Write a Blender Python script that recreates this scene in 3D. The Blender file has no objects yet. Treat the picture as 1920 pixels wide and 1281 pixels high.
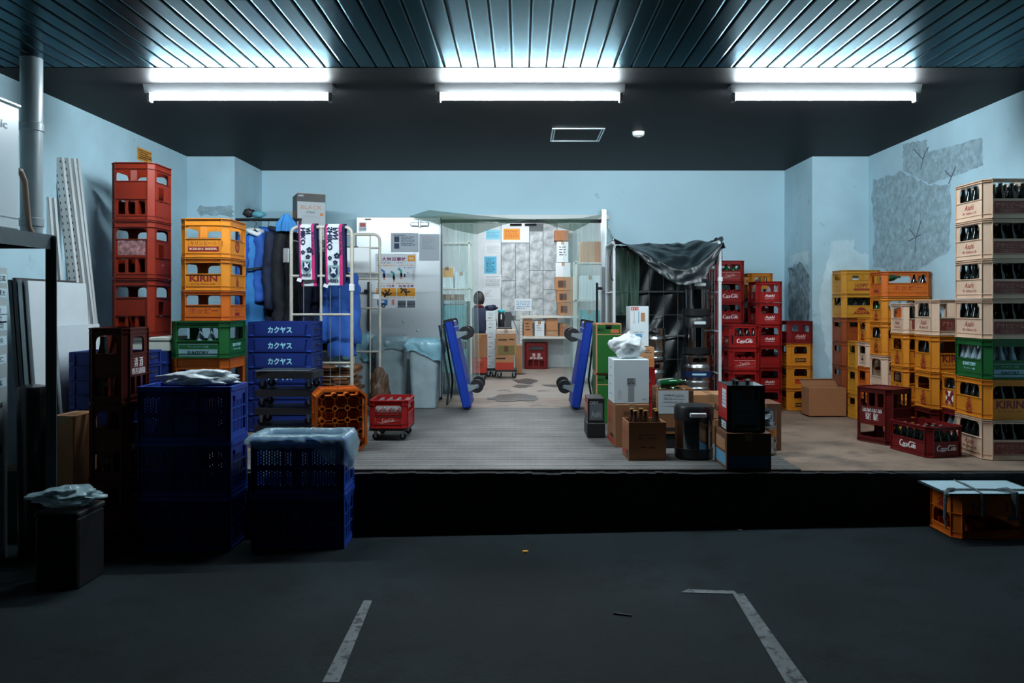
TUBE, TUBE2 = 315, 170
import bpy, bmesh, math, random
from mathutils import Vector, Matrix, noise
from mathutils.geometry import tessellate_polygon
random.seed(7)
SC = bpy.context.scene
COL = SC.collection
PI = math.pi

# ------------------------------------------------------------------ camera
# lens constants of the photograph (pixels of a 1920 x 1281 frame), camera 1.05 m above the platform
FPX, VX, VY, CAMZ = 1493.0, 977.0, 572.0, 1.05
def X(px, y): return (px - VX) * y / FPX          # metres across, of a picture column at depth y
def Z(py, y): return CAMZ - (py - VY) * y / FPX   # metres up, of a picture row at depth y
cam_d = bpy.data.cameras.new('camera')
cam = bpy.data.objects.new('camera', cam_d); COL.objects.link(cam)
cam_d.sensor_width = 36.0
cam_d.lens = FPX * 36.0 / 1920.0
cam_d.shift_x = -(VX - 960.0) / 1920.0
cam_d.shift_y = -(640.5 - VY) / 1920.0
cam_d.clip_start = 0.05
cam.location = (0, 0, CAMZ); cam.rotation_euler = (PI / 2, 0, 0)
SC.camera = cam
SC.view_settings.view_transform = 'Standard'
SC.view_settings.look = 'None'
SC.view_settings.exposure = 0.0
SC.view_settings.gamma = 1.0
w = bpy.data.worlds.new('night'); SC.world = w; w.use_nodes = True
w.node_tree.nodes['Background'].inputs[0].default_value = (0.012, 0.02, 0.03, 1)
w.node_tree.nodes['Background'].inputs[1].default_value = 0.10

# ------------------------------------------------------------------ materials
MATS = {}
def mat(name, rgb, rough=0.5, metal=0.0, var=0.0, vscale=8.0, emit=0.0, trans=0.0, alpha=1.0, bump=0.0, bscale=60.0, spec=0.5, ior=1.45, dirt=None, streak=False, tint=None):
    if name in MATS: return MATS[name]
    m = bpy.data.materials.new(name); m.use_nodes = True
    nt = m.node_tree; b = nt.nodes['Principled BSDF']
    b.inputs['Base Color'].default_value = (*rgb, 1)
    b.inputs['Roughness'].default_value = rough
    b.inputs['Metallic'].default_value = metal
    b.inputs['Specular IOR Level'].default_value = spec
    b.inputs['IOR'].default_value = ior
    b.inputs['Transmission Weight'].default_value = trans
    b.inputs['Alpha'].default_value = alpha
    if tint: b.inputs['Specular Tint'].default_value = (*tint, 1)
    if emit:
        b.inputs['Emission Color'].default_value = (*rgb, 1)
        b.inputs['Emission Strength'].default_value = emit
    tc = nt.nodes.new('ShaderNodeTexCoord')
    if var > 0 or dirt:
        n = nt.nodes.new('ShaderNodeTexNoise'); n.inputs['Scale'].default_value = vscale
        n.inputs['Detail'].default_value = 6
        if streak:
            mp = nt.nodes.new('ShaderNodeMapping'); mp.inputs['Scale'].default_value = (1, 1, 0.18)
            nt.links.new(tc.outputs['Object'], mp.inputs[0]); nt.links.new(mp.outputs[0], n.inputs['Vector'])
        else:
            nt.links.new(tc.outputs['Object'], n.inputs['Vector'])
        r = nt.nodes.new('ShaderNodeValToRGB')
        r.color_ramp.elements[0].position = 0.3; r.color_ramp.elements[1].position = 0.7
        d = tuple(c * (1 - var) for c in rgb); l = tuple(min(1, c * (1 + var)) for c in rgb)
        r.color_ramp.elements[0].color = (*d, 1); r.color_ramp.elements[1].color = (*l, 1)
        nt.links.new(n.outputs['Fac'], r.inputs[0])
        out = r.outputs[0]
        if dirt:
            dc, dscale, lo, hi = dirt
            n2 = nt.nodes.new('ShaderNodeTexNoise'); n2.inputs['Scale'].default_value = dscale
            n2.inputs['Detail'].default_value = 10; n2.inputs['Roughness'].default_value = 0.7
            nt.links.new(tc.outputs['Object'], n2.inputs['Vector'])
            mr = nt.nodes.new('ShaderNodeMapRange'); mr.inputs[1].default_value = lo; mr.inputs[2].default_value = hi
            nt.links.new(n2.outputs['Fac'], mr.inputs[0])
            mx = nt.nodes.new('ShaderNodeMix'); mx.data_type = 'RGBA'
            nt.links.new(mr.outputs[0], mx.inputs[0]); nt.links.new(out, mx.inputs[6])
            mx.inputs[7].default_value = (*dc, 1)
            out = mx.outputs[2]
        nt.links.new(out, b.inputs['Base Color'])
    if bump > 0:
        n3 = nt.nodes.new('ShaderNodeTexNoise'); n3.inputs['Scale'].default_value = bscale; n3.inputs['Detail'].default_value = 4
        nt.links.new(tc.outputs['Object'], n3.inputs['Vector'])
        bp = nt.nodes.new('ShaderNodeBump'); bp.inputs['Strength'].default_value = bump; bp.inputs['Distance'].default_value = 0.01
        nt.links.new(n3.outputs['Fac'], bp.inputs['Height']); nt.links.new(bp.outputs[0], b.inputs['Normal'])
    MATS[name] = m
    return m
def clear_film(name, rgb, opacity, rough=0.08):
    """thin clear plastic: lets light straight through, with a tinted glossy skin"""
    if name in MATS: return MATS[name]
    m = bpy.data.materials.new(name); m.use_nodes = True
    nt = m.node_tree; nt.nodes.remove(nt.nodes['Principled BSDF']); out = nt.nodes['Material Output']
    t = nt.nodes.new('ShaderNodeBsdfTransparent'); t.inputs[0].default_value = (*[0.55 + 0.45 * c for c in rgb], 1)
    p = nt.nodes.new('ShaderNodeBsdfPrincipled'); p.inputs['Base Color'].default_value = (*rgb, 1); p.inputs['Roughness'].default_value = rough
    mx = nt.nodes.new('ShaderNodeMixShader'); mx.inputs[0].default_value = opacity
    nt.links.new(t.outputs[0], mx.inputs[1]); nt.links.new(p.outputs[0], mx.inputs[2]); nt.links.new(mx.outputs[0], out.inputs[0])
    MATS[name] = m
    return m

# ------------------------------------------------------------------ mesh builder
I4 = Matrix.Identity(4)
FRONT = Matrix(((1, 0, 0, 0), (0, 0, -1, 0), (0, 1, 0, 0), (0, 0, 0, 1)))      # (u,v,w) -> x=u, z=v, y=-w : a face looking at -y
def face_m(side, hx, hy):
    """matrix of a box side: u runs along it, v up, w outwards"""
    a = {'front': 0, 'right': PI / 2, 'back': PI, 'left': -PI / 2}[side]
    d = hy if side in ('front', 'back') else hx
    return Matrix.Rotation(a, 4, 'Z') @ Matrix.Translation((0, -d, 0)) @ FRONT
def rrect(x0, x1, y0, y1, r=0.0, n=3, rb=None):
    rb = r if rb is None else rb
    pts = []
    for cx, cy, rr, a0 in ((x0, y0, rb, PI), (x1, y0, rb, 1.5 * PI), (x1, y1, r, 0), (x0, y1, r, PI / 2)):
        ox = cx + (rr if cx == x0 else -rr); oy = cy + (rr if cy == y0 else -rr)
        if rr <= 0: pts.append((cx, cy)); continue
        for i in range(n + 1):
            a = a0 + PI / 2 * i / n
            pts.append((ox + rr * math.cos(a), oy + rr * math.sin(a)))
    return pts
def circle(cx, cy, r, n=16, ry=None): return [(cx + r * math.cos(2 * PI * i / n), cy + (ry or r) * math.sin(2 * PI * i / n)) for i in range(n)]
class MB:
    def __init__(s): s.bm = bmesh.new(); s.mats = []; s.mi = 0
    def use(s, m):
        if m not in s.mats: s.mats.append(m)
        s.mi = s.mats.index(m); return s
    def f(s, vs):
        try:
            fc = s.bm.faces.new(vs); fc.material_index = s.mi; return fc
        except ValueError: return None
    def v(s, p): return s.bm.verts.new(p)
    def box(s, x0, x1, y0, y1, z0, z1, M=I4, bevel=0.0):
        vs = [s.v(M @ Vector((x, y, z))) for z in (z0, z1) for y in (y0, y1) for x in (x0, x1)]
        fs = [s.f([vs[i] for i in q]) for q in ((0, 2, 3, 1), (4, 5, 7, 6), (0, 1, 5, 4), (2, 6, 7, 3), (0, 4, 6, 2), (1, 3, 7, 5))]
        if bevel > 0:
            es = list({e for fc in fs for e in fc.edges})
            bmesh.ops.bevel(s.bm, geom=es, offset=bevel, segments=1, affect='EDGES')
        return s
    def plate(s, loops, t, M=I4, w=0.0):
        """flat plate with holes: loops[0] the outline, the rest holes; from w back to w - t"""
        tri = tessellate_polygon([[Vector((p[0], p[1], 0)) for p in l] for l in loops])
        flat = [p for l in loops for p in l]
        A = [s.v(M @ Vector((p[0], p[1], w))) for p in flat]
        B = [s.v(M @ Vector((p[0], p[1], w - t))) for p in flat]
        for a, b, c in tri:
            pa, pb, pc = flat[a], flat[b], flat[c]
            if (pb[0] - pa[0]) * (pc[1] - pa[1]) - (pb[1] - pa[1]) * (pc[0] - pa[0]) < 0: b, c = c, b
            s.f((A[a], A[b], A[c])); s.f((B[a], B[c], B[b]))
        k = 0
        for l in loops:
            n = len(l)
            for i in range(n):
                j = (i + 1) % n
                s.f((A[k + i], B[k + i], B[k + j], A[k + j]))
            k += n
        return s
    def lathe(s, prof, n=16, M=I4, cap=True):
        rings = []
        for r, z in prof:
            rings.append([s.v(M @ Vector((r * math.cos(2 * PI * i / n), r * math.sin(2 * PI * i / n), z))) for i in range(n)])
        for a, b in zip(rings, rings[1:]):
            for i in range(n):
                s.f((a[i], a[(i + 1) % n], b[(i + 1) % n], b[i]))
        if cap: s.f(list(reversed(rings[0]))); s.f(rings[-1])
        return s
    def rod(s, p0, p1, r, n=8, r1=None):
        p0, p1 = Vector(p0), Vector(p1); d = p1 - p0
        M = Matrix.Translation(p0) @ d.to_track_quat('Z', 'Y').to_matrix().to_4x4()
        return s.lathe(((r, 0), (r if r1 is None else r1, d.length)), n, M)
    def tube(s, pts, r, n=8, close=False):
        pts = [Vector(p) for p in pts]; rings = []
        N = len(pts); up = None
        for i, p in enumerate(pts):
            a = pts[i - 1] if (i > 0 or close) else p; b = pts[(i + 1) % N] if (i < N - 1 or close) else p
            d = (b - a).normalized()
            if up is None: up = d.orthogonal().normalized()
            up = (up - d * up.dot(d)); up = up.normalized() if up.length > 1e-6 else d.orthogonal().normalized()
            sd = d.cross(up)
            rr = r[i] if isinstance(r, (list, tuple)) else r
            rings.append([s.v(p + (up * math.cos(2 * PI * k / n) + sd * math.sin(2 * PI * k / n)) * rr) for k in range(n)])
        for i in range(N if close else N - 1):
            a, b = rings[i], rings[(i + 1) % N]
            for k in range(n): s.f((a[k], a[(k + 1) % n], b[(k + 1) % n], b[k]))
        if not close: s.f(list(reversed(rings[0]))); s.f(rings[-1])
        return s
    def grid(s, fn, nu, nv, closeu=False):
        """surface fn(u, v) -> point, u and v from 0 to 1"""
        g = [[s.v(fn(i / nu, j / nv)) for j in range(nv + 1)] for i in range(nu if closeu else nu + 1)]
        for i in range(nu):
            for j in range(nv):
                k = (i + 1) % len(g)
                s.f((g[i][j], g[k][j], g[k][j + 1], g[i][j + 1]))
        return s
    def cells(s, us, vs, skip, M=I4):
        """sheet divided at us and vs, leaving out the cells that skip(i, j) names"""
        g = [[s.v(M @ Vector((u, v, 0))) for v in vs] for u in us]
        for i in range(len(us) - 1):
            for j in range(len(vs) - 1):
                if not skip(i, j): s.f((g[i][j], g[i + 1][j], g[i + 1][j + 1], g[i][j + 1]))
        return s
    def crumple(s, a, f, seed=0.0):
        s.bm.normal_update()
        for v in s.bm.verts: v.co += v.normal * a * (noise.noise(v.co * f + Vector((seed, 0, 0))) + .6 * abs(noise.noise(v.co * f * 2.3 + Vector((0, seed, 0)))) - .2)
        return s
    def mesh(s, name, m=None, smooth=False):
        bmesh.ops.recalc_face_normals(s.bm, faces=s.bm.faces)
        me = bpy.data.meshes.new(name); s.bm.to_mesh(me); s.bm.free()
        if smooth:
            for p in me.polygons: p.use_smooth = True
        if smooth and smooth is not True:
            me.set_sharp_from_angle(angle=math.radians(smooth))
        for k in (s.mats or [m]): me.materials.append(k)
        return me
    def build(s, name, m=None, parent=None, smooth=False, loc=(0, 0, 0), rot=(0, 0, 0)):
        o = bpy.data.objects.new(name, s.mesh(name, m, smooth)); COL.objects.link(o)
        o.location = loc; o.rotation_euler = rot
        if parent is not None: o.parent = parent
        return o
def root(name, label, cat, loc, rz=0.0, group=None, rot=None):
    o = bpy.data.objects.new(name, None); COL.objects.link(o); o.empty_display_size = 0.05
    o.location = loc; o.rotation_euler = rot or (0, 0, rz)
    return tag(o, label, cat, group)
def tag(o, label, cat, group=None, kind=None):
    o['label'] = label; o['category'] = cat
    if group: o['group'] = group
    if kind: o['kind'] = kind
    return o
def struct(o, label=None):
    o['kind'] = 'structure'
    if label: o['label'] = label
    return o
def part(name, me, parent, M=None, label=None):
    o = bpy.data.objects.new(name, me); COL.objects.link(o); o.parent = parent
    if M is not None: o.matrix_local = M
    if label: o['label'] = label
    return o
def dup(r, loc, rot, label, group=None):
    """a copy of a thing with copies of its parts and sub-parts"""
    c = r.copy(); COL.objects.link(c); c.location = loc; c.rotation_euler = rot
    c['label'] = label
    if group: c['group'] = group
    def kids(a, b):
        for ch in list(a.children):
            d = ch.copy(); COL.objects.link(d); d.parent = b; kids(ch, d)
    kids(r, c)
    return c

# ------------------------------------------------------------------ lettering
TXT = {}
def text_mesh(txt, h, m, bold=0.0, shear=0.0, sx=1.0, spacing=1.0, depth=0.0008, align='CENTER', fit=None):
    """mesh of a line of writing, capital height about h, centred on the origin in the xy plane"""
    key = (txt, h, m.name, bold, shear, sx, spacing, align, fit)
    if key in TXT: return TXT[key]
    cu = bpy.data.curves.new('lettering', 'FONT'); cu.body = txt
    cu.size = 1.0; cu.resolution_u = 2; cu.offset = bold; cu.shear = shear; cu.space_character = spacing
    cu.extrude = 0.0005; cu.align_x = 'LEFT'
    ob = bpy.data.objects.new('lettering', cu); COL.objects.link(ob)
    dg = bpy.context.evaluated_depsgraph_get()
    me = bpy.data.meshes.new_from_object(ob.evaluated_get(dg), depsgraph=dg)
    bpy.data.objects.remove(ob); bpy.data.curves.remove(cu)
    if len(me.vertices):
        xs = [v.co.x for v in me.vertices]; ys = [v.co.y for v in me.vertices]
        kx = ky = h / max(1e-6, max(ys) - min(ys))
        kx *= sx
        if fit: kx = fit / max(1e-6, max(xs) - min(xs))
        x0 = {'CENTER': (max(xs) + min(xs)) / 2, 'LEFT': min(xs), 'RIGHT': max(xs)}[align]; y0 = (max(ys) + min(ys)) / 2
        for v in me.vertices:
            v.co.x = (v.co.x - x0) * kx; v.co.y = (v.co.y - y0) * ky; v.co.z = depth if v.co.z > 0 else -0.0002
    me.materials.clear(); me.materials.append(m)
    for p in me.polygons: p.material_index = 0
    me.name = 'lettering'
    TXT[key] = me
    return me
def write(txt, h, m, parent, M, name='lettering', **k):
    return part(name, text_mesh(txt, h, m, **k), parent, M)
def wp(x, y, z, face='front', rz=0.0):
    """place writing at a point, facing front (-y), left (-x), right (+x) or up"""
    a = {'front': 0, 'right': PI / 2, 'back': PI, 'left': -PI / 2}
    if face == 'up': return Matrix.Translation((x, y, z)) @ Matrix.Rotation(rz, 4, 'Z')
    return Matrix.Translation((x, y, z)) @ Matrix.Rotation(a[face], 4, 'Z') @ FRONT @ Matrix.Rotation(rz, 4, 'Z')
def strokes_mesh(name, lines, w, m, depth=0.001):
    """pen strokes as flat ribbons in the xy plane"""
    b = MB()
    for kk, ln in enumerate(lines):
        ws = w; dz = depth + .00025 * kk
        P = [Vector((p[0], p[1], 0)) for p in ln]
        L, R = [], []
        for i, p in enumerate(P):
            d = (P[min(i + 1, len(P) - 1)] - P[max(i - 1, 0)]).normalized(); nn = Vector((-d.y, d.x, 0))
            k = (ln[i][2] if len(ln[i]) > 2 else 1.0) * ws / 2
            L.append(p + nn * k); R.append(p - nn * k)
        va = [b.v(q + Vector((0, 0, dz))) for q in L]; vb = [b.v(q + Vector((0, 0, dz))) for q in R]
        for i in range(len(P) - 1): b.f((va[i], vb[i], vb[i + 1], va[i + 1]))
    me = b.mesh(name, m)
    return me
def arc(cx, cy, rx, ry, a0, a1, n=10, w0=1.0, w1=1.0, sh=0.0):
    out = []
    for i in range(n + 1):
        t = i / n; a = math.radians(a0 + (a1 - a0) * t)
        x = cx + rx * math.cos(a); y = cy + ry * math.sin(a)
        out.append((x + sh * y, y, w0 + (w1 - w0) * math.sin(PI * t)))
    return out
# ------------------------------------------------------------------ the setting
EDGE, BACK, PILY, SLOPE, GZ0 = 5.009, 8.887, 8.041, 0.0189, -0.3763
LW, RW, CEIL = -3.372, 3.51, 2.55
def gz(x): return GZ0 + SLOPE * x
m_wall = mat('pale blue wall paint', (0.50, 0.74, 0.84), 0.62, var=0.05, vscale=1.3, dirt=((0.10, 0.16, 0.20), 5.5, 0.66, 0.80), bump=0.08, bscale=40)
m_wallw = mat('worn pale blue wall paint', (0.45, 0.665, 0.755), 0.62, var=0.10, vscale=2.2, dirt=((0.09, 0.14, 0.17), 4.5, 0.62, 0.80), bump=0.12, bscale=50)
m_ceil = mat('dark brown ceiling paint', (0.009, 0.0085, 0.009), 0.5, var=0.1, vscale=2, spec=0.05)
m_soff = mat('brown metal soffit slats', (0.017, 0.022, 0.026), 0.235, metal=1.0, tint=(0.53, 0.68, 0.74), var=0.06, vscale=1.5)
m_gap = mat('dark recess', (0.01, 0.01, 0.011), 0.8)
m_deck = mat('grey ribbed matting', (0.125, 0.122, 0.117), 0.6, var=0.28, vscale=3, bump=0.1, bscale=90)
m_conc = mat('brownish concrete', (0.27, 0.19, 0.14), 0.55, var=0.22, vscale=2.2, dirt=((0.085, 0.07, 0.058), 2.6, 0.48, 0.68), bump=0.1)
m_store = mat('beige store floor', (0.33, 0.28, 0.24), 0.42, var=0.12, vscale=2.5, dirt=((0.09, 0.09, 0.09), 1.6, 0.60, 0.64))
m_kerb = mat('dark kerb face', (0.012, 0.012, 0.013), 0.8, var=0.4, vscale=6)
m_asph = mat('dark asphalt', (0.0080, 0.0150, 0.0178), 0.85, spec=0.22, var=0.5, vscale=1.3, bump=0.35, bscale=120, dirt=((0.0036, 0.0062, 0.0075), 2.6, 0.46, 0.66))
m_line = mat('worn white road paint', (0.13, 0.15, 0.155), 0.8, var=0.25, vscale=9, dirt=((0.025, 0.028, 0.03), 22, 0.52, 0.60))
m_white = mat('white enamel', (0.75, 0.78, 0.78), 0.35)
m_inwall = mat('white store wall', (0.60, 0.66, 0.68), 0.6, var=0.05)

b = MB()
b.grid(lambda u, v: Vector((-7 + 14 * u, 0.3 + (EDGE - 0.3) * v, gz(-7 + 14 * u))), 14, 8)
struct(b.build('ground', m_asph))
# platform: slab with a chipped nosing, rubber matting in the middle
b = MB()
b.box(LW, RW, EDGE + 0.06, BACK + 0.12, -0.5, -0.004)
struct(b.build('floor', m_conc))
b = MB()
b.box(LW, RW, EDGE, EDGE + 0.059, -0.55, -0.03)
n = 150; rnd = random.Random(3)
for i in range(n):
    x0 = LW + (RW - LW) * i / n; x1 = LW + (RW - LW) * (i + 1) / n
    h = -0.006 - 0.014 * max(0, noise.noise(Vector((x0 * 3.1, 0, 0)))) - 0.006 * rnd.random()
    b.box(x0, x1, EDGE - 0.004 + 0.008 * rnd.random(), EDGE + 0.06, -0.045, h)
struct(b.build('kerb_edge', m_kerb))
b = MB(); b.use(m_deck)
x0, x1 = -1.95, 1.78; yy = EDGE + 0.055
while yy < 8.08:
    b.box(x0, x1, yy, min(yy + 0.0288, 8.09), -0.004, 0.004 + 0.002 * rnd.random()); yy += 0.03
k = x0
while k < x1:
    b.box(k, k + 0.006, EDGE + 0.055, 8.09, -0.003, 0.0052); k += 0.052
o = b.build('floor_matting', m_deck); struct(o)
b = MB(); b.box(-2.6, 2.7, BACK + 0.12, 13.5, -0.3, -0.003)
struct(b.build('floor_store', m_store))
# damp patches on the store floor and threshold
m_damp = mat('damp grey patch', (0.055, 0.06, 0.06), 0.3, var=0.2)
for cx, cy, rx, ry in ((965, 747, 62, 9), (985, 715, 30, 5.5), (978, 724, 22, 3.5), (1040, 723, 30, 3), (975, 701, 16, 2)):
    yc = CAMZ * FPX / (cy - VY); ya = CAMZ * FPX / (cy + ry - VY); yb = CAMZ * FPX / (cy - ry - VY)
    b = MB(); rr = random.Random(cx)
    pts = []
    for i in range(26):
        a = 2 * PI * i / 26; k = 0.75 + 0.45 * noise.noise(Vector((math.cos(a) * 1.6 + cx, math.sin(a) * 1.6, cy)))
        pts.append((X(cx, yc) + rx * yc / FPX * k * math.cos(a), (ya + yb) / 2 + (yb - ya) / 2 * k * math.sin(a)))
    b.plate([pts], 0.002, I4, 0.0)
    struct(b.build('floor_stain', m_damp))

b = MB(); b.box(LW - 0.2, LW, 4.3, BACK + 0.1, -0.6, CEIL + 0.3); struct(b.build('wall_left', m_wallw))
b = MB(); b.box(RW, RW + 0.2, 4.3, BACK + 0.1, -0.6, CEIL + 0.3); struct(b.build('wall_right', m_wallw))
DX0, DX1, DZ = X(828, BACK), X(1133, BACK), Z(412, BACK)
b = MB()
b.box(LW, DX0, BACK, BACK + 0.12, -0.3, CEIL + 0.2); b.box(DX1, RW, BACK, BACK + 0.12, -0.3, CEIL + 0.2); b.box(DX0, DX1, BACK, BACK + 0.12, DZ, CEIL + 0.2)
struct(b.build('wall_back', m_wall))
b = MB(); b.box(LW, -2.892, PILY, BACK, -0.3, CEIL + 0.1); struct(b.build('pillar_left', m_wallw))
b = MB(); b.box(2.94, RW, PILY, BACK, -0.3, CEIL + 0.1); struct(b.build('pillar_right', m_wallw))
b = MB(); b.box(LW - 0.2, RW + 0.2, 5.034, BACK + 0.1, CEIL, CEIL + 0.15); struct(b.build('ceiling', m_ceil))
# worn patches, smudges and scratched marks on the side wall and pillars
m_wear = mat('scuffed grey wall', (0.27, 0.385, 0.44), 0.75, var=0.22, vscale=22, dirt=((0.40, 0.58, 0.66), 14, 0.46, 0.66))
m_smut = mat('sooty smudge', (0.17, 0.24, 0.28), 0.75, var=0.4, vscale=10, dirt=((0.40, 0.59, 0.67), 9, 0.46, 0.64))
m_bare = mat('pale bare plaster', (0.58, 0.76, 0.83), 0.75, var=0.12, vscale=5)
m_mark = mat('dark scratch', (0.10, 0.13, 0.16), 0.8)
def rw(px, py): y = 5240.0 / (px - VX); return Vector((RW - 0.0015, y, Z(py, y)))
def pf(px, py): return Vector((X(px, PILY - .0015), PILY - .0015, Z(py, PILY - .0015)))
def ps(px, py): y = 2.9385 * FPX / (px - VX); return Vector((2.9385, y, Z(py, y)))
def blot(fn, poly, m, seed, rag=2.0):
    R = random.Random(seed); pts = []
    for i, a in enumerate(poly):
        c = poly[(i + 1) % len(poly)]
        for k in range(10): t = k / 10; pts.append((a[0] + (c[0] - a[0]) * t + R.uniform(-rag, rag), a[1] + (c[1] - a[1]) * t + R.uniform(-rag, rag)))
    b = MB(); tri = tessellate_polygon([[Vector((p[0], p[1], 0)) for p in pts]]); vs = [b.v(fn(*p)) for p in pts]
    for t in tri: b.f([vs[k] for k in t])
    struct(b.build('wall_patch', m))
blot(rw, [(1694, 270), (1738, 262), (1740, 285), (1842, 258), (1843, 310), (1790, 330), (1742, 345), (1694, 320)], m_wear, 1, 1.5)
blot(rw, [(1634, 340), (1690, 322), (1742, 346), (1782, 345), (1780, 470), (1700, 520), (1640, 500)], m_wear, 2, 3)
blot(pf, [(1560, 452), (1600, 450), (1602, 470), (1628, 476), (1628, 700), (1562, 720), (1545, 640), (1535, 560)], m_bare, 3, 3)
blot(ps, [(1478, 505), (1500, 490), (1518, 520), (1517, 600), (1505, 620), (1480, 615)], m_smut, 4, 2)
blot(ps, [(1482, 478), (1515, 470), (1518, 500), (1500, 488), (1480, 498)], m_bare, 5, 1.5)
blot(lambda px, py: Vector((X(px, PILY - .0015), PILY - .0015, Z(py, PILY - .0015))), [(370, 386), (436, 386), (437, 405), (372, 404)], m_wear, 6, 3)
for seed, L_ in ((0, [[(1714, 280), (1730, 298), (1741, 276)], [(1733, 292), (1727, 318)]]), (1, [[(1772, 320), (1784, 332), (1793, 312)], [(1785, 330), (1779, 345)]]), (2, [[(1706, 430), (1718, 446), (1727, 415)], [(1718, 446), (1716, 475)], [(1704, 452), (1727, 440)]])):
    b = MB()
    for l in L_:
        for a, c in zip(l, l[1:]): b.tube([rw(*a), rw(*c)], .0045, 5)
    struct(b.build('wall_mark', m_mark))
# soffit of narrow metal slats running towards the viewer
b = MB(); b.use(m_soff); p = 0.107; k = -4.55
while k < 4.6:
    q = [(k + 0.004, 0.012), (k + 0.006, 0.002), (k + 0.014, 0.0), (k + p - 0.014, 0.0), (k + p - 0.006, 0.002), (k + p - 0.004, 0.012)]
    va = [b.v((x, 1.2, CEIL + z)) for x, z in q]; vb = [b.v((x, 5.02, CEIL + z)) for x, z in q]
    for i in range(5): b.f((va[i], va[i + 1], vb[i + 1], vb[i]))
    k += p
b.use(m_gap); b.box(-4.6, 4.6, 1.2, 5.03, CEIL + 0.013, CEIL + 0.1)
struct(b.build('ceiling_soffit'))
# store room shell behind the doorway
b = MB()
b.box(-2.7, 2.7, 13.5, 13.6, -0.2, 2.6); struct(b.build('wall_store_back', m_inwall))
b = MB(); b.box(-2.7, -2.6, BACK + 0.12, 13.5, -0.2, 2.6); struct(b.build('wall_store_left', m_inwall))
b = MB(); b.box(2.6, 2.7, BACK + 0.12, 13.5, -0.2, 2.6); struct(b.build('wall_store_right', m_inwall))
b = MB(); b.box(-2.7, 2.7, BACK + 0.12, 13.6, 2.45, 2.6); struct(b.build('ceiling_store', m_inwall))
# kerb-side road paint
def gp(px, py):
    y = (CAMZ - GZ0) / ((py - VY) / FPX + SLOPE * (px - VX) / FPX)
    x = (px - VX) * y / FPX
    return Vector((x, y, gz(x) + 0.003))
for quad in ([(682, 1127), (698, 1127), (636, 1281), (604, 1281)], [(1290, 1106), (1376, 1109), (1384, 1115), (1276, 1112)], [(1374, 1115), (1394, 1114), (1520, 1290), (1478, 1290)]):
    P = [gp(*q) for q in quad]; b = MB()
    b.grid(lambda u, v: (P[0].lerp(P[1], u)).lerp(P[3].lerp(P[2], u), v) + Vector((0, 0, 0)), 2, 6)
    struct(b.build('ground_marking', m_line))

# ------------------------------------------------------------------ fluorescent lamps
m_tube = mat('lit fluorescent tube', (0.80, 0.93, 1.0), 0.4, emit=TUBE)
m_fix = mat('white lamp housing', (0.70, 0.72, 0.72), 0.4)
m_sock = mat('grey lamp holder', (0.35, 0.36, 0.36), 0.5)
def lamp(x0, x1, y, z, label, group, mt):
    L = x1 - x0; r = root('ceiling_light', label, 'ceiling light', ((x0 + x1) / 2, y, z), group=group)
    b = MB(); h = L / 2 + 0.03
    q = [(-0.055, 0), (0.055, 0), (0.03, -0.052), (-0.03, -0.052)]
    va = [b.v((-h, a, c)) for a, c in q]; vb = [b.v((h, a, c)) for a, c in q]
    for i in range(4): b.f((va[i], va[(i + 1) % 4], vb[(i + 1) % 4], vb[i]))
    b.f(va); b.f(list(reversed(vb)))
    b.build('housing', m_fix, r)
    b = MB(); b.rod((-L / 2 + 0.012, -0.005, -0.082), (L / 2 - 0.012, -0.005, -0.082), 0.0165, 12)
    b.build('tube', mt, r, smooth=60)
    for sx in (-1, 1):
        b = MB(); b.box(sx * (L / 2 + 0.006) - 0.013, sx * (L / 2 + 0.006) + 0.013, -0.03, 0.022, -0.112, -0.05, bevel=0.005)
        b.build('lamp_holder', m_sock, r)
    return r
LY = 5.455
for x0, x1, t in ((283, 618, 'the one by the drain pipe'), (825, 1162, 'the middle one, before the hatch'), (1376, 1714, 'the one by the tall pale crate stack')):
    lamp(X(x0, LY), X(x1, LY), LY, CEIL - 0.0005, 'lit tube lamp on the dark ceiling, ' + t, 'tube lamps on the dark ceiling', m_tube)
m_tube2 = mat('lit store tube', (0.95, 0.97, 1.0), 0.4, emit=TUBE2)
for yy, t in ((10.0, 'just inside the doorway'), (12.0, 'towards the map wall')):
    lamp(-0.6, 0.6, yy, 2.4495, 'lit bare tube lamp on the white store room ceiling, ' + t, 'store room tube lamps', m_tube2)
# ceiling hatch and smoke detector
m_alu = mat('aluminium trim', (0.55, 0.60, 0.62), 0.3, metal=0.8)
ya, yb = 1.5 * FPX / (572 - 240), 1.5 * FPX / (572 - 264)
r = root('ceiling_hatch', 'square access hatch with a thin metal frame in the dark ceiling', 'hatch', (X(1081, (ya + yb) / 2), (ya + yb) / 2, CEIL))
hx, hy = 0.225, (yb - ya) / 2
b = MB(); b.plate([rrect(-hx, hx, -hy, hy), rrect(-hx + 0.012, hx - 0.012, -hy + 0.012, hy - 0.012)], 0.008, I4, 0.0)
b.plate([rrect(-hx + 0.02, hx - 0.02, -hy + 0.02, hy - 0.02), rrect(-hx + 0.03, hx - 0.03, -hy + 0.03, hy - 0.03)], 0.006, I4, 0.0)
b.build('frame', m_alu, r)
b = MB(); b.box(-hx + 0.03, hx - 0.03, -hy + 0.03, hy - 0.03, -0.004, 0.0); b.build('panel', m_ceil, r)
yd = 1.47 * FPX / (572 - 254)
b = MB(); b.lathe(((0.03, 0), (0.052, 0), (0.052, -0.018), (0.044, -0.034), (0.03, -0.04), (0.012, -0.042)), 24)
r = root('smoke_detector', 'small round white smoke detector on the dark ceiling', 'smoke detector', (X(1197, yd), yd, CEIL))
b.build('housing', m_white, r, smooth=40)
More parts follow.
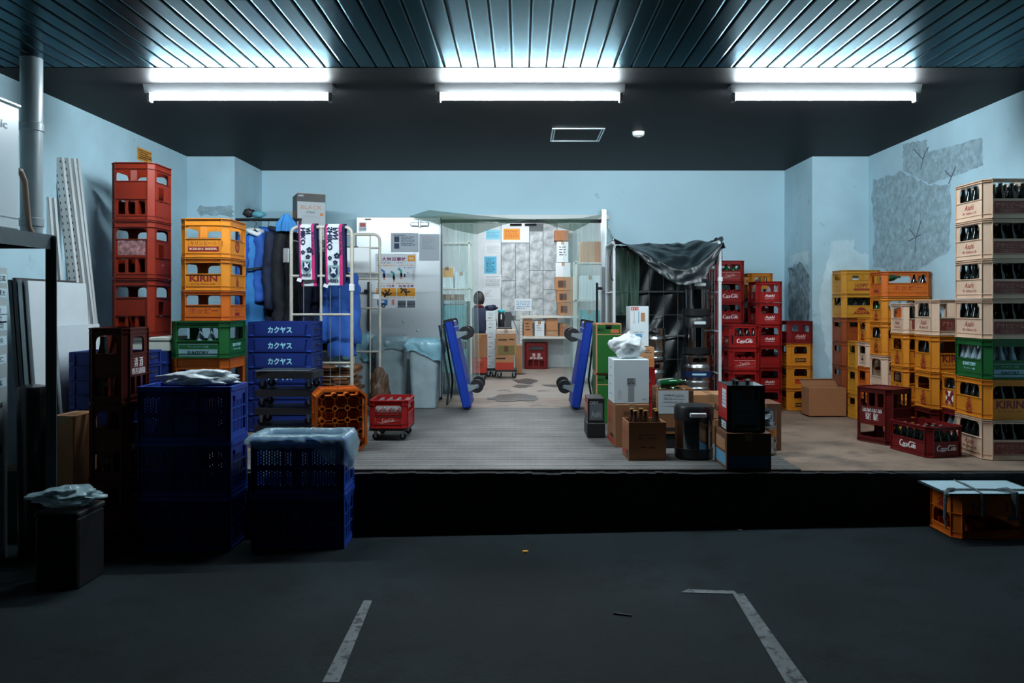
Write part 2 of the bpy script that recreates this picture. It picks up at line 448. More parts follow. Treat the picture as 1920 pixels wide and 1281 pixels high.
b = MB(); b.lathe(((0.018, -0.041), (0.018, -0.048), (0.005, -0.05)), 16); b.build('sensor_cap', mat('grey sensor', (0.3, 0.32, 0.33), 0.5), r, smooth=40)
# ------------------------------------------------------------------ bottle crates
def plastic(name, rgb, rough=0.38): return mat(name, rgb, rough + .06, var=0.10, vscale=5, spec=0.34)
m_red18 = plastic('brick red crate plastic', (0.22, 0.0165, 0.004))
m_maroon = plastic('maroon crate plastic', (0.105, 0.008, 0.007))
m_darkm = plastic('dark maroon crate plastic', (0.085, 0.012, 0.007))
m_kir = plastic('orange yellow crate plastic', (0.62, 0.215, 0.016))
m_yel = plastic('yellow crate plastic', (0.56, 0.25, 0.022))
m_hop = plastic('orange crate plastic', (0.56, 0.125, 0.012))
m_brno = plastic('brown orange crate plastic', (0.29, 0.058, 0.011))
m_grn = plastic('green crate plastic', (0.008, 0.095, 0.022))
m_coke = plastic('bright red crate plastic', (0.32, 0.010, 0.010))
m_dred = plastic('deep red crate plastic', (0.16, 0.007, 0.008))
m_bei = plastic('pale peach crate plastic', (0.66, 0.46, 0.33))
m_wht = mat('white print', (0.85, 0.85, 0.85), 0.5)
m_redp = mat('red print', (0.26, 0.012, 0.012), 0.5)
m_dkr = mat('dark red print', (0.20, 0.010, 0.012), 0.5)
m_blk = mat('black print', (0.012, 0.012, 0.014), 0.5)
m_pnlr = mat('dull red label panel', (0.20, 0.03, 0.022), 0.5)
m_ltan = mat('tan print', (0.42, 0.22, 0.14), 0.5)
m_pblu = mat('pale blue label', (0.20, 0.36, 0.42), 0.5)
m_lblu = mat('light blue print', (0.42, 0.72, 0.85), 0.5)
m_fad = mat('faded label', (0.30, 0.14, 0.14), 0.6, var=0.8, vscale=30)
EPS = 0.0012

def coke_lines(s):
    sh = 0.22; L = []
    def A(*a, **k): return [(p[0] * s, p[1] * s) + tuple(p[2:]) for p in arc(*a, sh=sh, **k)]
    def P(*pts): return [((x + sh * y) * s, y * s, q) for x, y, q in pts]
    L.append(A(-1.72, 0.12, 0.36, 0.50, 40, 325, n=14, w0=0.5, w1=1.8))
    L.append(A(-1.05, -0.10, 0.17, 0.26, 0, 360, w0=0.9, w1=1.2))
    L.append(A(-0.66, -0.10, 0.17, 0.26, 45, 320, w0=0.5, w1=1.4))
    L.append(A(-0.28, -0.10, 0.16, 0.26, 0, 360, w0=0.9, w1=1.2))
    L.append(P((-0.12, 0.16, 1.2), (-0.12, -0.20, 1.2), (-0.04, -0.36, 0.8), (0.08, -0.28, 0.5)))
    L.append(P((0.02, -0.02, 1.0), (0.24, 0.03, 1.0)))
    L.append(A(0.62, 0.12, 0.36, 0.50, 40, 325, n=14, w0=0.5, w1=1.8))
    L.append(P((0.60, 0.50, 0.5), (0.95, 0.62, 1.0), (1.35, 0.56, 1.2), (1.75, 0.50, 0.6), (1.92, 0.62, 0.3)))
    L.append(A(1.16, -0.10, 0.17, 0.26, 0, 360, w0=0.9, w1=1.2))
    L.append(P((1.50, 0.50, 1.0), (1.46, 0.0, 1.3), (1.48, -0.28, 1.2), (1.58, -0.36, 0.7)))
    L.append(A(1.80, -0.10, 0.16, 0.26, 0, 360, w0=0.9, w1=1.2))
    L.append(P((1.96, 0.16, 1.2), (1.96, -0.20, 1.2), (2.04, -0.36, 0.8), (2.16, -0.28, 0.5)))
    L.append(P((-1.5, -0.40, 0.3), (-1.1, -0.52, 0.8), (-0.6, -0.46, 0.9), (-0.2, -0.52, 0.3)))
    return L
COKE = {}
def coke(parent, M, width, m):
    k = (round(width, 3), m.name)
    if k not in COKE:
        s = width / 4.3
        COKE[k] = strokes_mesh('lettering', coke_lines(s), 0.13 * s, m, EPS)
    return part('lettering', COKE[k], parent, M)
EMB = {}
def emblem(parent, M, s, m, kind='chevron'):
    """crest printed on a crate end"""
    k = (kind, round(s, 3), m.name)
    if k not in EMB:
        L = []
        if kind == 'chevron':
            for q, ww in ((0.52, 0.62), (0.26, 1.0), (0.0, 1.0), (-0.20, 0.62)):
                L.append([(-ww * s * 0.56, (q - 0.40 * ww) * s, 0.6), (0, q * s, 1.5), (ww * s * 0.56, (q - 0.40 * ww) * s, 0.6)])
            L.append([(-0.12 * s, 0.10 * s, .8), (-0.02 * s, -0.16 * s, 1.2), (-0.20 * s, -0.42 * s, .8)])
            L.append([(0.14 * s, 0.06 * s, .8), (0.08 * s, -0.14 * s, 1.2), (0.22 * s, -0.40 * s, .8)])
            L.append([(-0.45 * s, -0.52 * s), (0.45 * s, -0.52 * s)]); L.append([(-0.45 * s, -0.60 * s), (0.45 * s, -0.60 * s)])
            me = strokes_mesh('emblem', L, 0.10 * s, m, EPS)
        elif kind == 'ring':
            L.append(arc(0, 0, 0.5 * s, 0.5 * s, 0, 360, 20)); L.append(arc(0, 0, 0.38 * s, 0.38 * s, 0, 360, 20))
            L.append([(-0.2 * s, 0.05 * s), (0, 0.25 * s), (0.2 * s, 0.05 * s)]); L.append([(0, 0.2 * s), (0, -0.25 * s)])
            me = strokes_mesh('emblem', L, 0.09 * s, m, EPS)
        elif kind == 'three':
            for a in (90, 210, 330):
                c, d = math.cos(math.radians(a)), math.sin(math.radians(a))
                L.append([(0, 0, 0.6), (0.28 * s * c, 0.28 * s * d, 2.2), (0.5 * s * c, 0.5 * s * d, 0.5)])
            me = strokes_mesh('emblem', L, 0.16 * s, m, EPS)
        elif kind == 'crest':
            L.append(arc(0, 0, 0.3 * s, 0.3 * s, 0, 360, 16)); L.append([(-0.9 * s, 0.0), (-0.5 * s, 0.0)]); L.append([(0.5 * s, 0.0), (0.9 * s, 0.0)])
            L.append([(-0.15 * s, -0.1 * s), (0, 0.2 * s), (0.15 * s, -0.1 * s), (-0.15 * s, -0.1 * s)])
            me = strokes_mesh('emblem', L, 0.10 * s, m, EPS)
        EMB[k] = me
    return part('emblem', EMB[k], parent, M)
def panel(parent, x0, x1, z0, z1, m, face, hx, hy, name='label_panel', t=0.001):
    key = ('pnl', round(x1 - x0, 4), round(z1 - z0, 4), m.name)
    if key not in EMB:
        b = MB(); b.box(-(x1 - x0) / 2, (x1 - x0) / 2, -(z1 - z0) / 2, (z1 - z0) / 2, 0, t); EMB[key] = b.mesh(name, m)
    return part(name, EMB[key], parent, face_m(face, hx, hy) @ Matrix.Translation(((x0 + x1) / 2, (z0 + z1) / 2, 0)))
def fm(face, W, D, u, v, lift=0.0):
    return face_m(face, W / 2, D / 2) @ Matrix.Translation((u, v, lift))

def crate_shell(W, D, H, m, wf, ws, style):
    CH = .125 * min(W, D)
    """box of four pierced sides with cut corners, flanges and ribs"""
    b = MB(); t = 0.004; s18 = style.startswith('tall')
    for side, half in (('front', W / 2), ('back', W / 2), ('left', D / 2), ('right', D / 2)):
        M = face_m(side, W / 2, D / 2); e = half - CH
        loops = [[(-e, 0), (e, 0), (e, H), (-e, H)]]
        f, v0, v1, r = wf if side in ('front', 'back') else ws
        loops.append(rrect(-e * f, e * f, v0 * H, v1 * H, r, 3, rb=min(r, 0.004)))
        if s18:
            if side in ('front', 'back') or style == 'tall2':
                nh = 3; wv = 2 * e * 0.94 / nh
                for i in range(nh):
                    c = -e * 0.94 + wv * (i + 0.5)
                    loops.append(rrect(c - wv * 0.36, c + wv * 0.36, 0.10 * H, 0.34 * H, wv * 0.2, 3, rb=0.006))
            else:
                loops.append(rrect(-e * 0.55, e * 0.15, 0.34 * H, 0.60 * H, 0.012, 3, rb=0.03))
        b.plate(loops, t, M)
        for u in (-e, e): b.box(u - 0.002, u + 0.002, 0.0, H, 0, 0.008, M)
        b.box(-e, e, v0 * H - 0.006, v0 * H - 0.002, 0, 0.006, M)
        if s18: b.box(-e, e, 0.36 * H, 0.36 * H + 0.004, 0, 0.008, M)
    hx, hy = W / 2, D / 2
    for sx in (-1, 1):
        for sy in (-1, 1):
            q = [(sx * hx, sy * (hy - CH)), (sx * (hx - CH), sy * hy), (sx * (hx - CH), sy * (hy - t)), (sx * (hx - t), sy * (hy - CH))]
            b.plate([q], H, I4, H)
    def octo(o):
        x, y, c = hx + o, hy + o, CH + 0.4 * o
        return [(-x + c, -y), (x - c, -y), (x, -y + c), (x, y - c), (x - c, y), (-x + c, y), (-x, y - c), (-x, -y + c)]
    for z, tt, o in ((H - 0.0025, 0.005, 0.011), (min(.965, max(wf[2], ws[2]) + .035) * H, 0.004, 0.009), (0.0065, 0.006, 0.011), (0.035, 0.004, 0.004)):
        b.plate([octo(o), octo(-0.003)], tt, I4, z)
    # floor lattice
    b.plate([octo(-0.004)], 0.004, I4, 0.012)
    return b.mesh('crate_body', m)
def divider_mesh(W, D, H, m, nx, ny, hh, wave):
    b = MB(); w, d = W - 0.012, D - 0.012
    def wall(M, L, n):
        if wave:
            pts = [(-L / 2, 0.014), (L / 2, 0.014)]
            for i in range(n * 6 + 1):
                t = 1 - i / (n * 6)
                pts.append((-L / 2 + L * t, hh * (0.80 + 0.20 * abs(math.cos(PI * n * t)))))
            b.plate([pts], 0.003, M)
        else: b.plate([[(-L / 2, 0.014), (L / 2, 0.014), (L / 2, hh), (-L / 2, hh)]], 0.003, M)
    for i in range(1, ny): wall(Matrix.Translation((0, -d / 2 + d * i / ny, 0)) @ FRONT, w, nx)
    for i in range(1, nx): wall(Matrix.Translation((-w / 2 + w * i / nx, 0, 0)) @ Matrix.Rotation(PI / 2, 4, 'Z') @ FRONT, d, ny)
    return b.mesh('bottle_divider', m)

def mk_asahi(c, big=False):
    def f(r, W, D, H):
        k = W * 0.42
        write('Asahi', 0.13 * H, c, r, fm('front', W, D, 0, 0.33 * H), bold=0.02, shear=0.35, fit=k)
        write('SUPER DRY', 0.035 * H, c, r, fm('front', W, D, 0, 0.21 * H), bold=0.02, fit=k * 0.95)
        write('Asahi Breweries', 0.035 * H, c, r, fm('front', W, D, 0, 0.15 * H), fit=k * 0.95)
        part('label_box', EMB.setdefault(('lb', c.name), strokes_mesh('label_box', [[(-.02, -.03), (.02, -.03), (.02, .03), (-.02, .03), (-.02, -.03)], [(-.01, -.015), (.01, .015)]], 0.004, c, EPS)), r, fm('left', W, D, -0.02, 0.3 * H))
    return f
def mk_plain(r, W, D, H): pass
def mk_coke(r, W, D, H):
    coke(r, fm('front', W, D, 0, 0.27 * H), W * 0.55, m_wht); coke(r, fm('left', W, D, 0, 0.27 * H), D * 0.42, m_wht)
    coke(r, fm('right', W, D, 0, 0.27 * H), D * 0.42, m_wht)
def mk_coke_old(r, W, D, H):
    coke(r, fm('front', W, D, 0, 0.28 * H), W * 0.34, m_fadw)
    part('swoosh', EMB.setdefault('swoosh', strokes_mesh('swoosh', [[(-.09, -.012, .3), (-.05, -.02, 1.5), (0, -.012, 1.0), (.09, .0, .3)], [(-.1, .03), (.1, .03), (.1, -.03), (-.1, -.03), (-.1, .03)]], 0.004, m_fadw, EPS)), r, fm('front', W, D, 0, 0.28 * H))
m_fadw = mat('faded white print', (0.62, 0.40, 0.38), 0.6)
def mk_kirinbeer(r, W, D, H):
    panel(r, -0.115, 0.115, 0.16 * H, 0.28 * H, m_dkr, 'front', W / 2, D / 2)
    part('label_frame', EMB.setdefault('kbf', strokes_mesh('label_frame', [[(-.115, -.05), (.115, -.05), (.115, .05), (-.115, .05), (-.115, -.05)]], 0.003, m_dkr, EPS)), r, fm('front', W, D, 0, 0.16 * H + 0.05))
    write('キリンビール', 0.10 * H, m_dkr, r, fm('front', W, D, 0, 0.37 * H), bold=0.0, fit=0.20)
    write('KIRIN BEER', 0.055 * H, m_bei, r, fm('front', W, D, 0, 0.22 * H, EPS), bold=0.03, fit=0.21)
    write('中びん', 0.05 * H, m_dkr, r, fm('front', W, D, 0.14, 0.34 * H) @ Matrix.Rotation(-PI / 2, 4, 'Z'))
    emblem(r, fm('right', W, D, -0.0, 0.32 * H), 0.085, m_dkr, 'ring'); emblem(r, fm('left', W, D, 0, 0.32 * H), 0.085, m_dkr, 'ring')
def mk_kirin(r, W, D, H):
    write('KIRIN', 0.20 * H, m_dkr, r, fm('front', W, D, 0, 0.375 * H), bold=0.03, fit=W * 0.58)
    write('ビール 大びん 20本', 0.05 * H, m_dkr, r, fm('front', W, D, 0, 0.20 * H), bold=0.0, fit=W * 0.50)
    emblem(r, fm('right', W, D, 0, 0.30 * H), 0.24 * H, m_redp); emblem(r, fm('left', W, D, 0, 0.30 * H), 0.30 * H, m_redp)
    panel(r, -0.035, 0.035, 0.06 * H, 0.10 * H, m_redp, 'left', W / 2, D / 2)
def mk_kirin_small(r, W, D, H):
    panel(r, -0.055, 0.055, 0.16 * H, 0.34 * H, m_blk, 'front', W / 2, D / 2)
    write('KIRIN', 0.08 * H, m_kir, r, fm('front', W, D, 0, 0.25 * H, EPS), bold=0.03, fit=0.095)
def mk_kirin_red(r, W, D, H):
    panel(r, -0.055, 0.055, 0.20 * H, 0.40 * H, m_coke, 'front', W / 2, D / 2)
    write('KIRIN', 0.07 * H, m_hop, r, fm('front', W, D, 0, 0.28 * H, EPS), bold=0.03, fit=0.09)
def mk_hoppy(r, W, D, H):
    write('ホッピー', 0.20 * H, m_redp, r, fm('front', W, D, 0, 0.34 * H), bold=0.0, fit=W * 0.60, shear=0.12)
    for f in ('left', 'right'):
        panel(r, -0.045, 0.045, 0.16 * H, 0.27 * H, m_redp, f, W / 2, D / 2)
        write('ホッピー', 0.07 * H, m_redp, r, fm(f, W, D, 0, 0.34 * H), fit=0.085)
def mk_hoppy_box(r, W, D, H):
    panel(r, -0.075, 0.075, 0.12 * H, 0.22 * H, m_redp, 'front', W / 2, D / 2)
    part('label_frame', EMB.setdefault('hpb', strokes_mesh('label_frame', [[(-.075, -.035), (.075, -.035), (.075, .035), (-.075, .035), (-.075, -.035)]], 0.003, m_redp, EPS)), r, fm('front', W, D, 0, 0.12 * H + 0.035))
    write('HOPPY', 0.17 * H, m_redp, r, fm('front', W, D, 0, 0.33 * H), bold=0.03, shear=0.25, fit=0.13)
    write('ホッピー', 0.05 * H, m_dkr, r, fm('left', W, D, 0, 0.30 * H), fit=0.06)
def mk_kodama(r, W, D, H):
    b = EMB.get('kod')
    if b is None:
        q = MB(); q.plate([[(-0.085, -0.03)] + [(-0.085 + 0.17 * i / 12, -0.03 + 0.068 * math.sin(PI * i / 12)) for i in range(1, 12)] + [(0.085, -0.03)]], 0.001, I4, EPS); b = EMB['kod'] = q.mesh('label_panel', m_redp)
    part('label_panel', b, r, fm('front', W, D, 0, 0.27 * H))
    write('KODAMA', 0.14 * H, m_kir, r, fm('front', W, D, 0, 0.26 * H, EPS), bold=0.02, fit=0.11)
    write('サワー', 0.06 * H, m_redp, r, fm('front', W, D, 0, 0.09 * H), fit=0.07)
def mk_s(r, W, D, H):
    write('SUNTORY', 0.13 * H, m_dkr, r, fm('front', W, D, 0.02, 0.42 * H), bold=0.03, fit=W * 0.6)
def mk_suntory(r, W, D, H):
    panel(r, -W * 0.34, W * 0.34, 0.06 * H, 0.24 * H, m_pblu, 'front', W / 2, D / 2)
    part('label_frame', EMB.setdefault(('sun', W), strokes_mesh('label_frame', [[(-W * .34, .0), (W * .34, .0), (W * .34, .32 * H), (-W * .34, .32 * H), (-W * .34, .0)]], 0.004, m_pblu, EPS)), r, fm('front', W, D, 0, 0.06 * H))
    write('SUNTORY', 0.09 * H, m_blk, r, fm('front', W, D, 0, 0.15 * H, EPS), bold=0.03, fit=W * 0.38)
    write('サントリー 小瓶', 0.06 * H, m_pblu, r, fm('front', W, D, 0, 0.31 * H), fit=W * 0.36)
    for f in ('left', 'right'):
        write('SUNTORY', 0.09 * H, m_lblu, r, fm(f, W, D, 0, 0.34 * H), bold=0.025, fit=D * 0.40)
        write('サントリー 小瓶', 0.055 * H, m_lblu, r, fm(f, W, D, 0, 0.22 * H), fit=D * 0.34)
def mk_asahi_med(r, W, D, H):
    write('Asahi', 0.14 * H, m_redp, r, fm('left', W, D, 0.0, 0.36 * H), bold=0.004, shear=0.32, fit=D * 0.30)
    write('㊥ 500ml 20', 0.08 * H, m_redp, r, fm('left', W, D, 0.0, 0.21 * H), fit=D * 0.42)
    panel(r, -W * 0.34, W * 0.34, 0.10 * H, 0.44 * H, m_pnlr, 'front', W / 2, D / 2)
    write('アサヒビール', 0.13 * H, m_ltan, r, fm('front', W, D, 0, 0.33 * H, EPS), bold=0.01, fit=W * 0.60)
    write('中瓶20本入', 0.065 * H, m_ltan, r, fm('front', W, D, 0, 0.175 * H, EPS), fit=W * 0.34)
    part('label_frame', EMB.setdefault(('amf', W), strokes_mesh('label_frame', [[(-W * .2, -.014), (W * .2, -.014), (W * .2, .014), (-W * .2, .014), (-W * .2, -.014)]], 0.0025, m_ltan, 2 * EPS)), r, fm('front', W, D, 0, 0.175 * H, 0.0002))
def mk_mitsuya(r, W, D, H):
    emblem(r, fm('left', W, D, 0, 0.32 * H), 0.06, m_blk, 'three'); write('三ツ矢', 0.07 * H, m_blk, r, fm('left', W, D, 0, 0.16 * H), bold=0.01)
def mk_flag(r, W, D, H):
    for a, z in ((0.6, 0), (-0.6, 0.0004)):
        pass
    panel(r, -0.05, 0.05, 0.10 * H, 0.48 * H, m_wht, 'left', W / 2, D / 2)
    part('emblem', EMB.setdefault('xflag', strokes_mesh('emblem', [[(-.05, -.05), (.05, .05)], [(-.05, .05), (.05, -.05)], [(-.028, 0), (.028, 0)]], 0.034, m_dkr, 2 * EPS)), r, fm('left', W, D, 0, 0.29 * H))
    write('AK', 0.07 * H, m_wht, r, fm('left', W, D, 0, 0.37 * H, 2 * EPS), bold=0.03); write('ビール', 0.05 * H, m_wht, r, fm('left', W, D, 0, 0.20 * H, 2 * EPS), bold=0.02)
def mk_sake(side):
    def f(r, W, D, H):
        L = D if side in ('left', 'right') else W
        write('清 酒', 0.13 * H, m_wht, r, fm(side, W, D, 0, 0.53 * H), bold=0.0, fit=L * 0.38)
        write('専用通箱', 0.085 * H, m_wht, r, fm(side, W, D, 0, 0.41 * H), bold=0.0, fit=L * 0.58)
        o = {'left': 'front', 'right': 'front', 'front': 'right'}[side]
        emblem(r, fm(o, W, D, 0, 0.25 * H), 0.045, m_dkgrey, 'crest')
    return f
m_dkgrey = mat('dull grey print', (0.10, 0.085, 0.08), 0.6)
def mk_redlabel(r, W, D, H):
    panel(r, -W * 0.33, W * 0.33, 0.40 * H, 0.66 * H, m_fad, 'front', W / 2, D / 2)
    emblem(r, fm('right', W, D, 0, 0.24 * H), 0.03, m_fadw, 'crest')
def mk_nikka(r, W, D, H):
    # stands upside down, so its writing is turned over too
    T = Matrix.Rotation(PI, 4, 'Z')
    write('NI', 0.22 * H, m_dkr, r, fm('front', W, D, -0.085, 0.70 * H), bold=0.02); write('I', 0.22 * H, m_dkr, r, fm('front', W, D, 0.085, 0.70 * H), bold=0.02)
    emblem(r, fm('left', W, D, 0, 0.72 * H), 0.09, m_redp)

# style: plastic, front window, side window, marks, cells across and deep, divider height, wavy dividers, shell style
NORM = (0.92, 0.50, 0.84, 0.028)
STY = {
    'asahi_med': (m_bei, (0.96, 0.50, 0.90, 0.012), (0.74, 0.52, 0.90, 0.035), mk_asahi_med, 4, 5, 0.40, False, ''),
    'asahi_red': (m_coke, NORM, (0.9, 0.5, 0.84, 0.028), mk_asahi(m_wht), 4, 5, 0.40, False, ''),
    'asahi_dark': (m_dred, NORM, (0.9, 0.5, 0.84, 0.028), mk_asahi(m_fadw), 4, 5, 0.40, False, ''),
    'red_blank': (m_coke, NORM, (0.9, 0.5, 0.84, 0.028), mk_plain, 4, 5, 0.40, False, ''),
    'red_low': (m_dred, NORM, (0.9, 0.5, 0.84, 0.028), mk_plain, 4, 5, 0.40, False, ''),
    'kirin_beer': (m_kir, (0.97, 0.49, 0.79, 0.024), (0.85, 0.49, 0.79, 0.02), mk_kirinbeer, 4, 5, 0.42, False, ''),
    'kirin': (m_kir, (0.95, 0.52, 0.84, 0.035), (0.74, 0.52, 0.84, 0.032), mk_kirin, 4, 5, 0.42, False, ''),
    'kirin_small': (m_kir, (0.7, 0.54, 0.86, 0.025), (0.8, 0.54, 0.86, 0.025), mk_kirin_small, 4, 5, 0.42, False, ''),
    'kirin_red': (m_kir, (0.7, 0.54, 0.86, 0.025), (0.8, 0.54, 0.86, 0.025), mk_kirin_red, 4, 5, 0.42, False, ''),
    'hoppy': (m_hop, (0.95, 0.54, 0.86, 0.024), (0.85, 0.54, 0.86, 0.024), mk_hoppy, 5, 4, 0.46, True, ''),
    'hoppy_box': (m_yel, (0.62, 0.58, 0.80, 0.012), (0.7, 0.58, 0.82, 0.02), mk_hoppy_box, 5, 4, 0.3, False, ''),
    'kodama': (m_yel, (0.95, 0.52, 0.84, 0.008), (0.8, 0.52, 0.84, 0.008), mk_kodama, 5, 4, 0.42, False, ''),
    'yellow': (m_yel, NORM, (0.7, 0.55, 0.82, 0.015), mk_plain, 4, 4, 0.40, False, ''),
    'brown_s': (m_brno, (0.8, 0.62, 0.80, 0.005), (0.75, 0.62, 0.80, 0.006), mk_s, 5, 4, 0.4, False, ''),
    'brown': (m_brno, NORM, (0.75, 0.58, 0.80, 0.006), mk_plain, 5, 4, 0.4, False, ''),
    'orange': (m_hop, NORM, (0.85, 0.50, 0.84, 0.03), mk_plain, 4, 5, 0.42, False, ''),
    'orange_open': (m_hop, (0.97, 0.16, 0.74, 0.03), (0.9, 0.16, 0.74, 0.03), mk_plain, 4, 5, 0.12, False, ''),
    'mitsuya': (m_bei, NORM, (0.8, 0.52, 0.82, 0.03), mk_mitsuya, 5, 4, 0.4, False, ''),
    'beige_arch': (m_bei, NORM, (0.9, 0.36, 0.88, 0.04), mk_plain, 4, 5, 0.3, False, ''),
    'flag': (m_kir, NORM, (0.85, 0.56, 0.86, 0.03), mk_flag, 4, 5, 0.42, False, ''),
    'asahi_side': (m_dred, NORM, (0.85, 0.52, 0.84, 0.03), None, 4, 5, 0.42, False, ''),
    'coke': (m_coke, (0.95, 0.50, 0.86, 0.028), (0.90, 0.50, 0.86, 0.028), mk_coke, 4, 6, 0.62, True, ''),
    'coke_dark': (m_dred, (0.95, 0.50, 0.86, 0.01), (0.90, 0.50, 0.86, 0.01), mk_coke, 4, 6, 0.40, True, ''),
    'coke_old': (m_coke, (0.95, 0.50, 0.80, 0.02), (0.90, 0.50, 0.80, 0.02), mk_coke_old, 4, 6, 0.62, True, ''),
    'suntory': (m_grn, (0.94, 0.48, 0.82, 0.02), (0.86, 0.48, 0.82, 0.02), mk_suntory, 5, 4, 0.5, True, ''),
    'sake': (m_red18, (0.97, 0.68, 0.86, 0.035), (0.8, 0.68, 0.86, 0.03), mk_plain, 3, 3, 0.34, False, 'tall'),
    'sake_label': (m_red18, (0.97, 0.68, 0.86, 0.035), (0.8, 0.68, 0.86, 0.03), mk_redlabel, 3, 3, 0.34, False, 'tall'),
    'sake_side': (m_darkm, (0.80, 0.66, 0.90, 0.04), (0.62, 0.66, 0.88, 0.035), mk_sake('right'), 2, 3, 0.34, False, 'tall2'),
    'sake_left': (m_maroon, (0.8, 0.68, 0.88, 0.01), (0.92, 0.68, 0.90, 0.02), mk_sake('right'), 2, 3, 0.30, False, 'tall2'),
    'sake_front': (m_dred, (0.8, 0.70, 0.86, 0.01), (0.8, 0.70, 0.86, 0.01), mk_sake('front'), 3, 2, 0.30, False, 'tall'),
    'nikka': (m_hop, (0.88, 0.18, 0.52, 0.008), (0.85, 0.18, 0.50, 0.03), mk_nikka, 5, 4, 0.3, False, ''),
}
def mk_aside(r, W, D, H):
    write('Asahi', 0.14 * H, m_wht, r, fm('left', W, D, 0, 0.32 * H), bold=0.02, shear=0.3, fit=D * 0.4); write('SUPER DRY', 0.05 * H, m_fadw, r, fm('left', W, D, 0, 0.18 * H), fit=D * 0.36)
STY['asahi_side'] = STY['asahi_side'][:3] + (mk_aside,) + STY['asahi_side'][4:]
PROTO = {}; INFO = {}
def cells(style, W, D):
    if style.startswith(('coke', 'sake')): return STY[style][4:6]
    return max(2, int((W - .012) / .0745)), max(2, int((D - .012) / .0745))
def crate(style, x0, y0, z, W, D, H, label, group=None, rz=0.0, rot=None, at=None, name='bottle_crate'):
    """a crate whose front left lower corner is (x0, y0, z), or centred on at"""
    loc = at or (x0 + W / 2, y0 + D / 2, z); rot = rot or (0, 0, rz); W -= .022; D -= .022     # body inside its flanges
    key = (style, round(W, 3), round(D, 3), round(H, 3))
    if key in PROTO: r = dup(PROTO[key], loc, rot, label, group); r['group' if group else 'category'] = group or 'crate'
    else:
        m, wf, ws, marks, nx, ny, hh, wave, sh = STY[style]; nx, ny = cells(style, W, D)
        r = root(name, label, 'crate', loc, 0, group, rot)
        part('crate_body', crate_shell(W, D, H, m, wf, ws, sh), r)
        part('bottle_divider', divider_mesh(W, D, H, m, nx, ny, hh * H, wave), r)
        marks(r, W, D, H)
        PROTO[key] = r
    if not group and 'group' in r: del r['group']
    INFO[r.name] = (style, W, D, H, loc, rot)
    return r
def column(x0, y0, W, D, rows, z=0.0, group=None, rz=0.0):
    """a stack from the bottom up: rows of (style, height, label, group)"""
    out = []
    for st, H, lab, *g in rows:
        out.append(crate(st, x0, y0, z, W, D, H - 0.003, lab, g[0] if g else group, rz)); z += H
    return out
# bottles
m_bbrown = mat('brown bottle glass', (0.035, 0.012, 0.004), 0.06, spec=0.6)
m_bgreen = mat('green bottle glass', (0.006, 0.07, 0.02), 0.06, spec=0.6)
m_bdark = mat('near black bottle glass', (0.006, 0.009, 0.008), 0.06, spec=0.6)
m_bclear = mat('clear bottle glass', (0.75, 0.80, 0.80), 0.08, trans=0.75)
m_bpale = mat('pale blue bottle glass', (0.35, 0.48, 0.55), 0.1, trans=0.3)
m_cap = mat('metal bottle cap', (0.65, 0.66, 0.66), 0.3, metal=0.9)
m_gold = mat('gold bottle cap', (0.55, 0.30, 0.09), 0.35, metal=0.6)
BOT = {}
def bottle_proto(kind):
    """glass and cap meshes of a kind of bottle"""
    if kind in BOT: return BOT[kind]
    h, rr, m, cm = {'beer': (0.245, 0.034, m_bbrown, m_gold), 'dark': (0.245, 0.034, m_bdark, m_cap), 'green': (0.20, 0.029, m_bgreen, m_cap),
                    'small': (0.185, 0.026, m_bclear, m_cap), 'pale': (0.215, 0.031, m_bpale, m_cap), 'sake': (0.385, 0.050, m_bdark, m_cap), 'short': (0.185, 0.026, m_bdark, m_cap), 'wine': (0.31, 0.036, m_bdark, m_blk), 'tallgreen': (0.30, 0.036, m_bgreen, m_gold)}[kind]
    b = MB(); b.lathe(((rr * 0.86, 0), (rr, 0.012), (rr, h * 0.55), (rr * 0.92, h * 0.62), (rr * 0.50, h * 0.78), (rr * 0.38, h * 0.86), (rr * 0.36, h * 0.95), (rr * 0.42, h * 0.955), (rr * 0.42, h * 0.97)), 12)
    g = b.mesh('glass', m, smooth=50)
    b = MB(); b.lathe(((rr * 0.46, h * 0.962), (rr * 0.46, h * 0.992), (rr * 0.38, h)), 12)
    BOT[kind] = (g, b.mesh('cap', cm, smooth=40)); return BOT[kind]
BROOT = {}
HB_ = {'beer': .245, 'dark': .245, 'green': .20, 'small': .185, 'pale': .215, 'sake': .385, 'short': .185, 'tallgreen': .30, 'wine': .31}
def bottle(kind, loc, label, group, rot=(0, 0, 0)):
    if kind in BROOT:
        return dup(BROOT[kind], loc, rot, label, group)
    g, c = bottle_proto(kind)
    r = root('bottle', label, 'bottle', loc, 0, group, rot); part('glass', g, r); part('cap', c, r); BROOT[kind] = r
    return r
NB = [0]
def fill(cr, kind, label, cols=None, rows=None, drop=(), z=0.016):
    """stand bottles in chosen cells of a crate"""
    st, W, D, H, loc, rot = INFO[cr.name]; nx, ny = cells(st, W, D)
    M = Matrix.Translation(loc) @ Matrix.Rotation(rot[2], 4, 'Z')
    for i in range(nx):
        for j in range(ny):
            if not ((cols is not None and i in cols) or (rows is not None and j in rows)) or (i, j) in drop: continue
            q = Vector((-(W - .012) / 2 + (W - .012) * (i + 0.5) / nx, -(D - .012) / 2 + (D - .012) * (j + 0.5) / ny, z))
            if i in (0, nx - 1) and j in (0, ny - 1): q.x -= math.copysign(.0012, q.x); q.y -= math.copysign(.0012, q.y)
            p = M @ q
            bo = bottle(kind, p, label, label); NB[0] += 1; bo.scale = (1, 1, min(1.0, (H - .035) / HB_[kind]))
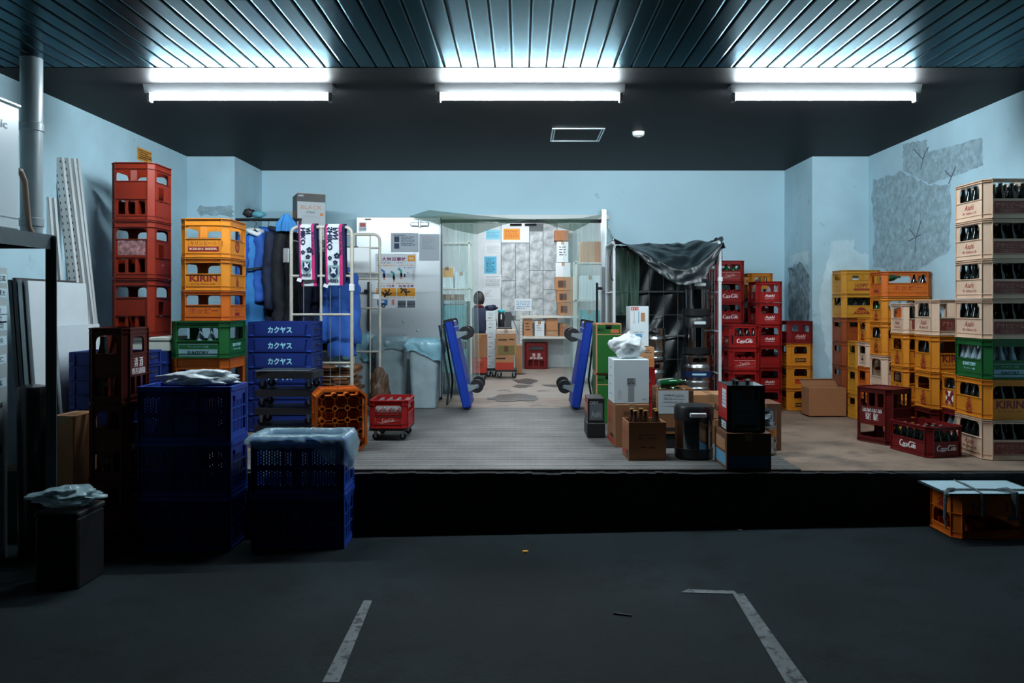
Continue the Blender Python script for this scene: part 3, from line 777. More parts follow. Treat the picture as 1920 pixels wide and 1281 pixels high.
# ------------------------------------------------------------------ crates at the platform's edge by the side wall: the tall mixed stack
T = 'the tall mixed edge stack'
c7 = column(3.143, 5.388, 0.345, 0.43, [
    ('asahi_med', .273, 'pale peach beer crate at the bottom of ' + T),
    ('kirin', .273, 'orange yellow beer crate, second from the bottom of ' + T),
    ('suntory', .273, 'green beer crate with light blue lettering in ' + T),
    ('asahi_med', .273, 'pale peach beer crate standing directly on the green crate of the tall stack'),
    ('asahi_med', .273, 'pale peach beer crate, third from the top of ' + T),
    ('asahi_med', .273, 'pale peach beer crate, second from the top of ' + T),
    ('asahi_med', .273, 'pale peach beer crate at the very top of ' + T)])
for c, k, t in zip(c7, ('dark', 'dark', 'pale', 'dark', 'dark', 'dark', 'dark'), ('the bottom pale crate', 'the orange yellow crate', 'the green crate', 'the pale crate above the green one', 'the third pale crate from the top', 'the second pale crate from the top', 'the topmost pale crate')):
    fill(c, k, ('dark beer bottle in ' if k == 'dark' else 'pale blue bottle in ') + t + ' of the tall edge stack', cols=(0, 1, 2, 3, 4))
# narrow column just behind it
c = column(3.20, 5.835, 0.30, 0.265, [
    ('asahi_side', .275, 'deep red beer crate behind the tall stack, under the crate with the crossed emblem'),
    ('flag', .27, 'orange beer crate with a white and red crossed emblem, behind the tall stack')])
fill(c[0], 'pale', 'pale bottle in the deep red crate behind the tall edge stack', cols=(0,), z=.02)
fill(c[1], 'dark', 'dark bottle in the crate with the crossed emblem', cols=(0,))
# columns along the side wall, each a step further back
A = 'the second stepped wall column'
c = column(3.163, 6.11, 0.335, 0.34, [
    ('red_low', .247, 'deep red crate at the foot of ' + A),
    ('kirin', .284, 'orange yellow crate, second from the floor in ' + A),
    ('kirin', .284, 'orange yellow crate directly below the pale crate showing dark bottles'),
    ('asahi_med', .28, 'pale crate with dark bottles on top of the second stepped wall column')])
fill(c[3], 'dark', 'dark bottle in the pale crate on the second stepped wall column', cols=(0,))
fill(c[2], 'dark', 'dark bottle in the crate below the second wall column\'s pale crate', cols=(0,))
B = 'the third stepped wall column'
c = column(3.108, 6.46, 0.38, 0.28, [
    ('kirin', .27, 'orange yellow crate at the foot of ' + B),
    ('kirin', .275, 'orange yellow crate, second from the floor in ' + B),
    ('kirin', .272, 'orange yellow crate directly beneath the pale crate holding a small orange carton'),
    ('asahi_med', .249, 'pale crate holding a small orange carton and bottles, top of its wall column')])
bottle('dark', (3.19, 6.52, 1.075 - .249 + .016), 'dark bottle beside the small orange carton in the pale crate', None)
b = MB(); b.box(-.04, .04, -.035, .035, 0, .20, bevel=.003)
tag(b.build('carton', mat('small orange carton', (.65, .12, .02), .5), loc=(3.19, 6.64, .832)), 'small orange carton standing inside a pale beer crate', 'carton')
G = 'the tallest stepped wall column'
c = column(3.067, 6.75, 0.43, 0.30, [
    ('kirin', .335, 'crate at the foot of ' + G),
    ('beige_arch', .284, 'pale crate with an arched opening in ' + G),
    ('kirin', .284, 'larger orange yellow crate above the pale arched crate by the wall'),
    ('kirin', .22, 'low orange yellow crate just below the orange crate of upright bottles'),
    ('hoppy', .216, 'orange crate with dark red katakana, top of the tallest wall column')])
fill(c[4], 'short', 'bottle standing in the top orange crate with dark red katakana', rows=(0,), drop=((0, 0), (1, 0), (2, 0)))
bottle('green', (3.12, 6.88, 1.123 + .150), 'green bottle lying across the top orange crate with dark red katakana', None, (0.0, 1.45, 0.35))
fill(c[3], 'green', 'green bottle in the low orange yellow crate of the tallest wall column', cols=(0,))
fill(c[2], 'dark', 'dark bottle in the larger orange yellow crate of the tallest wall column', cols=(0,), rows=(0,))
c = column(3.066, 7.065, 0.40, 0.225, [
    ('orange', .249, 'orange crate at the foot of the narrow column with a white crate'),
    ('orange', .249, 'orange crate under the white crate with a three pointed emblem'),
    ('mitsuya', .222, 'whitish crate with a black three pointed emblem, by the side wall'),
    ('kirin', .213, 'orange crate with three bottles on the whitish crate by the side wall')])
fill(c[3], 'dark', 'dark bottle in the orange crate on the whitish crate', cols=(0,))
column(3.075, 7.30, 0.40, 0.24, [
    ('yellow', .227, 'yellow crate at the foot of the short yellow column by the wall'),
    ('yellow', .245, 'yellow crate, the middle one of the short yellow column by the wall'),
    ('yellow', .245, 'yellow crate on top of the short yellow column by the wall')])
P = 'the wall column beside the pillar'
c = column(3.108, 7.70, 0.38, 0.30, [
    ('brown', .232, 'brown orange crate at the foot of ' + P),
    ('brown', .232, 'brown orange crate, second from the floor in ' + P),
    ('brown', .232, 'brown orange crate, third from the floor in ' + P),
    ('brown_s', .232, 'brown orange crate with dark lettering just below two yellow crates'),
    ('kodama', .232, 'yellow crate with a dark red arched label and pale lettering'),
    ('hoppy_box', .232, 'yellow crate with boxed red lettering, on the wall column by the pillar')])
fill(c[4], 'dark', 'dark bottle in the yellow crate with the arched label', rows=(0,), cols=(0,))

# crate on the ground in front of the kerb, turned over, with a tied board
gx = 2.54; gzz = gz(2.7)
crate('nikka', 2.54, 4.665, gzz + 0.002, 0.46, 0.325, 0.262, 'brownish orange crate upside down on the asphalt with a tied board', at=(2.54 + .23, 4.83, gzz + .002))
m_board = mat('pale blue board', (0.42, 0.60, 0.68), 0.45, var=0.06)
r = root('board', 'pale blue board tied with rope on the upturned crate', 'board', (2.765, 4.815, gzz + 0.266))
b = MB(); b.box(-.275, .275, -.185, .175, 0, .010, bevel=.002); b.build('sheet', m_board, r)
m_edge = mat('dark edging', (.03, .05, .06), .5)
b = MB(); b.plate([rrect(-.278, .278, -.188, .178), rrect(-.270, .270, -.180, .170)], .012, I4, .011); b.build('edging', m_edge, r)
m_rope = mat('grey rope', (.10, .13, .14), .9, var=.4, vscale=60)
b = MB()
b.tube([(-.276, -.10, .005), (-.20, -.105, .018), (-.05, -.10, .017), (.10, -.11, .017), (.279, -.10, .016)], .006, 6)
b.tube([(-.05, .176, .01), (-.06, .05, .017), (-.075, -.10, .018), (-.09, -.190, .014), (-.09, -.192, -.12)], .006, 6)
b.tube([(-.20, -.10, .02), (-.25, -.13, .024), (-.278, -.15, .0), (-.285, -.155, -.14), (-.28, -.16, -.20)], [.008, .012, .010, .008, .004], 6)
b.tube([(.05, -.11, .02), (.08, -.16, .03), (.10, -.192, .02), (.10, -.196, -.13)], [.008, .014, .020, .012], 6)
b.build('rope', m_rope, r)

# upturned maroon sake crate and the low red crate on the platform
crate('sake_left', 0, 0, 0, 0.287, 0.33, 0.417, 'maroon bottle crate standing upside down beside the low red crate', at=(2.80, 6.145, 0.418), rot=(0, PI, math.radians(26.9)))
cr = crate('coke_dark', 0, 0, 0, 0.305, 0.437, 0.212, 'low deep red bottle crate full of empties, set askew on the concrete', at=(2.893, 5.70, 0.0), rot=(0, 0, math.radians(12.5)))
fill(cr, 'short', 'small empty bottle in the low deep red crate on the concrete', rows=(0, 1, 2, 3), cols=(0, 1))

# red columns behind the cage
R1 = 'the column behind the cage'
c = column(2.03, 8.3, 0.31, 0.43, [
    ('coke', .2167, 'red soft drink crate at the foot of ' + R1, 'hidden crates behind the cage'), ('coke', .2167, 'red soft drink crate second from the floor in ' + R1, 'hidden crates behind the cage'),
    ('coke', .2167, 'red soft drink crate third from the floor in ' + R1, 'hidden crates behind the cage'), ('coke', .2167, 'red soft drink crate, fourth from the top of ' + R1),
    ('coke', .2167, 'red crate with white script, third from the top of ' + R1),
    ('coke', .2167, 'red crate with white script, second from the top of ' + R1),
    ('coke_old', .2167, 'red crate with faded print and green bottles, top of ' + R1)])
fill(c[6], 'green', 'green bottle in the top crate of the column beside the cage', rows=(0,))
R2 = 'the short front red column'
c = column(1.985, 7.58, 0.295, 0.30, [
    ('red_blank', .2155, 'red crate at the foot of ' + R2), ('coke_old', .2155, 'scuffed red crate second from the floor in ' + R2),
    ('coke_old', .2155, 'red crate with a small faded mark in ' + R2), ('coke', .2155, 'red crate with white script on top of ' + R2)])
fill(c[3], 'short', 'dark bottle in the top crate of the short front red column', rows=(0,))
R3 = 'the red column with slanted white lettering'
c = column(2.343, 7.92, 0.268, 0.337, [
    ('asahi_red', .2148, 'red beer crate at the foot of ' + R3), ('asahi_red', .2148, 'red beer crate second from the floor in ' + R3),
    ('red_blank', .2148, 'unmarked red crate in ' + R3), ('asahi_red', .2148, 'red beer crate just above the unmarked one in ' + R3),
    ('asahi_red', .2148, 'red beer crate, second from the top of ' + R3), ('asahi_red', .2148, 'red crate of clear bottles, top of ' + R3)])
fill(c[5], 'small', 'clear bottle in the top crate of the red column with slanted lettering', rows=(0,), cols=(0,))
HB = 'hidden red crate behind the red column with slanted white lettering'
column(2.40, 8.4, 0.27, 0.34, [('asahi_red', .226, HB, 'hidden crates behind the red column')] * 5 + [('kirin_small', .26, 'orange crate of green bottles peeping over the red column')])
fill(bpy.data.objects[list(INFO)[-1]], 'green', 'green bottle in the orange crate peeping over the red column', rows=(0,))
R4 = 'the yellow column beside the pillar'
column(2.65, 7.92, 0.268, 0.33, [
    ('kirin_small', .2228, 'yellow beer crate at the foot of ' + R4), ('kirin_red', .2228, 'yellow beer crate with a red label in ' + R4),
    ('kirin_small', .2228, 'yellow beer crate with a black label in ' + R4), ('asahi_dark', .2228, 'dark red crate with worn print, on ' + R4)])
# red crates with a carton by the kegs
c = column(0.908, 6.95, 0.27, 0.34, [('asahi_red', .25, 'red beer crate on the floor beside the kegs, lower of two'), ('asahi_red', .25, 'red beer crate beside the kegs, upper of two, under a carton')])
fill(c[1], 'small', 'clear bottle in the upper red crate beside the kegs', rows=(0,))

# ------------------------------------------------------------------ crates on the other side
N = 'the dark tall crate stack'
for k, t in enumerate(('dark maroon tall crate, lowest of ' + N, 'dark maroon tall crate, middle of ' + N, 'dark maroon tall crate with white characters, top of ' + N)):
    crate('sake_side', -2.552, 4.66, gz(-2.43) + 0.447 * k, 0.25, 0.31, 0.444, t)
bottle('sake', (-2.481, 4.723, gz(-2.43) + .894 + .02), 'dark large bottle in the top tall crate with white characters', None).scale = (.84, .84, 1)
Q = 'the tall brick red stack'
c = column(-3.11, 6.0, 0.34, 0.36, [('sake', .44, 'brick red tall crate, lowest of ' + Q), ('sake_label', .44, 'brick red tall crate with a faded label, middle of ' + Q), ('sake', .44, 'brick red tall crate on top of ' + Q)], z=0.812)
V = 'the stack with the green crate'
column(-2.66, 6.0, 0.45, 0.44, [('orange', .3245, 'orange crate at the floor of ' + V), ('orange_open', .3245, 'open sided orange crate directly under the green crate')])
g = column(-2.655, 5.98, 0.45, 0.46, [('suntory', .281, 'green beer crate under an orange crate, facing the dollies')], z=.649)
fill(g[0], 'pale', 'pale blue bottle in the green crate beneath the orange ones', rows=(0,), drop=((0, 0), (1, 0)))
column(-2.588, 6.0, 0.382, 0.44, [('hoppy', .229, 'orange crate with dark red katakana standing on the green crate'), ('kirin', .249, 'yellow orange crate with large dark red lettering, middle of three'), ('kirin_beer', .301, 'yellow orange crate with a boxed label, top of its stack')], z=.930)
# crate on its side, mouth towards the viewer
b = crate('orange', 0, 0, 0, 0.36, 0.44, 0.28, 'orange bottle crate tipped on its end with its cells facing out', at=(0, 0, 0))
yaw = math.radians(20)
Rm = Matrix.Translation((-1.27, 5.64, 0.229)) @ Matrix.Rotation(yaw, 4, 'Z') @ Matrix.Rotation(PI / 2, 4, 'X') @ Matrix.Translation((0, 0, -0.28))
b.matrix_world = Rm; b.location = Rm.translation; b.rotation_euler = Rm.to_euler()
# the divider of the tipped crate: rings joined by bars
for ch in list(b.children):
    if ch.name.startswith('bottle_divider'): bpy.data.objects.remove(ch)
q = MB(); W, D, H = .352, .432, .28
for i in range(4):
    for j in range(5):
        cx, cy = -W / 2 + W * (i + .5) / 4, -D / 2 + D * (j + .5) / 5
        q.plate([circle(cx, cy, .021, 14), circle(cx, cy, .0145, 14)], .10, I4, .255)
        if i < 3: q.box(cx + .018, cx + W / 4 - .018, cy - .002, cy + .002, .16, .25)
        if j < 4: q.box(cx - .002, cx + .002, cy + .018, cy + D / 5 - .018, .16, .25)
    q.box(-W / 2, W / 2, -D / 2 + D * (i + .9) / 5, -D / 2 + D * (i + .9) / 5 + .004, .012, .07)
for i in range(3): q.box(-W / 2 + W * (i + 1) / 4 - .002, -W / 2 + W * (i + 1) / 4 + .002, -D / 2, D / 2, .012, .07)
part('bottle_divider', q.mesh('bottle_divider', m_hop), b)
# ------------------------------------------------------------------ blue folding containers
m_blue = plastic('blue container plastic', (0.010, 0.026, 0.16), 0.4)
m_blue2 = plastic('bright blue plastic', (0.013, 0.05, 0.30), 0.4)
m_cyan = mat('light cyan print', (0.35, 0.72, 0.82), 0.5)
CON = {}
def container(loc, W, D, H, label, holes=True, name='folding_container', rz=0.0):
    key = (W, D, H, holes)
    if key in CON: return dup(CON[key], loc, (0, 0, rz), label)
    r = root(name, label, 'container', loc, rz)
    t = .004
    for side, half in (('front', W / 2), ('back', W / 2)):
        b = MB(); M = face_m(side, W / 2, D / 2)
        loops = [[(-half + .02, .02), (half - .02, .02), (half - .02, H - .02), (-half + .02, H - .02)]]
        if holes:
            for v0, nr in ((.055, 5), (.175, 5)):
                for u0, nc in ((-.235, 10), (-.075, 3), (.030, 3), (.085, 9)):
                    for i in range(nc):
                        for j in range(nr):
                            u = u0 + i * .0165; v = v0 + j * .0175 + (.0087 if i % 2 else 0)
                            loops.append(circle(u, v, .0048, 6, .0070))
        b.plate(loops, t, M, -.006)
        for u in (-half + .02, -.085, .075, half - .02): b.box(u - .012, u + .012, .02, H - .02, -.004, .0, M)
        b.box(-half + .01, half - .01, .145, .165, -.004, .001, M); b.box(-.07, .07, H - .075, H - .05, -.004, .002, M)
        b.build('long_side', m_blue, r)
    for side in ('left', 'right'):
        b = MB()
        M = face_m(side, W / 2, D / 2); half = D / 2
        loops = [[(-half + .012, .02), (half - .012, .02), (half - .012, H - .02), (-half + .012, H - .02)]]
        for i in range(4):
            u0 = -half + .03 + (D - .06) * i / 4
            for v0, v1 in ((.045, .11), (.12, .185), (.195, H - .06)):
                if i in (1, 2) and v0 > .19: v1 = H - .09
                loops.append(rrect(u0 + .005, u0 + (D - .06) / 4 - .005, v0, v1, .004, 2))
        b.plate(loops, t, M, -.004)
        b.plate([[(-half + .02, .03), (half - .02, .03), (half - .02, H - .03), (-half + .02, H - .03)]], .002, M, -.016)
        b.build('short_side', m_blue2, r)
    b = MB(); hx, hy = W / 2, D / 2
    for sx in (-1, 1):
        for sy in (-1, 1): b.box(sx * hx - (.02 if sx > 0 else 0), sx * hx + (0 if sx > 0 else .02), sy * hy - (.02 if sy > 0 else 0), sy * hy + (0 if sy > 0 else .02), .0, H - .01)
    o = rrect(-hx, hx, -hy, hy, .012); i_ = rrect(-hx + .02, hx - .02, -hy + .02, hy - .02, .006)
    b.plate([rrect(-hx - .006, hx + .006, -hy - .006, hy + .006, .014), i_], .026, I4, H); b.plate([o, i_], .022, I4, .022)
    b.build('rim', m_blue2, r)
    b = MB(); b.box(-hx + .01, hx - .01, -hy + .01, hy - .01, .006, .012); b.build('base', m_blue, r)
    CON[key] = r
    return r
zA, zB = gz(-2.03), gz(-1.32)
for k, t in enumerate(('bottom', 'middle', 'top')):
    container((-1.996, 4.86, zA + .005 + .326 * k), .555, .285, .323, f'blue folding container, {t} one of the stack under the white bag')
for k, t in enumerate(('lower blue folding container of two beside the tipped orange crate', 'blue folding container lined with a plastic bag, upper of two')):
    container((-1.325, 4.86, zB + .005 + .326 * k), .555, .285, .323, t)
# plastic liner hung over the rim of the upper container
m_film = mat('thin pale blue plastic film', (0.42, 0.70, 0.80), 0.22, var=0.12, vscale=14, trans=0.25, alpha=0.5, bump=0.5, bscale=22)
zt = zB + .005 + .652
def liner(hx, hy, drop_f, inner, seed, wall=.03, gap=.013):
    def fn(u, v):
        a = 2 * PI * u; c, s = math.cos(a), math.sin(a)
        nn = noise.noise(Vector((c * 4 + seed, s * 4, v * 3))); n2 = noise.noise(Vector((c * 11 + seed, s * 11, v * 2)))
        def at(o, z):
            k = 1.0 / max(abs(c) / (hx + o), abs(s) / (hy + o)); return Vector((c * k, s * k, z))
        if v < .3: t = v / .3; return at(-wall - .012 + .006 * n2 * (1 - t) - .012 * (1 - t), -inner * (1 - t) + .010 * t)
        if v < .45: t = (v - .3) / .15; return at(-wall - .012 + (wall + gap + .012) * t, .016 + .008 * abs(nn) + .010 * math.sin(PI * t))
        t = (v - .45) / .55; d = drop_f(c, s) * (1 + .25 * nn)
        return at(gap + (.022 * math.sin(PI * min(1, t * 1.15)) * (.8 + nn)) + .006 * abs(n2) * t, .016 * (1 - t) - d * t)
    return fn
b = MB(); b.grid(liner(.277, .142, lambda c, s: .055 + .17 * max(0, c - .55) * 2 + .05 * max(0, s), .24, 1.0), 96, 12, closeu=True)
o = b.build('bin_liner', m_film, smooth=True, loc=(-1.325, 4.86, zt)); tag(o, 'thin pale blue bag lining the blue container in front of the kerb', 'bag')
# bag lying on top of the taller blue stack
m_wbag = mat('milky white plastic bag', (0.66, 0.76, 0.80), 0.25, var=0.06, trans=0.15, bump=0.6, bscale=16)
def lump(name, loc, sx, sy, sz, m, seed, label, cat, rough=.35, knot=False, low=0.0):
    b = MB(); S = Vector((seed * 3.7, seed, 0))
    def fn(u, v):
        a = 2 * PI * u; p = -PI / 2 + PI * v
        d = Vector((math.cos(p) * math.cos(a), math.cos(p) * math.sin(a), math.sin(p)))
        n1 = noise.noise(d * 1.7 + S); n2 = noise.noise(d * 4.5 + S); n3 = abs(noise.noise(d * 9 + S))
        k = 1 + rough * n1 + rough * .45 * n2 - rough * .35 * n3
        q = Vector((d.x * sx * k, d.y * sy * k, d.z * sz * k))
        if knot and v > .9: q.z += sz * .25 * math.sin(a * 3 + 1) * (v - .9) / .1; q.x += .02 * (v - .9) / .1
        q.z = max(q.z, -low) if low else q.z
        return q
    b.grid(fn, 56, 30, closeu=True)
    o = b.build(name, m, smooth=True, loc=loc); tag(o, label, cat); return o
zc = zA + .005 + .652 + .30
lump('plastic_bag', (-1.97, 4.86, zA + 1.006), .235, .13, .062, m_wbag, 2.3, 'crumpled whitish plastic bag piled on the tall blue container stack', 'bag', .36, low=.02)

# folded containers
FOL = {}
def folded(loc, W, D, H, label, lettered=False, group=None):
    key = (W, D, H, lettered)
    if key in FOL: return dup(FOL[key], loc, (0, 0, 0), label, group)
    r = root('folded_container', label, 'container', loc, 0, group); hx, hy = W / 2, D / 2
    b = MB()
    b.box(-hx + .008, hx - .008, -hy + .008, hy - .008, 0, H * .80)
    b.plate([rrect(-hx, hx, -hy, hy, .012), rrect(-hx + .03, hx - .03, -hy + .03, hy - .03, .004)], H * .16, I4, H)
    b.plate([rrect(-hx - .004, hx + .004, -hy - .004, hy + .004, .012), rrect(-hx + .03, hx - .03, -hy + .03, hy - .03, .004)], .008, I4, H * .13)
    for sx in (-1, 1):
        for sy in (-1, 1): b.box(sx * (hx - .02) - .02, sx * (hx - .02) + .02, sy * (hy - .012) - .014, sy * (hy - .012) + .014, .0, H * .98)
    b.build('folded_body', m_blue, r)
    b = MB()
    q = [(-hx * .76, H * .14), (hx * .76, H * .14), (hx * .80, H * .84), (-hx * .80, H * .84)]
    b.plate([q], .010, face_m('front', hx, hy), .006); b.build('end_panel', m_blue, r)
    for sx in (-1, 1):
        b = MB(); b.box(sx * hx * .90 - .018, sx * hx * .90 + .018, -hy - .012, -hy + .01, .005, .022, bevel=.004); b.build('latch', m_blue2, r)
    b = MB(); b.tube([(hx + .004, -.05, H * .45), (hx + .02, -.045, H * .5), (hx + .02, .045, H * .5), (hx + .004, .05, H * .45)], .006, 6); b.build('handle', m_blk, r)
    if lettered: write('カクヤス', H * .42, m_cyan, r, face_m('front', hx, hy) @ Matrix.Translation((0, H * .48, .006)), bold=.035, fit=W * .38)
    FOL[key] = r
    return r
ordn = ('bottom', 'second from the bottom', 'third from the bottom', 'fourth from the bottom', 'fifth from the bottom', 'second from the top', 'top')
for k in range(7): folded((-1.997, 6.77, .1304 * k), .53, .345, .1285, f'folded blue container with light cyan lettering, {ordn[k]} of seven', True)
for k in range(8): folded((-2.682, 5.28, .0935 * k), .46, .30, .0925, f'folded blue container, {k + 1} up from the platform beside the steel rack', False, 'folded blue containers beside the rack')
for k in range(7): folded((-2.89, 6.18, .1 * k), .44, .34, .0985, f'folded blue container, {k + 1} up from the floor under the brick red crates', False, 'folded blue containers under the brick red crates')
for o in bpy.data.objects:
    if o.get('group') == 'folded blue containers beside the rack': o['label'] = 'plain folded blue container in the dark stack beside the steel rack'
    if o.get('group') == 'folded blue containers under the brick red crates': o['label'] = 'plain folded blue container in the stack under the brick red crates'
m_foam = mat('off white foam', (.62, .64, .58), .7, var=.08)
b = MB(); b.box(-.2, .2, -.16, .16, 0, .075, bevel=.006); b.box(-.205, .205, -.165, .165, .078, .108, bevel=.006)
r = root('foam_box', 'off white foam box between blue containers and the brick red crates', 'box', (-2.86, 6.18, .7))
b.build('box_body', m_foam, r)

# ------------------------------------------------------------------ dollies
m_cast = mat('black caster rubber', (.012, .012, .013), .55)
m_fork = mat('zinc caster fork', (.38, .44, .46), .35, metal=.9)
m_hub = mat('grey wheel hub', (.25, .30, .32), .4)
m_blkp = mat('black dolly plastic', (.014, .014, .016), .5)
def caster(parent, x, y, z, rr, w, M=I4, fork=None):
    """wheel with its fork hanging below (x, y, z)"""
    b = MB(); MM = M @ Matrix.Translation((x, y, z))
    b.lathe(((rr * .62, -w / 2), (rr * .96, -w / 2), (rr, -w * .3), (rr, w * .3), (rr * .96, w / 2), (rr * .62, w / 2)), 22, MM @ Matrix.Translation((0, 0, -rr - .022)) @ Matrix.Rotation(PI / 2, 4, 'X'))
    wl = b.build('wheel', m_cast, parent, smooth=40)
    b = MB(); b.lathe(((rr * .63, -w * .36), (rr * .2, -w * .55), (rr * .2, w * .55), (rr * .63, w * .36)), 16, MM @ Matrix.Translation((0, 0, -rr - .022)) @ Matrix.Rotation(PI / 2, 4, 'X'))
    h = b.build('wheel_hub', m_hub, wl)
    b = MB()
    for s in (-1, 1): b.plate([[(-rr * .55, 0), (rr * .55, 0), (rr * .22, -rr - .03), (-rr * .22, -rr - .03)]], .003, MM @ Matrix.Translation((0, s * (w / 2 + .006), 0)) @ FRONT)
    b.box(-rr * .6, rr * .6, -w / 2 - .008, w / 2 + .008, -.006, 0, MM); b.rod(MM @ Vector((0, -w / 2 - .014, -rr - .022)), MM @ Vector((0, w / 2 + .014, -rr - .022)), rr * .10, 8)
    b.build('caster_fork', fork or m_fork, parent)
def dolly(name, label, loc, W, D, rz=0.0, rr=.045, mm=None, th=.03, solid=False):
    r = root(name, label, 'dolly', loc, rz); h = 2 * rr + .024
    b = MB(); b.plate([rrect(-W / 2, W / 2, -D / 2, D / 2, .02)] if solid else [rrect(-W / 2, W / 2, -D / 2, D / 2, .02), rrect(-W / 2 + .05, W / 2 - .05, -D / 2 + .05, D / 2 - .05, .02)], th, I4, h + th)
    b.box(-.02, .02, -D / 2 + .04, D / 2 - .04, h + .004, h + th - .002); b.box(-W / 2 + .04, W / 2 - .04, -.02, .02, h + .004, h + th - .003)
    b.build('deck', mm or m_blkp, r)
    for sx in (-1, 1):
        for sy in (-1, 1): caster(r, sx * (W / 2 - .045), sy * (D / 2 - .05), h, rr, .022)
    return r
# black dolly under the small red crate of bottles
dolly('crate_dolly', 'black four wheeled dolly under the small red bottle crate', (-1.02, 6.315, 0.006), .30, .40, 0, .026, None, .018)
cr = crate('coke_old', -1.172, 6.10, .103, .305, .43, .215, 'small red bottle crate on a black dolly in front of the bins')
fill(cr, 'small', 'clear bottle in the red crate on the black dolly', rows=(0, 1, 2, 3, 4, 5), cols=())
# black dollies stacked
for k, t in enumerate(('lowest', 'second', 'third', 'topmost')):
    dolly('crate_dolly', f'black dolly with casters, {t} of the dark stack beside the container with lettering', (-1.80 + .012 * k, 6.13 - .015 * k, .006 + .136 * k), .44, .30, .12 - .05 * k, .031, None, .049, True)
b = MB(); b.box(-.2, .2, -.14, .14, 0, .006, bevel=.002)
tag(b.build('black_board', mat('grey black board', (.03, .04, .045), .35), loc=(-1.79, 6.08, .553), rot=(0, 0, .05)), 'thin dark board lying on the stacked black dollies', 'board')

# folding platform trolleys stood on end by the doorway
m_blut = plastic('royal blue deck plastic', (0.010, 0.045, 0.36), 0.4)
m_rod = mat('dark steel rod', (.05, .06, .065), .4, metal=.6)
def trolley(label, px_t, py_t, px_b, py_b, y, sgn):
    L = math.hypot(X(px_t, y) - X(px_b, y), Z(py_t, y) - Z(py_b, y))
    ang = math.atan2(X(px_t, y) - X(px_b, y), Z(py_t, y) - Z(py_b, y))
    r = root('platform_trolley', label, 'trolley', (X(px_b, y), y, max(.025, Z(py_b, y))), rot=(0, ang, 0))
    b = MB(); b.box(-.042, .042, -.27, .27, 0, L, bevel=.014); b.box(-.046, .046, -.25, .25, .06, L - .06, bevel=.01)
    b.build('deck', m_blut, r)
    for zz in (.19, L - .15):
        for yy in (-.20, .20):
            M = Matrix.Translation((sgn * .046, yy, zz)) @ Matrix.Rotation(sgn * -PI / 2, 4, 'Y') @ Matrix.Rotation(0, 4, 'Z')
            caster(r, 0, 0, 0, .068, .034, M, m_hub)
    for yy in (-.24, .24):
        b = MB(); b.box(-.05, .05, yy - .02, yy + .02, L - .06, L + .02, bevel=.01); b.build('corner_bumper', m_blkp, r)
    b = MB(); s = -sgn
    b.tube([(s * .05, -.22, L - .05), (s * .10, -.22, L - .02), (s * .12, -.22, L * .55), (s * .13, -.22, L * .3), (s * .19, -.22, .08)], .011, 8)
    b.tube([(s * .05, .22, L - .05), (s * .10, .22, L - .02), (s * .12, .22, L * .55), (s * .13, .22, L * .3), (s * .19, .22, .08)], .011, 8)
    b.tube([(s * .19, -.22, .08), (s * .19, .22, .08)], .013, 8)
    b.build('folding_handle', m_rod, r)
    return r
trolley('blue platform trolley stood on end between the grey bin and doorway', 845, 604, 879, 762, 8.15, 1)
trolley('blue platform trolley stood on end beside the green carton', 1101, 606, 1076, 762, 8.15, -1)

# ------------------------------------------------------------------ grey bins with bags
m_bin = mat('grey bin plastic', (.30, .39, .42), .5, var=.15, vscale=7, dirt=((.10, .13, .14), 14, .66, .72))
m_bagb = mat('pale blue bin bag', (.32, .62, .74), .2, var=.15, vscale=12, trans=.2, alpha=.92, bump=.6, bscale=18)
m_bagg = mat('clear grey bin bag', (.30, .45, .50), .2, var=.2, vscale=12, trans=.2, alpha=.85, bump=.6, bscale=18)
def bin_(label, blabel, x, y, w0, w1, d, h, mb, seed, drop):
    r = root('rubbish_bin', label, 'bin', (x, y, 0))
    b = MB()
    rings = []
    for z, k in ((.012, 0), (h * .3, .3), (h * .33, .36), (h * .72, .72), (h, 1.0), (h, .93), (.03, -.1)):
        ww = w0 + (w1 - w0) * k; dd = d * (.86 + .14 * k)
        rings.append([b.v((p[0], p[1], z)) for p in rrect(-ww / 2, ww / 2, -dd / 2, dd / 2, .045, 4)])
    n = len(rings[0])
    for a, c in zip(rings, rings[1:]):
        for i in range(n): b.f((a[i], a[(i + 1) % n], c[(i + 1) % n], c[i]))
    b.f(list(reversed(rings[0]))); b.f(rings[-1])
    b.build('bin_body', m_bin, r, smooth=40)
    b = MB(); b.grid(liner(w1 / 2 + .006, d / 2 + .006, drop, .1, seed), 80, 12, closeu=True)
    o = b.build('bin_liner', mb, smooth=True, loc=(x, y, h)); tag(o, blabel, 'bag')
bin_('grey plastic bin half hidden behind the cage frame', 'pale blue bag lining the bin behind the cage frame', -1.73, 8.46, .21, .24, .30, .72, m_bagb, 3.0, lambda c, s: .24)
bin_('grey plastic bin standing between two other lined bins', 'crumpled clear grey bag over the middle bin', -1.36, 8.36, .27, .30, .34, .70, m_bagg, 5.0, lambda c, s: .10 + .06 * max(0, -c))
bin_('grey plastic bin beside the blue platform trolley', 'pale blue bag slipping askew over the bin by the trolley', -.980, 8.16, .25, .312, .33, .685, m_bagb, 8.0, lambda c, s: .13 + .085 * max(-.4, c))
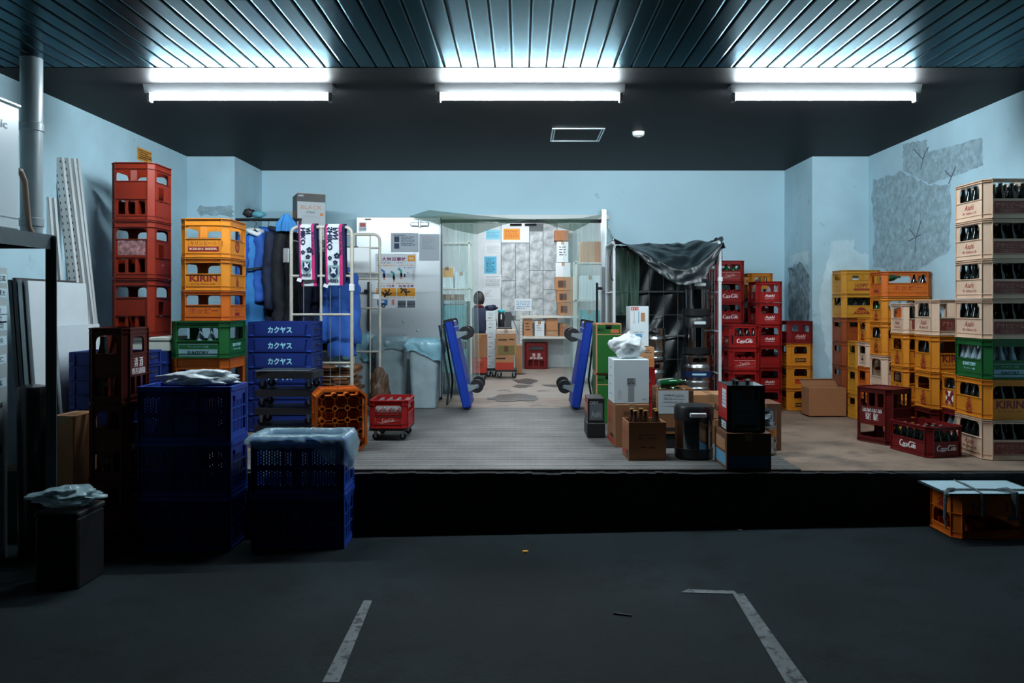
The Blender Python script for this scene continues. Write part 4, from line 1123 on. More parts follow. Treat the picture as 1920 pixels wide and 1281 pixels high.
# ------------------------------------------------------------------ cartons
m_card = mat('brown cardboard', (.30, .125, .052), .75, var=.10, vscale=3)
m_card2 = mat('pale brown cardboard', (.42, .20, .09), .75, var=.08, vscale=3)
m_cardd = mat('dark brown cardboard', (.15, .065, .032), .75, var=.10)
m_cardo = mat('orange brown cardboard', (.42, .12, .035), .7, var=.08)
m_wcart = mat('white carton board', (.66, .73, .76), .6, var=.03)
m_ink = mat('black ink', (.02, .018, .018), .6)
m_inkb = mat('brown ink', (.10, .04, .02), .6)
m_inkr = mat('red ink', (.45, .04, .02), .6)
m_inkg = mat('grey ink', (.30, .34, .36), .6)
m_inkbl = mat('blue ink', (.12, .32, .50), .6)
m_green = mat('green carton print', (.009, .095, .012), .5, var=.05)
m_tape = mat('clear brown tape', (.36, .20, .10), .3)
m_black = mat('black carton print', (.012, .012, .013), .4)
m_redc = mat('red carton print', (.42, .018, .02), .4)
m_slate = mat('slate carton print', (.10, .125, .14), .45)
m_sky = mat('blue carton print', (.02, .10, .20), .5)
PATCH = {}
def patch(parent, face, W, D, u0, u1, v0, v1, m, lift=0.0008, name='print'):
    k = (round(u1 - u0, 4), round(v1 - v0, 4), m.name)
    if k not in PATCH:
        b = MB(); a, c = (u1 - u0) / 2, (v1 - v0) / 2; b.plate([[(-a, -c), (a, -c), (a, c), (-a, c)]], .0006, I4, .0); PATCH[k] = b.mesh(name, m)
    return part(name, PATCH[k], parent, face_m(face, W / 2, D / 2) @ Matrix.Translation(((u0 + u1) / 2, (v0 + v1) / 2, lift)))
def scribble(w, h, n, m, seed=0, th=.35):
    """rows of small printed marks too fine to read"""
    k = ('scr', round(w, 3), round(h, 3), n, m.name, seed)
    if k not in PATCH:
        R = random.Random(seed); L = []
        lh = h / n
        for i in range(n):
            x = -w / 2; y = h / 2 - lh * (i + .5)
            end = w / 2 * (1 if R.random() > .3 else R.uniform(.2, .9))
            while x < end:
                q = min(end, x + R.uniform(.5, 2.2) * lh); L.append([(x, y + R.uniform(-.1, .1) * lh), (q, y + R.uniform(-.1, .1) * lh)]); x = q + lh * R.uniform(.25, .6)
        PATCH[k] = strokes_mesh('small_print', L, lh * th, m, .0012)
    return PATCH[k]
def fine(parent, face, W, D, u, v, w, h, n, m, seed=0): return part('small_print', scribble(w, h, n, m, seed), parent, face_m(face, W / 2, D / 2) @ Matrix.Translation((u, v, 0.0002)))
def carton(label, x0, x1, y0, y1, z0, z1, m, rz=0.0, open_=False, inner=None, name='carton', marks=None, tape=True, group=None):
    W, D, H = x1 - x0, y1 - y0, z1 - z0
    r = root(name, label, 'carton', ((x0 + x1) / 2, (y0 + y1) / 2, z0), rz, group)
    b = MB()
    if not open_: b.box(-W / 2, W / 2, -D / 2, D / 2, 0, H, bevel=.004)
    else:
        o = rrect(-W / 2, W / 2, -D / 2, D / 2); i = rrect(-W / 2 + .006, W / 2 - .006, -D / 2 + .006, D / 2 - .006)
        b.plate([o, i], H, I4, H); b.box(-W / 2, W / 2, -D / 2, D / 2, 0, .006)
    b.build('box_body', m, r)
    if open_ and inner:
        b = MB(); q = rrect(-W / 2 + .0062, W / 2 - .0062, -D / 2 + .0062, D / 2 - .0062); p = rrect(-W / 2 + .0085, W / 2 - .0085, -D / 2 + .0085, D / 2 - .0085)
        b.plate([q, p], H - .012, I4, H - .002); b.build('box_lining', inner, r)
    if tape and not open_:
        b = MB(); b.box(-.024, .024, -D / 2 - .0006, D / 2, H, H + .0008); b.box(-.024, .024, -D / 2 - .0008, -D / 2, H - .05, H + .0006); b.build('tape', m_tape, r)
    if marks: marks(r, W, D, H)
    return r
# --- the group on the matting, near the kerb
def mk(r, W, D, H):
    patch(r, 'front', W, D, -W * .46, W * .46, .01, H * .38, m_sky); patch(r, 'left', W, D, -D * .45, D * .45, .02, H * .42, m_inkbl); patch(r, 'left', W, D, -D * .40, D * .40, H * .50, H * .82, m_card2, .001)
    fine(r, 'left', W, D, 0, H * .75, D * .5, H * .2, 3, m_inkg, 4)
carton('low brown carton with a blue base band, under the red and black open carton', 1.303, 1.590, 5.055, 5.36, .006, .236, m_cardd, marks=mk)
def mk(r, W, D, H):
    patch(r, 'front', W, D, -W * .37, W * .36, H * .05, H * .90, m_slate); patch(r, 'front', W, D, -W * .35, W * .34, H * .065, H * .075, m_inkg, .0014); fine(r, 'front', W, D, 0, H * .44, W * .55, .016, 1, m_ink, 3)
    patch(r, 'front', W, D, -W * .30, W * .28, H * .07, H * .16, m_black, .0014); patch(r, 'front', W, D, -W * .10, W * .14, H * .72, H * .97, m_cardd, .0016)
    patch(r, 'front', W, D, W * .22, W * .31, H * .68, H * .9, m_black, .0014)
    patch(r, 'left', W, D, -D / 2 + .002, D / 2 - .002, H * .24, H * .99, m_redc); patch(r, 'left', W, D, -D * .02, D * .40, H * .50, H * .90, m_wcart, .0014); fine(r, 'left', W, D, D * .19, H * .70, D * .34, H * .3, 4, m_inkbl, 9)
    patch(r, 'left', W, D, -D * .10, D * .40, H * .04, H * .20, m_wcart, .0014); fine(r, 'left', W, D, D * .15, H * .12, D * .4, H * .11, 2, m_ink, 2); write('TOKYO', .03, m_fadw, r, fm('left', W, D, 0, H * .42), bold=.02)
carton('tall open carton, black and slate with a red side, holding dark bottles', 1.322, 1.560, 5.075, 5.36, .239, .536, m_black, math.radians(-3), True, m_wcart, marks=mk)
for i, (x, y) in enumerate(((1.40, 5.17), (1.475, 5.19), (1.41, 5.27), (1.50, 5.27))):
    bottle('wine', (x, y, .252), 'dark bottle standing in the open red and black carton', 'bottles in the red and black carton')
def mk(r, W, D, H):
    fine(r, 'front', W, D, 0, H * .62, W * .5, H * .16, 2, m_inkb, 1); fine(r, 'front', W, D, 0, H * .34, W * .4, H * .1, 1, m_inkb, 5)
    fine(r, 'left', W, D, 0, H * .68, D * .7, H * .34, 4, m_inkr, 6); patch(r, 'left', W, D, -D * .45, D * .1, H * .10, H * .24, m_inkr); patch(r, 'left', W, D, D * .18, D * .42, H * .06, H * .26, m_ink)
carton('open brown carton of six brown beer bottles at the kerb edge', .715, .968, 5.34, 5.58, .006, .262, m_card, math.radians(3), True, m_card2, marks=mk)
for i, (x, y) in enumerate(((.775, 5.40), (.845, 5.41), (.92, 5.405), (.765, 5.50), (.83, 5.51), (.925, 5.50))):
    bottle('beer', (x, y, .016 + .075), 'brown beer bottle with a gold cap in the open brown carton', 'beer bottles in the brown carton')
b = MB(); b.box(-.115, .115, -.108, .108, 0, .07); tag(b.build('carton_insert', m_cardd, loc=(.8415, 5.46, .013), rot=(0, 0, math.radians(3))), 'folded cardboard insert beneath the six beer bottles', 'insert')
# beer cooling pot in steel and black
m_steel = mat('brushed stainless steel', (.22, .23, .24), .13, metal=1.0, var=.08, vscale=4)
m_kegm = mat('dull keg steel', (.36, .37, .38), .26, metal=1.0, var=.15, vscale=8)
m_pot = mat('black pot plastic', (.012, .012, .013), .35)
def pot(x, y, z, k, label, group=None):
    r = root('insulated_pot', label, 'pot', (x, y, z), 0, group)
    b = MB(); b.lathe(((.118 * k, 0), (.128 * k, .01 * k), (.128 * k, .072 * k), (.124 * k, .074 * k)), 32); b.build('pot_base', m_pot, r, smooth=40)
    b = MB(); b.lathe(((.124 * k, .074 * k), (.124 * k, .256 * k)), 32); b.build('steel_sleeve', m_steel, r, smooth=40)
    b = MB(); b.lathe(((.124 * k, .256 * k), (.131 * k, .258 * k), (.131 * k, .335 * k), (.122 * k, .352 * k), (.06 * k, .356 * k)), 32); b.build('lid', m_pot, r, smooth=40)
    b = MB(); b.box(-.055 * k, .055 * k, -.142 * k, -.125 * k, .285 * k, .315 * k, bevel=.006 * k); b.build('latch', m_wcart, r)
    return r
pot(1.184, 5.46, .006, 1.02, 'black and steel insulated pot standing on the matting between two cartons')
# open carton of green bottles on a black tray
def mk(r, W, D, H):
    patch(r, 'front', W, D, -W * .49, W * .36, H * .46, H * .97, m_wcart); fine(r, 'front', W, D, -.01, H * .80, W * .6, H * .2, 4, m_inkg, 8); patch(r, 'front', W, D, W * .38, W * .49, H * .50, H * .95, m_inkb)
    patch(r, 'left', W, D, -D * .1, D * .40, H * .5, H * .9, m_card2); fine(r, 'left', W, D, .03, H * .7, D * .4, H * .3, 4, m_inkb, 2); patch(r, 'front', W, D, -W * .3, W * .1, H * .08, H * .16, m_ink)
carton('open brown carton with a white paper on its front and green bottles inside', .996, 1.256, 5.80, 6.06, .105, .437, m_card, 0, True, m_card2, marks=mk)
b = MB(); b.box(-.125, .125, -.125, .125, 0, .092, bevel=.004); tag(b.build('black_tray', m_blkp, loc=(1.126, 5.93, .008)), 'black tray beneath the open carton of green bottles', 'tray')
b = MB(); b.box(-.115, .115, -.115, .115, 0, .25); tag(b.build('carton_insert', m_cardd, loc=(1.126, 5.93, .115)), 'cardboard insert under the lying green bottles', 'insert')
for i, (x, y, z, rz) in enumerate(((1.09, 5.92, .412, .5), (1.165, 5.94, .412, .35), (1.125, 5.90, .474, 1.7), (1.13, 5.985, .476, 1.4))):
    th = PI / 2 - .10; d = Matrix.Rotation(rz, 4, 'Z') @ Matrix.Rotation(th, 4, 'X') @ Vector((0, 0, 1))
    bottle('green' if i != 3 else 'small', Vector((x, y, z)) - d * .1, 'green bottle heaped on the open carton with the white paper' if i != 3 else 'clear bottle on the heap of green bottles', 'bottles heaped on the open carton' if i != 3 else None, (th, 0, rz))
# white carton with a bag on a brown one
def mk(r, W, D, H):
    fine(r, 'left', W, D, 0, H * .72, D * .6, H * .4, 5, m_inkr, 11); patch(r, 'left', W, D, -D * .45, D * .45, H * .04, H * .14, m_inkr); patch(r, 'left', W, D, -D * .1, D * .3, H * .18, H * .26, m_ink); fine(r, 'front', W, D, .0, H * .8, W * .5, H * .12, 2, m_inkb, 4)
carton('brown carton with red printing beneath the white carton', .681, .935, 5.83, 6.22, .006, .322, m_card, math.radians(2), marks=mk)
def mk(r, W, D, H):
    patch(r, 'front', W, D, -W * .12, W * .12, H * .42, H * .58, m_inkg); fine(r, 'front', W, D, 0, H * .5, W * .22, H * .14, 3, m_ink, 3); patch(r, 'front', W, D, -W * .09, W * .08, H * .05, H * .42, m_inkg)
    part('print', EMB.setdefault('btl', strokes_mesh('print', [[(-.008, -.03), (.008, -.03), (.008, .005), (.003, .02), (.003, .034), (-.003, .034), (-.003, .02), (-.008, .005), (-.008, -.03)]], .0016, m_ink, .001)), r, fm('front', W, D, -W * .33, H * .2))
    for v in (.2, .4, .6, .8): fine(r, 'left', W, D, 0, H * v, D * .4, .02, 1, m_inkg, int(v * 10))
    fine(r, 'front', W, D, W * .38, H * .10, W * .14, .01, 1, m_ink, 1)
carton('white carton with a knotted white bag on it, standing on a brown carton', .675, .935, 5.84, 6.14, .326, .650, m_wcart, math.radians(1.5), marks=mk, tape=False)
lump('plastic_bag', (.80, 5.99, .735), .125, .115, .10, mat('white carrier bag', (.72, .76, .78), .4, var=.05, bump=.4, bscale=14), 11.3, 'white knotted plastic bag on top of the white carton', 'bag', .26, knot=True, low=.083)
# black and red pack on a black one
def mk(r, W, D, H):
    patch(r, 'front', W, D, -W * .4, W * .4, H * .1, H * .8, m_slate); write('Asahi', H * .25, m_inkg, r, fm('front', W, D, 0, H * .35, .001), bold=.02, fit=W * .6); write('DRY', H * .13, m_inkg, r, fm('front', W, D, -W * .1, H * .82, .001), bold=.03)
    patch(r, 'left', W, D, -D * .48, D * .48, H * .3, H * .98, m_redc); fine(r, 'left', W, D, 0, H * .6, D * .7, H * .3, 3, m_wht, 7)
carton('black and red beer carton beside the brown carton, on a black tray', .525, .655, 6.26, 6.56, .125, .315, m_black, 0, marks=mk, tape=False)
b = MB(); b.box(-.07, .07, -.16, .16, 0, .115, bevel=.005); tag(b.build('black_tray', m_blkp, loc=(.59, 6.41, .008)), 'black tray under the black and red beer carton', 'tray')
# green cartons
def mk(r, W, D, H):
    patch(r, 'front', W, D, -W * .44, W * .46, .004, H * .77, m_green); patch(r, 'front', W, D, -W * .44, W * .46, H * .79, H * .97, m_green); patch(r, 'left', W, D, -D * .45, D * .45, .02, H * .95, m_green)
    patch(r, 'front', W, D, W * .08, W * .40, H * .81, H * .88, m_cardo, .001); patch(r, 'front', W, D, -W * .12, W * .15, H * .925, H * .96, m_black, .001); write('緑茶', .03, m_black, r, fm('front', W, D, -W * .30, H * .87, .001), bold=.02); fine(r, 'front', W, D, W * .24, H * .845, W * .24, .014, 1, m_inkr, 3)
carton('brown carton with green sides, lower of two beside the blue trolley', .660, .880, 7.02, 7.36, .006, .445, m_card2, 0, marks=mk)
carton('brown carton with green sides, on top beside the blue trolley', .657, .883, 7.0, 7.34, .449, .888, m_card2, 0, marks=mk)
# orange brown carton and tall white carton on the red crates
def mk(r, W, D, H):
    patch(r, 'front', W, D, -W * .49, W * .49, .0, H * .42, m_cardo); fine(r, 'front', W, D, W * .25, H * .78, W * .3, H * .18, 2, m_ink, 3); fine(r, 'front', W, D, -W * .2, H * .6, W * .3, H * .1, 2, m_inkb, 5); fine(r, 'front', W, D, W * .25, H * .52, W * .25, H * .05, 1, m_inkb, 6)
carton('orange brown carton on the red crates, under the tall white carton', .92, 1.166, 6.96, 7.26, .506, .682, m_card2, 0, marks=mk)
def mk(r, W, D, H):
    patch(r, 'front', W, D, -W * .46, -W * .05, H * .90, H * .985, m_inkr); write('ＢＥＲ', .016, m_wht, r, fm('front', W, D, -W * .25, H * .94, .001), bold=.02); patch(r, 'front', W, D, W * .08, W * .30, H * .62, H * .84, m_card2); patch(r, 'front', W, D, -W * .06, -W * .01, H * .58, H * .88, m_inkbl)
    patch(r, 'front', W, D, -W * .25, W * .15, H * .22, H * .32, m_inkbl); fine(r, 'front', W, D, 0, H * .36, W * .6, .02, 1, m_inkg, 2); part('print', EMB.setdefault('badge', strokes_mesh('print', [arc(0, 0, .008, .008, 0, 360, 12), [(0, .008), (0, .1)]], .003, m_card2, .001)), r, fm('front', W, D, -W * .28, H * .60)); fine(r, 'left', W, D, D * .1, H * .5, D * .12, H * .35, 12, m_inkg, 2)
carton('tall white carton with a red corner mark, on an orange brown carton', .955, 1.119, 6.98, 7.24, .686, 1.038, m_wcart, 0, marks=mk, tape=False)
def mk(r, W, D, H):
    write('Asahi', H * .3, m_ink, r, fm('front', W, D, W * .2, H * .5), bold=.02, shear=.2, fit=W * .3); fine(r, 'front', W, D, -W * .25, H * .5, W * .3, H * .3, 2, m_inkb, 4)
carton('low brown carton behind the insulated pot, with black lettering', 1.30, 1.58, 6.02, 6.30, .19, .372, m_card2, 0, marks=mk)
carton('brown carton on the floor behind the insulated pot', 1.30, 1.58, 6.01, 6.31, .006, .186, m_card, 0)
carton('dark brown carton standing behind the small steel keg', 1.62, 1.877, 5.74, 6.02, .002, .34, m_cardd, 0)
carton('plain open brown cardboard box on the concrete before the yellow column', 2.705, 3.055, 7.48, 7.68, .002, .268, m_card, 0, True, m_card2, name='cardboard_box')
b = MB(); b.box(-.17, .17, -.006, .0, 0, .10); b.box(-.17, .17, -.02, -.006, .09, .10); bx = bpy.data.objects.new('flap', b.mesh('flap', m_card)); COL.objects.link(bx); bx.parent = [o for o in bpy.data.objects if o.name.startswith('cardboard_box')][0]; bx.location = (0, .095, .262); bx.rotation_euler = (-1.0, 0, 0)

# ------------------------------------------------------------------ kegs
def keg(x, y, z, R, H, label, band=None, group=None):
    r = root('beer_keg', label, 'keg', (x, y, z), 0, group)
    b = MB(); b.lathe(((R * .80, 0), (R * .96, .012), (R, .02), (R, H * .12), (R * .94, H * .16), (R * .97, H * .24), (R, H * .28), (R * 1.02, H * .30), (R, H * .32), (R * .98, H * .36), (R * .98, H * .62), (R, H * .66), (R * 1.02, H * .68), (R, H * .70), (R * .96, H * .78), (R * .80, H * .84), (R * .3, H * .86), (R * .12, H * .90)), 40)
    b.build('keg_body', m_kegm, r, smooth=40)
    b = MB(); n = 40
    # collar with two hand holes
    for k in range(n):
        a0, a1 = 2 * PI * k / n, 2 * PI * (k + 1) / n
        hole = (k % (n // 2)) in (8, 9, 10, 11, 12) if True else False
        aa = ((k + .5) / n) % .5
        hole = abs(aa - .25) < .07
        for z0, z1 in (((H * .76, H * .82), (H * .94, H)) if hole else ((H * .76, H),)):
            q = [b.v((rr * math.cos(a), rr * math.sin(a), zz)) for rr in (R * .97, R * .93) for a in (a0, a1) for zz in (z0, z1)]
            b.f((q[0], q[2], q[3], q[1])); b.f((q[4], q[5], q[7], q[6])); b.f((q[1], q[3], q[7], q[5])); b.f((q[0], q[4], q[6], q[2]))
    b.build('keg_collar', m_kegm, r, smooth=40)
    if band:
        b = MB(); b.grid(lambda u, v: Vector(((R * .985) * math.sin(-1.25 + 2.5 * u), -(R * .985) * math.cos(-1.25 + 2.5 * u), H * (.42 + .16 * v))), 20, 1); b.build('label_band', band, r, smooth=True)
        b = MB(); b.grid(lambda u, v: Vector(((R * .99) * math.sin(-.5 + .9 * u), -(R * .99) * math.cos(-.5 + .9 * u), H * (.475 + .05 * v))), 8, 1); b.build('band_print', m_lblu, r, smooth=True)
    return r
m_bandb = mat('dark blue keg band', (.012, .03, .11), .4); m_bando = mat('orange keg band', (.6, .18, .03), .5)
keg(1.688, 5.60, .002, .105, .315, 'small steel keg with an orange band behind the red and black carton', m_bando)
cz = .19
keg(1.254, 7.66, cz, .135, .318, 'steel beer keg, lower of two stacked behind the orange brown carton'); keg(1.254, 7.66, cz + .32, .135, .318, 'steel beer keg, upper of two stacked behind the tall white carton')
keg(1.70, 7.70, cz + .02, .152, .36, 'large steel beer keg with a dark blue band, under two insulated pots', m_bandb)
pot(1.70, 7.70, cz + .382, 1.02, 'black and steel insulated pot standing on the banded keg in the covered cage')
pot(1.70, 7.70, cz + .382 + .366, 1.02, 'black and steel insulated pot on top of another one in the covered cage')
# ------------------------------------------------------------------ cage trolleys
m_cream = mat('chipped cream paint', (.50, .47, .40), .45, var=.12, vscale=10, dirt=((.06, .035, .02), 16, .62, .68))
m_cagew = mat('pale grey paint', (.62, .66, .68), .4, var=.08)
m_wire = mat('dull grey wire', (.30, .32, .31), .4, metal=.5)
def uframe(b, x0, x1, y, z0, z1, r, rc=.06):
    pts = [(x0, y, z0)]
    pts += [(x0 + rc - rc * math.cos(a), y, z1 - rc + rc * math.sin(a)) for a in [PI / 2 * i / 5 for i in range(6)]]
    pts += [(x1 - rc + rc * math.sin(a), y, z1 - rc + rc * math.cos(a)) for a in [PI / 2 * i / 5 for i in range(6)]]
    pts += [(x1, y, z0)]
    b.tube(pts, r, 10)
def yframe(b, x, y0, y1, z0, z1, r, rc=.06):
    pts = [(x, y0, z0)]
    pts += [(x, y0 + rc - rc * math.cos(a), z1 - rc + rc * math.sin(a)) for a in [PI / 2 * i / 5 for i in range(6)]]
    pts += [(x, y1 - rc + rc * math.sin(a), z1 - rc + rc * math.cos(a)) for a in [PI / 2 * i / 5 for i in range(6)]]
    pts += [(x, y1, z0)]
    b.tube(pts, r, 10)
ca = root('cage_trolley', 'cream tubular cage trolley with two towels over its top bar', 'trolley', (-1.755, 7.335, 0))
cx, cy = -1.755, 7.335
def L(x, y, z): return (x - cx, y - cy, z)
x0, x1, ya, yb, zt = -2.02, -1.488, 7.0, 7.67, 1.735
b = MB(); b.box(x0 - cx, x1 - cx, ya - cy, yb - cy, .155, .19); b.build('base_deck', m_wire, ca)
for sx in (x0 + .06, x1 - .06):
    for sy in (ya + .07, yb - .07): caster(ca, sx - cx, sy - cy, .152, .055, .028)
b = MB(); uframe(b, x0 - cx, x1 - cx, ya - cy, .17, zt, .0155)
for zz in (1.305, .965, .54): b.rod(L(x0, ya, zz), L(x1, ya, zz), .0115)
b.rod(L(X(602, 7), ya, .54), L(X(602, 7), ya, zt), .0115)
b.build('near_frame', m_cream, ca, smooth=50)
b = MB(); uframe(b, -1.93 - cx, X(712, 7.67) - cx, yb - cy, .17, zt - .005, .014)
for zz in (1.60, 1.355, 1.30, 1.02, .60): b.rod(L(-1.93, yb, zz), L(X(712, 7.67), yb, zz), .010)
b.rod(L(X(694, 7.67), yb, .2), L(X(694, 7.67), yb, zt), .007); b.rod(L(X(664, 7.67), yb, .2), L(X(664, 7.67), yb, zt), .009)
b.build('far_frame', m_cream, ca, smooth=50)
b = MB()
for px in (569, 600, 619, 637):
    b.rod(L(X(px, 7), ya + .006, .2), L(X(px, 7), ya + .006, 1.305), .0035, 6)
for zz in (.3, .42): b.rod(L(x0, ya + .006, zz), L(x1, ya + .006, zz), .0035, 6)
b.build('wire_grille', m_wire, ca)
for zz in (.6, 1.3, 1.62): b = MB(); b.rod(L(x0, ya, zz), L(x0, yb, zz), .010); b.build('side_rail', m_cream, ca, smooth=50)
b = MB(); b.box(X(664, 7.67) - cx, X(693, 7.67) - cx, yb - cy - .012, yb - cy - .006, 1.36, 1.60, bevel=.002); b.build('white_plate', m_white, ca)
b = MB(); b.box(X(640, 7.67) - cx, X(663, 7.67) - cx, yb - cy - .012, yb - cy - .006, 1.36, 1.60, bevel=.002); b.build('white_plate', m_white, ca)
b = MB(); b.box(x1 - cx - .022, x1 - cx + .022, ya - cy - .022, ya - cy + .022, 1.17, 1.235, bevel=.006); b.build('plastic_clip', m_white, ca)
b = MB(); b.box(X(709, 7.67) - cx - .05, X(709, 7.67) - cx + .012, yb - cy - .03, yb - cy - .015, 1.10, 1.155, bevel=.008); b.build('plastic_clip', m_white, ca)
b = MB(); b.box(x0 - cx - .07, x0 - cx - .02, ya - cy - .012, ya - cy + .012, 1.42, 1.55, bevel=.006); b.build('hinge_latch', m_alu, ca)

# towels over the top bar
m_tw = mat('white towel weave', (.66, .74, .78), .95, var=.05, bump=.6, bscale=220)
m_pk = mat('pink towel weave', (.55, .03, .16), .95, bump=.6, bscale=220)
m_nv = mat('navy towel weave', (.010, .014, .055), .95, bump=.6, bscale=220)
m_te = mat('grey green towel weave', (.20, .34, .36), .95)
def towel(xc, wdt, drop, back, label, fl):
    yb_ = 7.0; zt_ = 1.752
    r = root('towel', label, 'towel', (xc, yb_, zt_))
    def fn(u, v):
        s = v * (drop + back + .05)
        x = (u - .5) * wdt * (1 + .03 * math.sin(v * 7)); wob = .006 * math.sin(u * 9 + v * 5) * v
        if s < drop: return Vector((x + .012 * (1 - s / drop), -.022 - wob * (1 - s / drop) , -(drop - s) - .005))
        if s < drop + .05:
            a = (s - drop) / .05 * PI; return Vector((x + .012, -.022 * math.cos(a), .020 * math.sin(a) - .005))
        return Vector((x + .015, .022 + wob, -(s - drop - .05) - .005))
    b = MB()
    for mm, u0, u1 in ((m_nv, 0, .05), (m_pk, .05, .13), (m_tw, .13, .70), (m_pk, .70, .86), (m_nv, .86, 1.0)):
        b.use(mm); b.grid(lambda u, v: fn(u0 + (u1 - u0) * u, v), 4, 40)
    b.build('towel_cloth', None, r, smooth=True)
    mir = Matrix.Scale(-1, 4, (1, 0, 0)); base = Matrix.Translation((0, -.030, 0)) @ FRONT
    def put(me, u, z, rot=0, nm='lettering'): part(nm, me, r, base @ Matrix.Translation(((u - .5) * wdt + .006, -z, 0)) @ Matrix.Rotation(rot, 4, 'Z') @ mir)
    k = wdt / .17
    put(text_mesh('NADESHIKO'[-(4 + fl):], .044 * k, m_nv, bold=.03, fit=(.16 + .035 * fl) * k), .25, .10 + .02 * fl, PI / 2)
    put(text_mesh('JAPAN'[-(2 + fl):], .044 * k, m_nv, bold=.03, fit=(.06 + .035 * fl) * k), .53, .05 + .025 * fl, PI / 2)
    put(text_mesh('KIRIN', .028 * k, m_nv, bold=.03, fit=.085 * k), .42, drop - .035, 0)
    put(text_mesh('ALL FOR ONE TEAM', .02, m_nv, bold=.02, fit=.2), .78, .16, PI / 2)
    for u, z, s in ((.60, drop - .255, .030), (.25, drop - .235, .021), (.52, drop - .195, .024)):
        q = MB()
        for i in range(5):
            a = 2 * PI * i / 5 + PI / 2; q.plate([[(s * .55 * math.cos(a) + s * .36 * math.cos(t), s * .55 * math.sin(a) + s * .36 * math.sin(t)) for t in [2 * PI * j / 8 for j in range(8)]]], .001, I4, .0008)
        put(q.mesh('flower_print', m_nv), u, z, 0, 'flower_print')
    sh = [(-.045, .05), (.045, .05), (.048, -.02), (.03, -.055), (0, -.075), (-.03, -.055), (-.048, -.02)]
    q = MB(); q.use(m_te); q.plate([[(a * k, c * k) for a, c in sh]], .001, I4, .0006); q.use(m_nv); q.plate([[(a * k * .72, c * k * .72 - .004) for a, c in sh]], .001, I4, .0012)
    q.use(m_tw); q.plate([[(-.026 * k, .03 * k), (-.006 * k, .016 * k), (.02 * k, .036 * k), (.016 * k, 0), (.028 * k, -.022 * k), (0, -.014 * k), (-.022 * k, -.03 * k), (-.012 * k, 0)]], .001, I4, .0018)
    put(q.mesh('crest_print', m_te), .44, drop - .118, 0, 'crest_print')
    b = MB(); b.box(-.02, .02, -.034, -.030, -.018, .012); b.build('care_tag', m_white, r, loc=(-wdt * .40, 0, -drop - .006), rot=(0, .35, 0))
towel(X(577, 7), .160, .475, .53, 'white and pink football towel with a crest, beside the dark jacket', 0)
towel(X(628, 7), .178, .525, .50, 'white and pink football towel hanging lower, beside the blue coat', 1)

# flattened cartons on the cage deck
R = random.Random(5); z = .195
for k in range(10):
    th = R.uniform(.022, .036); mm = (m_card, m_card2, m_cardd)[k % 3]
    b = MB(); wd = R.uniform(.40, .47); 
    b.box(-wd / 2, wd / 2, -.27, .27, 0, th - .006); b.box(-wd / 2, wd / 2 - .12, -.285, .26, th - .005, th - .001)
    tag(b.build('flattened_carton', mm, loc=(-1.745 + R.uniform(-.02, .02), 7.36, z), rot=(0, 0, R.uniform(-.05, .05))), 'flattened cardboard box in the pile on the cream cage deck', 'cardboard', 'flattened cartons in the cream cage'); z += th + .001
b = MB(); b.box(-.13, .13, -.08, .08, 0, .004); b.box(-.10, .06, -.06, .06, .004, .005)
r = root('magazine', 'pale printed booklet on the pile of flattened cartons', 'booklet', (-1.60, 7.13, z + .004), .3)
b = MB(); b.box(-.06, .06, -.09, .09, 0, .008); b.build('cover', m_wcart, r); b = MB(); b.box(-.05, .035, -.075, .06, .008, .0088); b.build('cover_picture', m_slate, r)
# brown paper sack in the far corner of the cage
lump('paper_sack', (-1.33, 7.52, .20), .10, .10, .24, mat('crumpled brown paper', (.075, .04, .022), .5, var=.3, bump=.6, bscale=12), 6.1, 'crumpled dark brown paper sack beside the cage trolley', 'sack', .3, low=.195)

# second cage with a black sheet over it
cb = root('cage_trolley', 'pale cage trolley draped with a glossy black sheet, holding kegs', 'trolley', (1.37, 7.79, 0)); cx, cy = 1.37, 7.79
x0, x1, ya, yb, zt = .872, 1.866, 7.47, 8.10, 1.645
b = MB(); b.box(x0 - cx, x1 - cx, ya - cy, yb - cy, .155, .185); b.build('base_deck', m_wire, cb)
for sx in (x0 + .07, x1 - .07):
    for sy in (ya + .07, yb - .07): caster(cb, sx - cx, sy - cy, .152, .055, .028)
for xx in (x0, x1):
    b = MB(); yframe(b, xx - cx, ya - cy, yb - cy, .17, zt, .016)
    for zz in (1.17, .80, .40): b.rod(L(xx, ya, zz), L(xx, yb, zz), .009)
    b.build('side_frame', m_cagew, cb, smooth=50)
    b = MB()
    for q in range(1, 6): b.rod(L(xx, ya + (yb - ya) * q / 6, .18), L(xx, ya + (yb - ya) * q / 6, zt - .01), .0035, 6)
    b.build('wire_grille', m_wire, cb)
b = MB(); uframe(b, x0 - cx + .02, x1 - cx - .02, yb - cy - .002, .17, zt - .03, .012)
for zz in (1.185, .735): b.rod(L(x0, yb, zz), L(x1, yb, zz), .010)
b.build('rear_frame', m_wire, cb, smooth=50)
b = MB()
for px in (1217, 1244, 1271, 1300, 1326): b.rod(L(X(px, 8.08), yb - .02, .18), L(X(px, 8.08), yb - .02, zt - .05), .0035, 6)
for zz in (.95, .5): b.rod(L(x0, yb - .02, zz), L(x1, yb - .02, zz), .0035, 6)
b.build('wire_grille', m_wire, cb)
b = MB(); b.box(x1 - cx - .02, x1 - cx + .02, ya - cy - .022, ya - cy + .02, 1.27, 1.31, bevel=.004); b.build('plastic_clip', m_white, cb)
b = MB(); b.tube([L(x0 - .01, ya - .01, 1.28), L(x0 - .03, ya - .02, 1.30), L(x0 - .04, ya - .02, 1.5), L(x0 - .01, ya - .02, 1.62), L(x0 + .02, ya - .02, 1.55)], .006, 6); b.build('rubber_strap', m_blkp, cb)
m_tarp = mat('glossy black sheet', (.011, .018, .021), .36, var=.2, bump=.15, bscale=8, spec=.6)
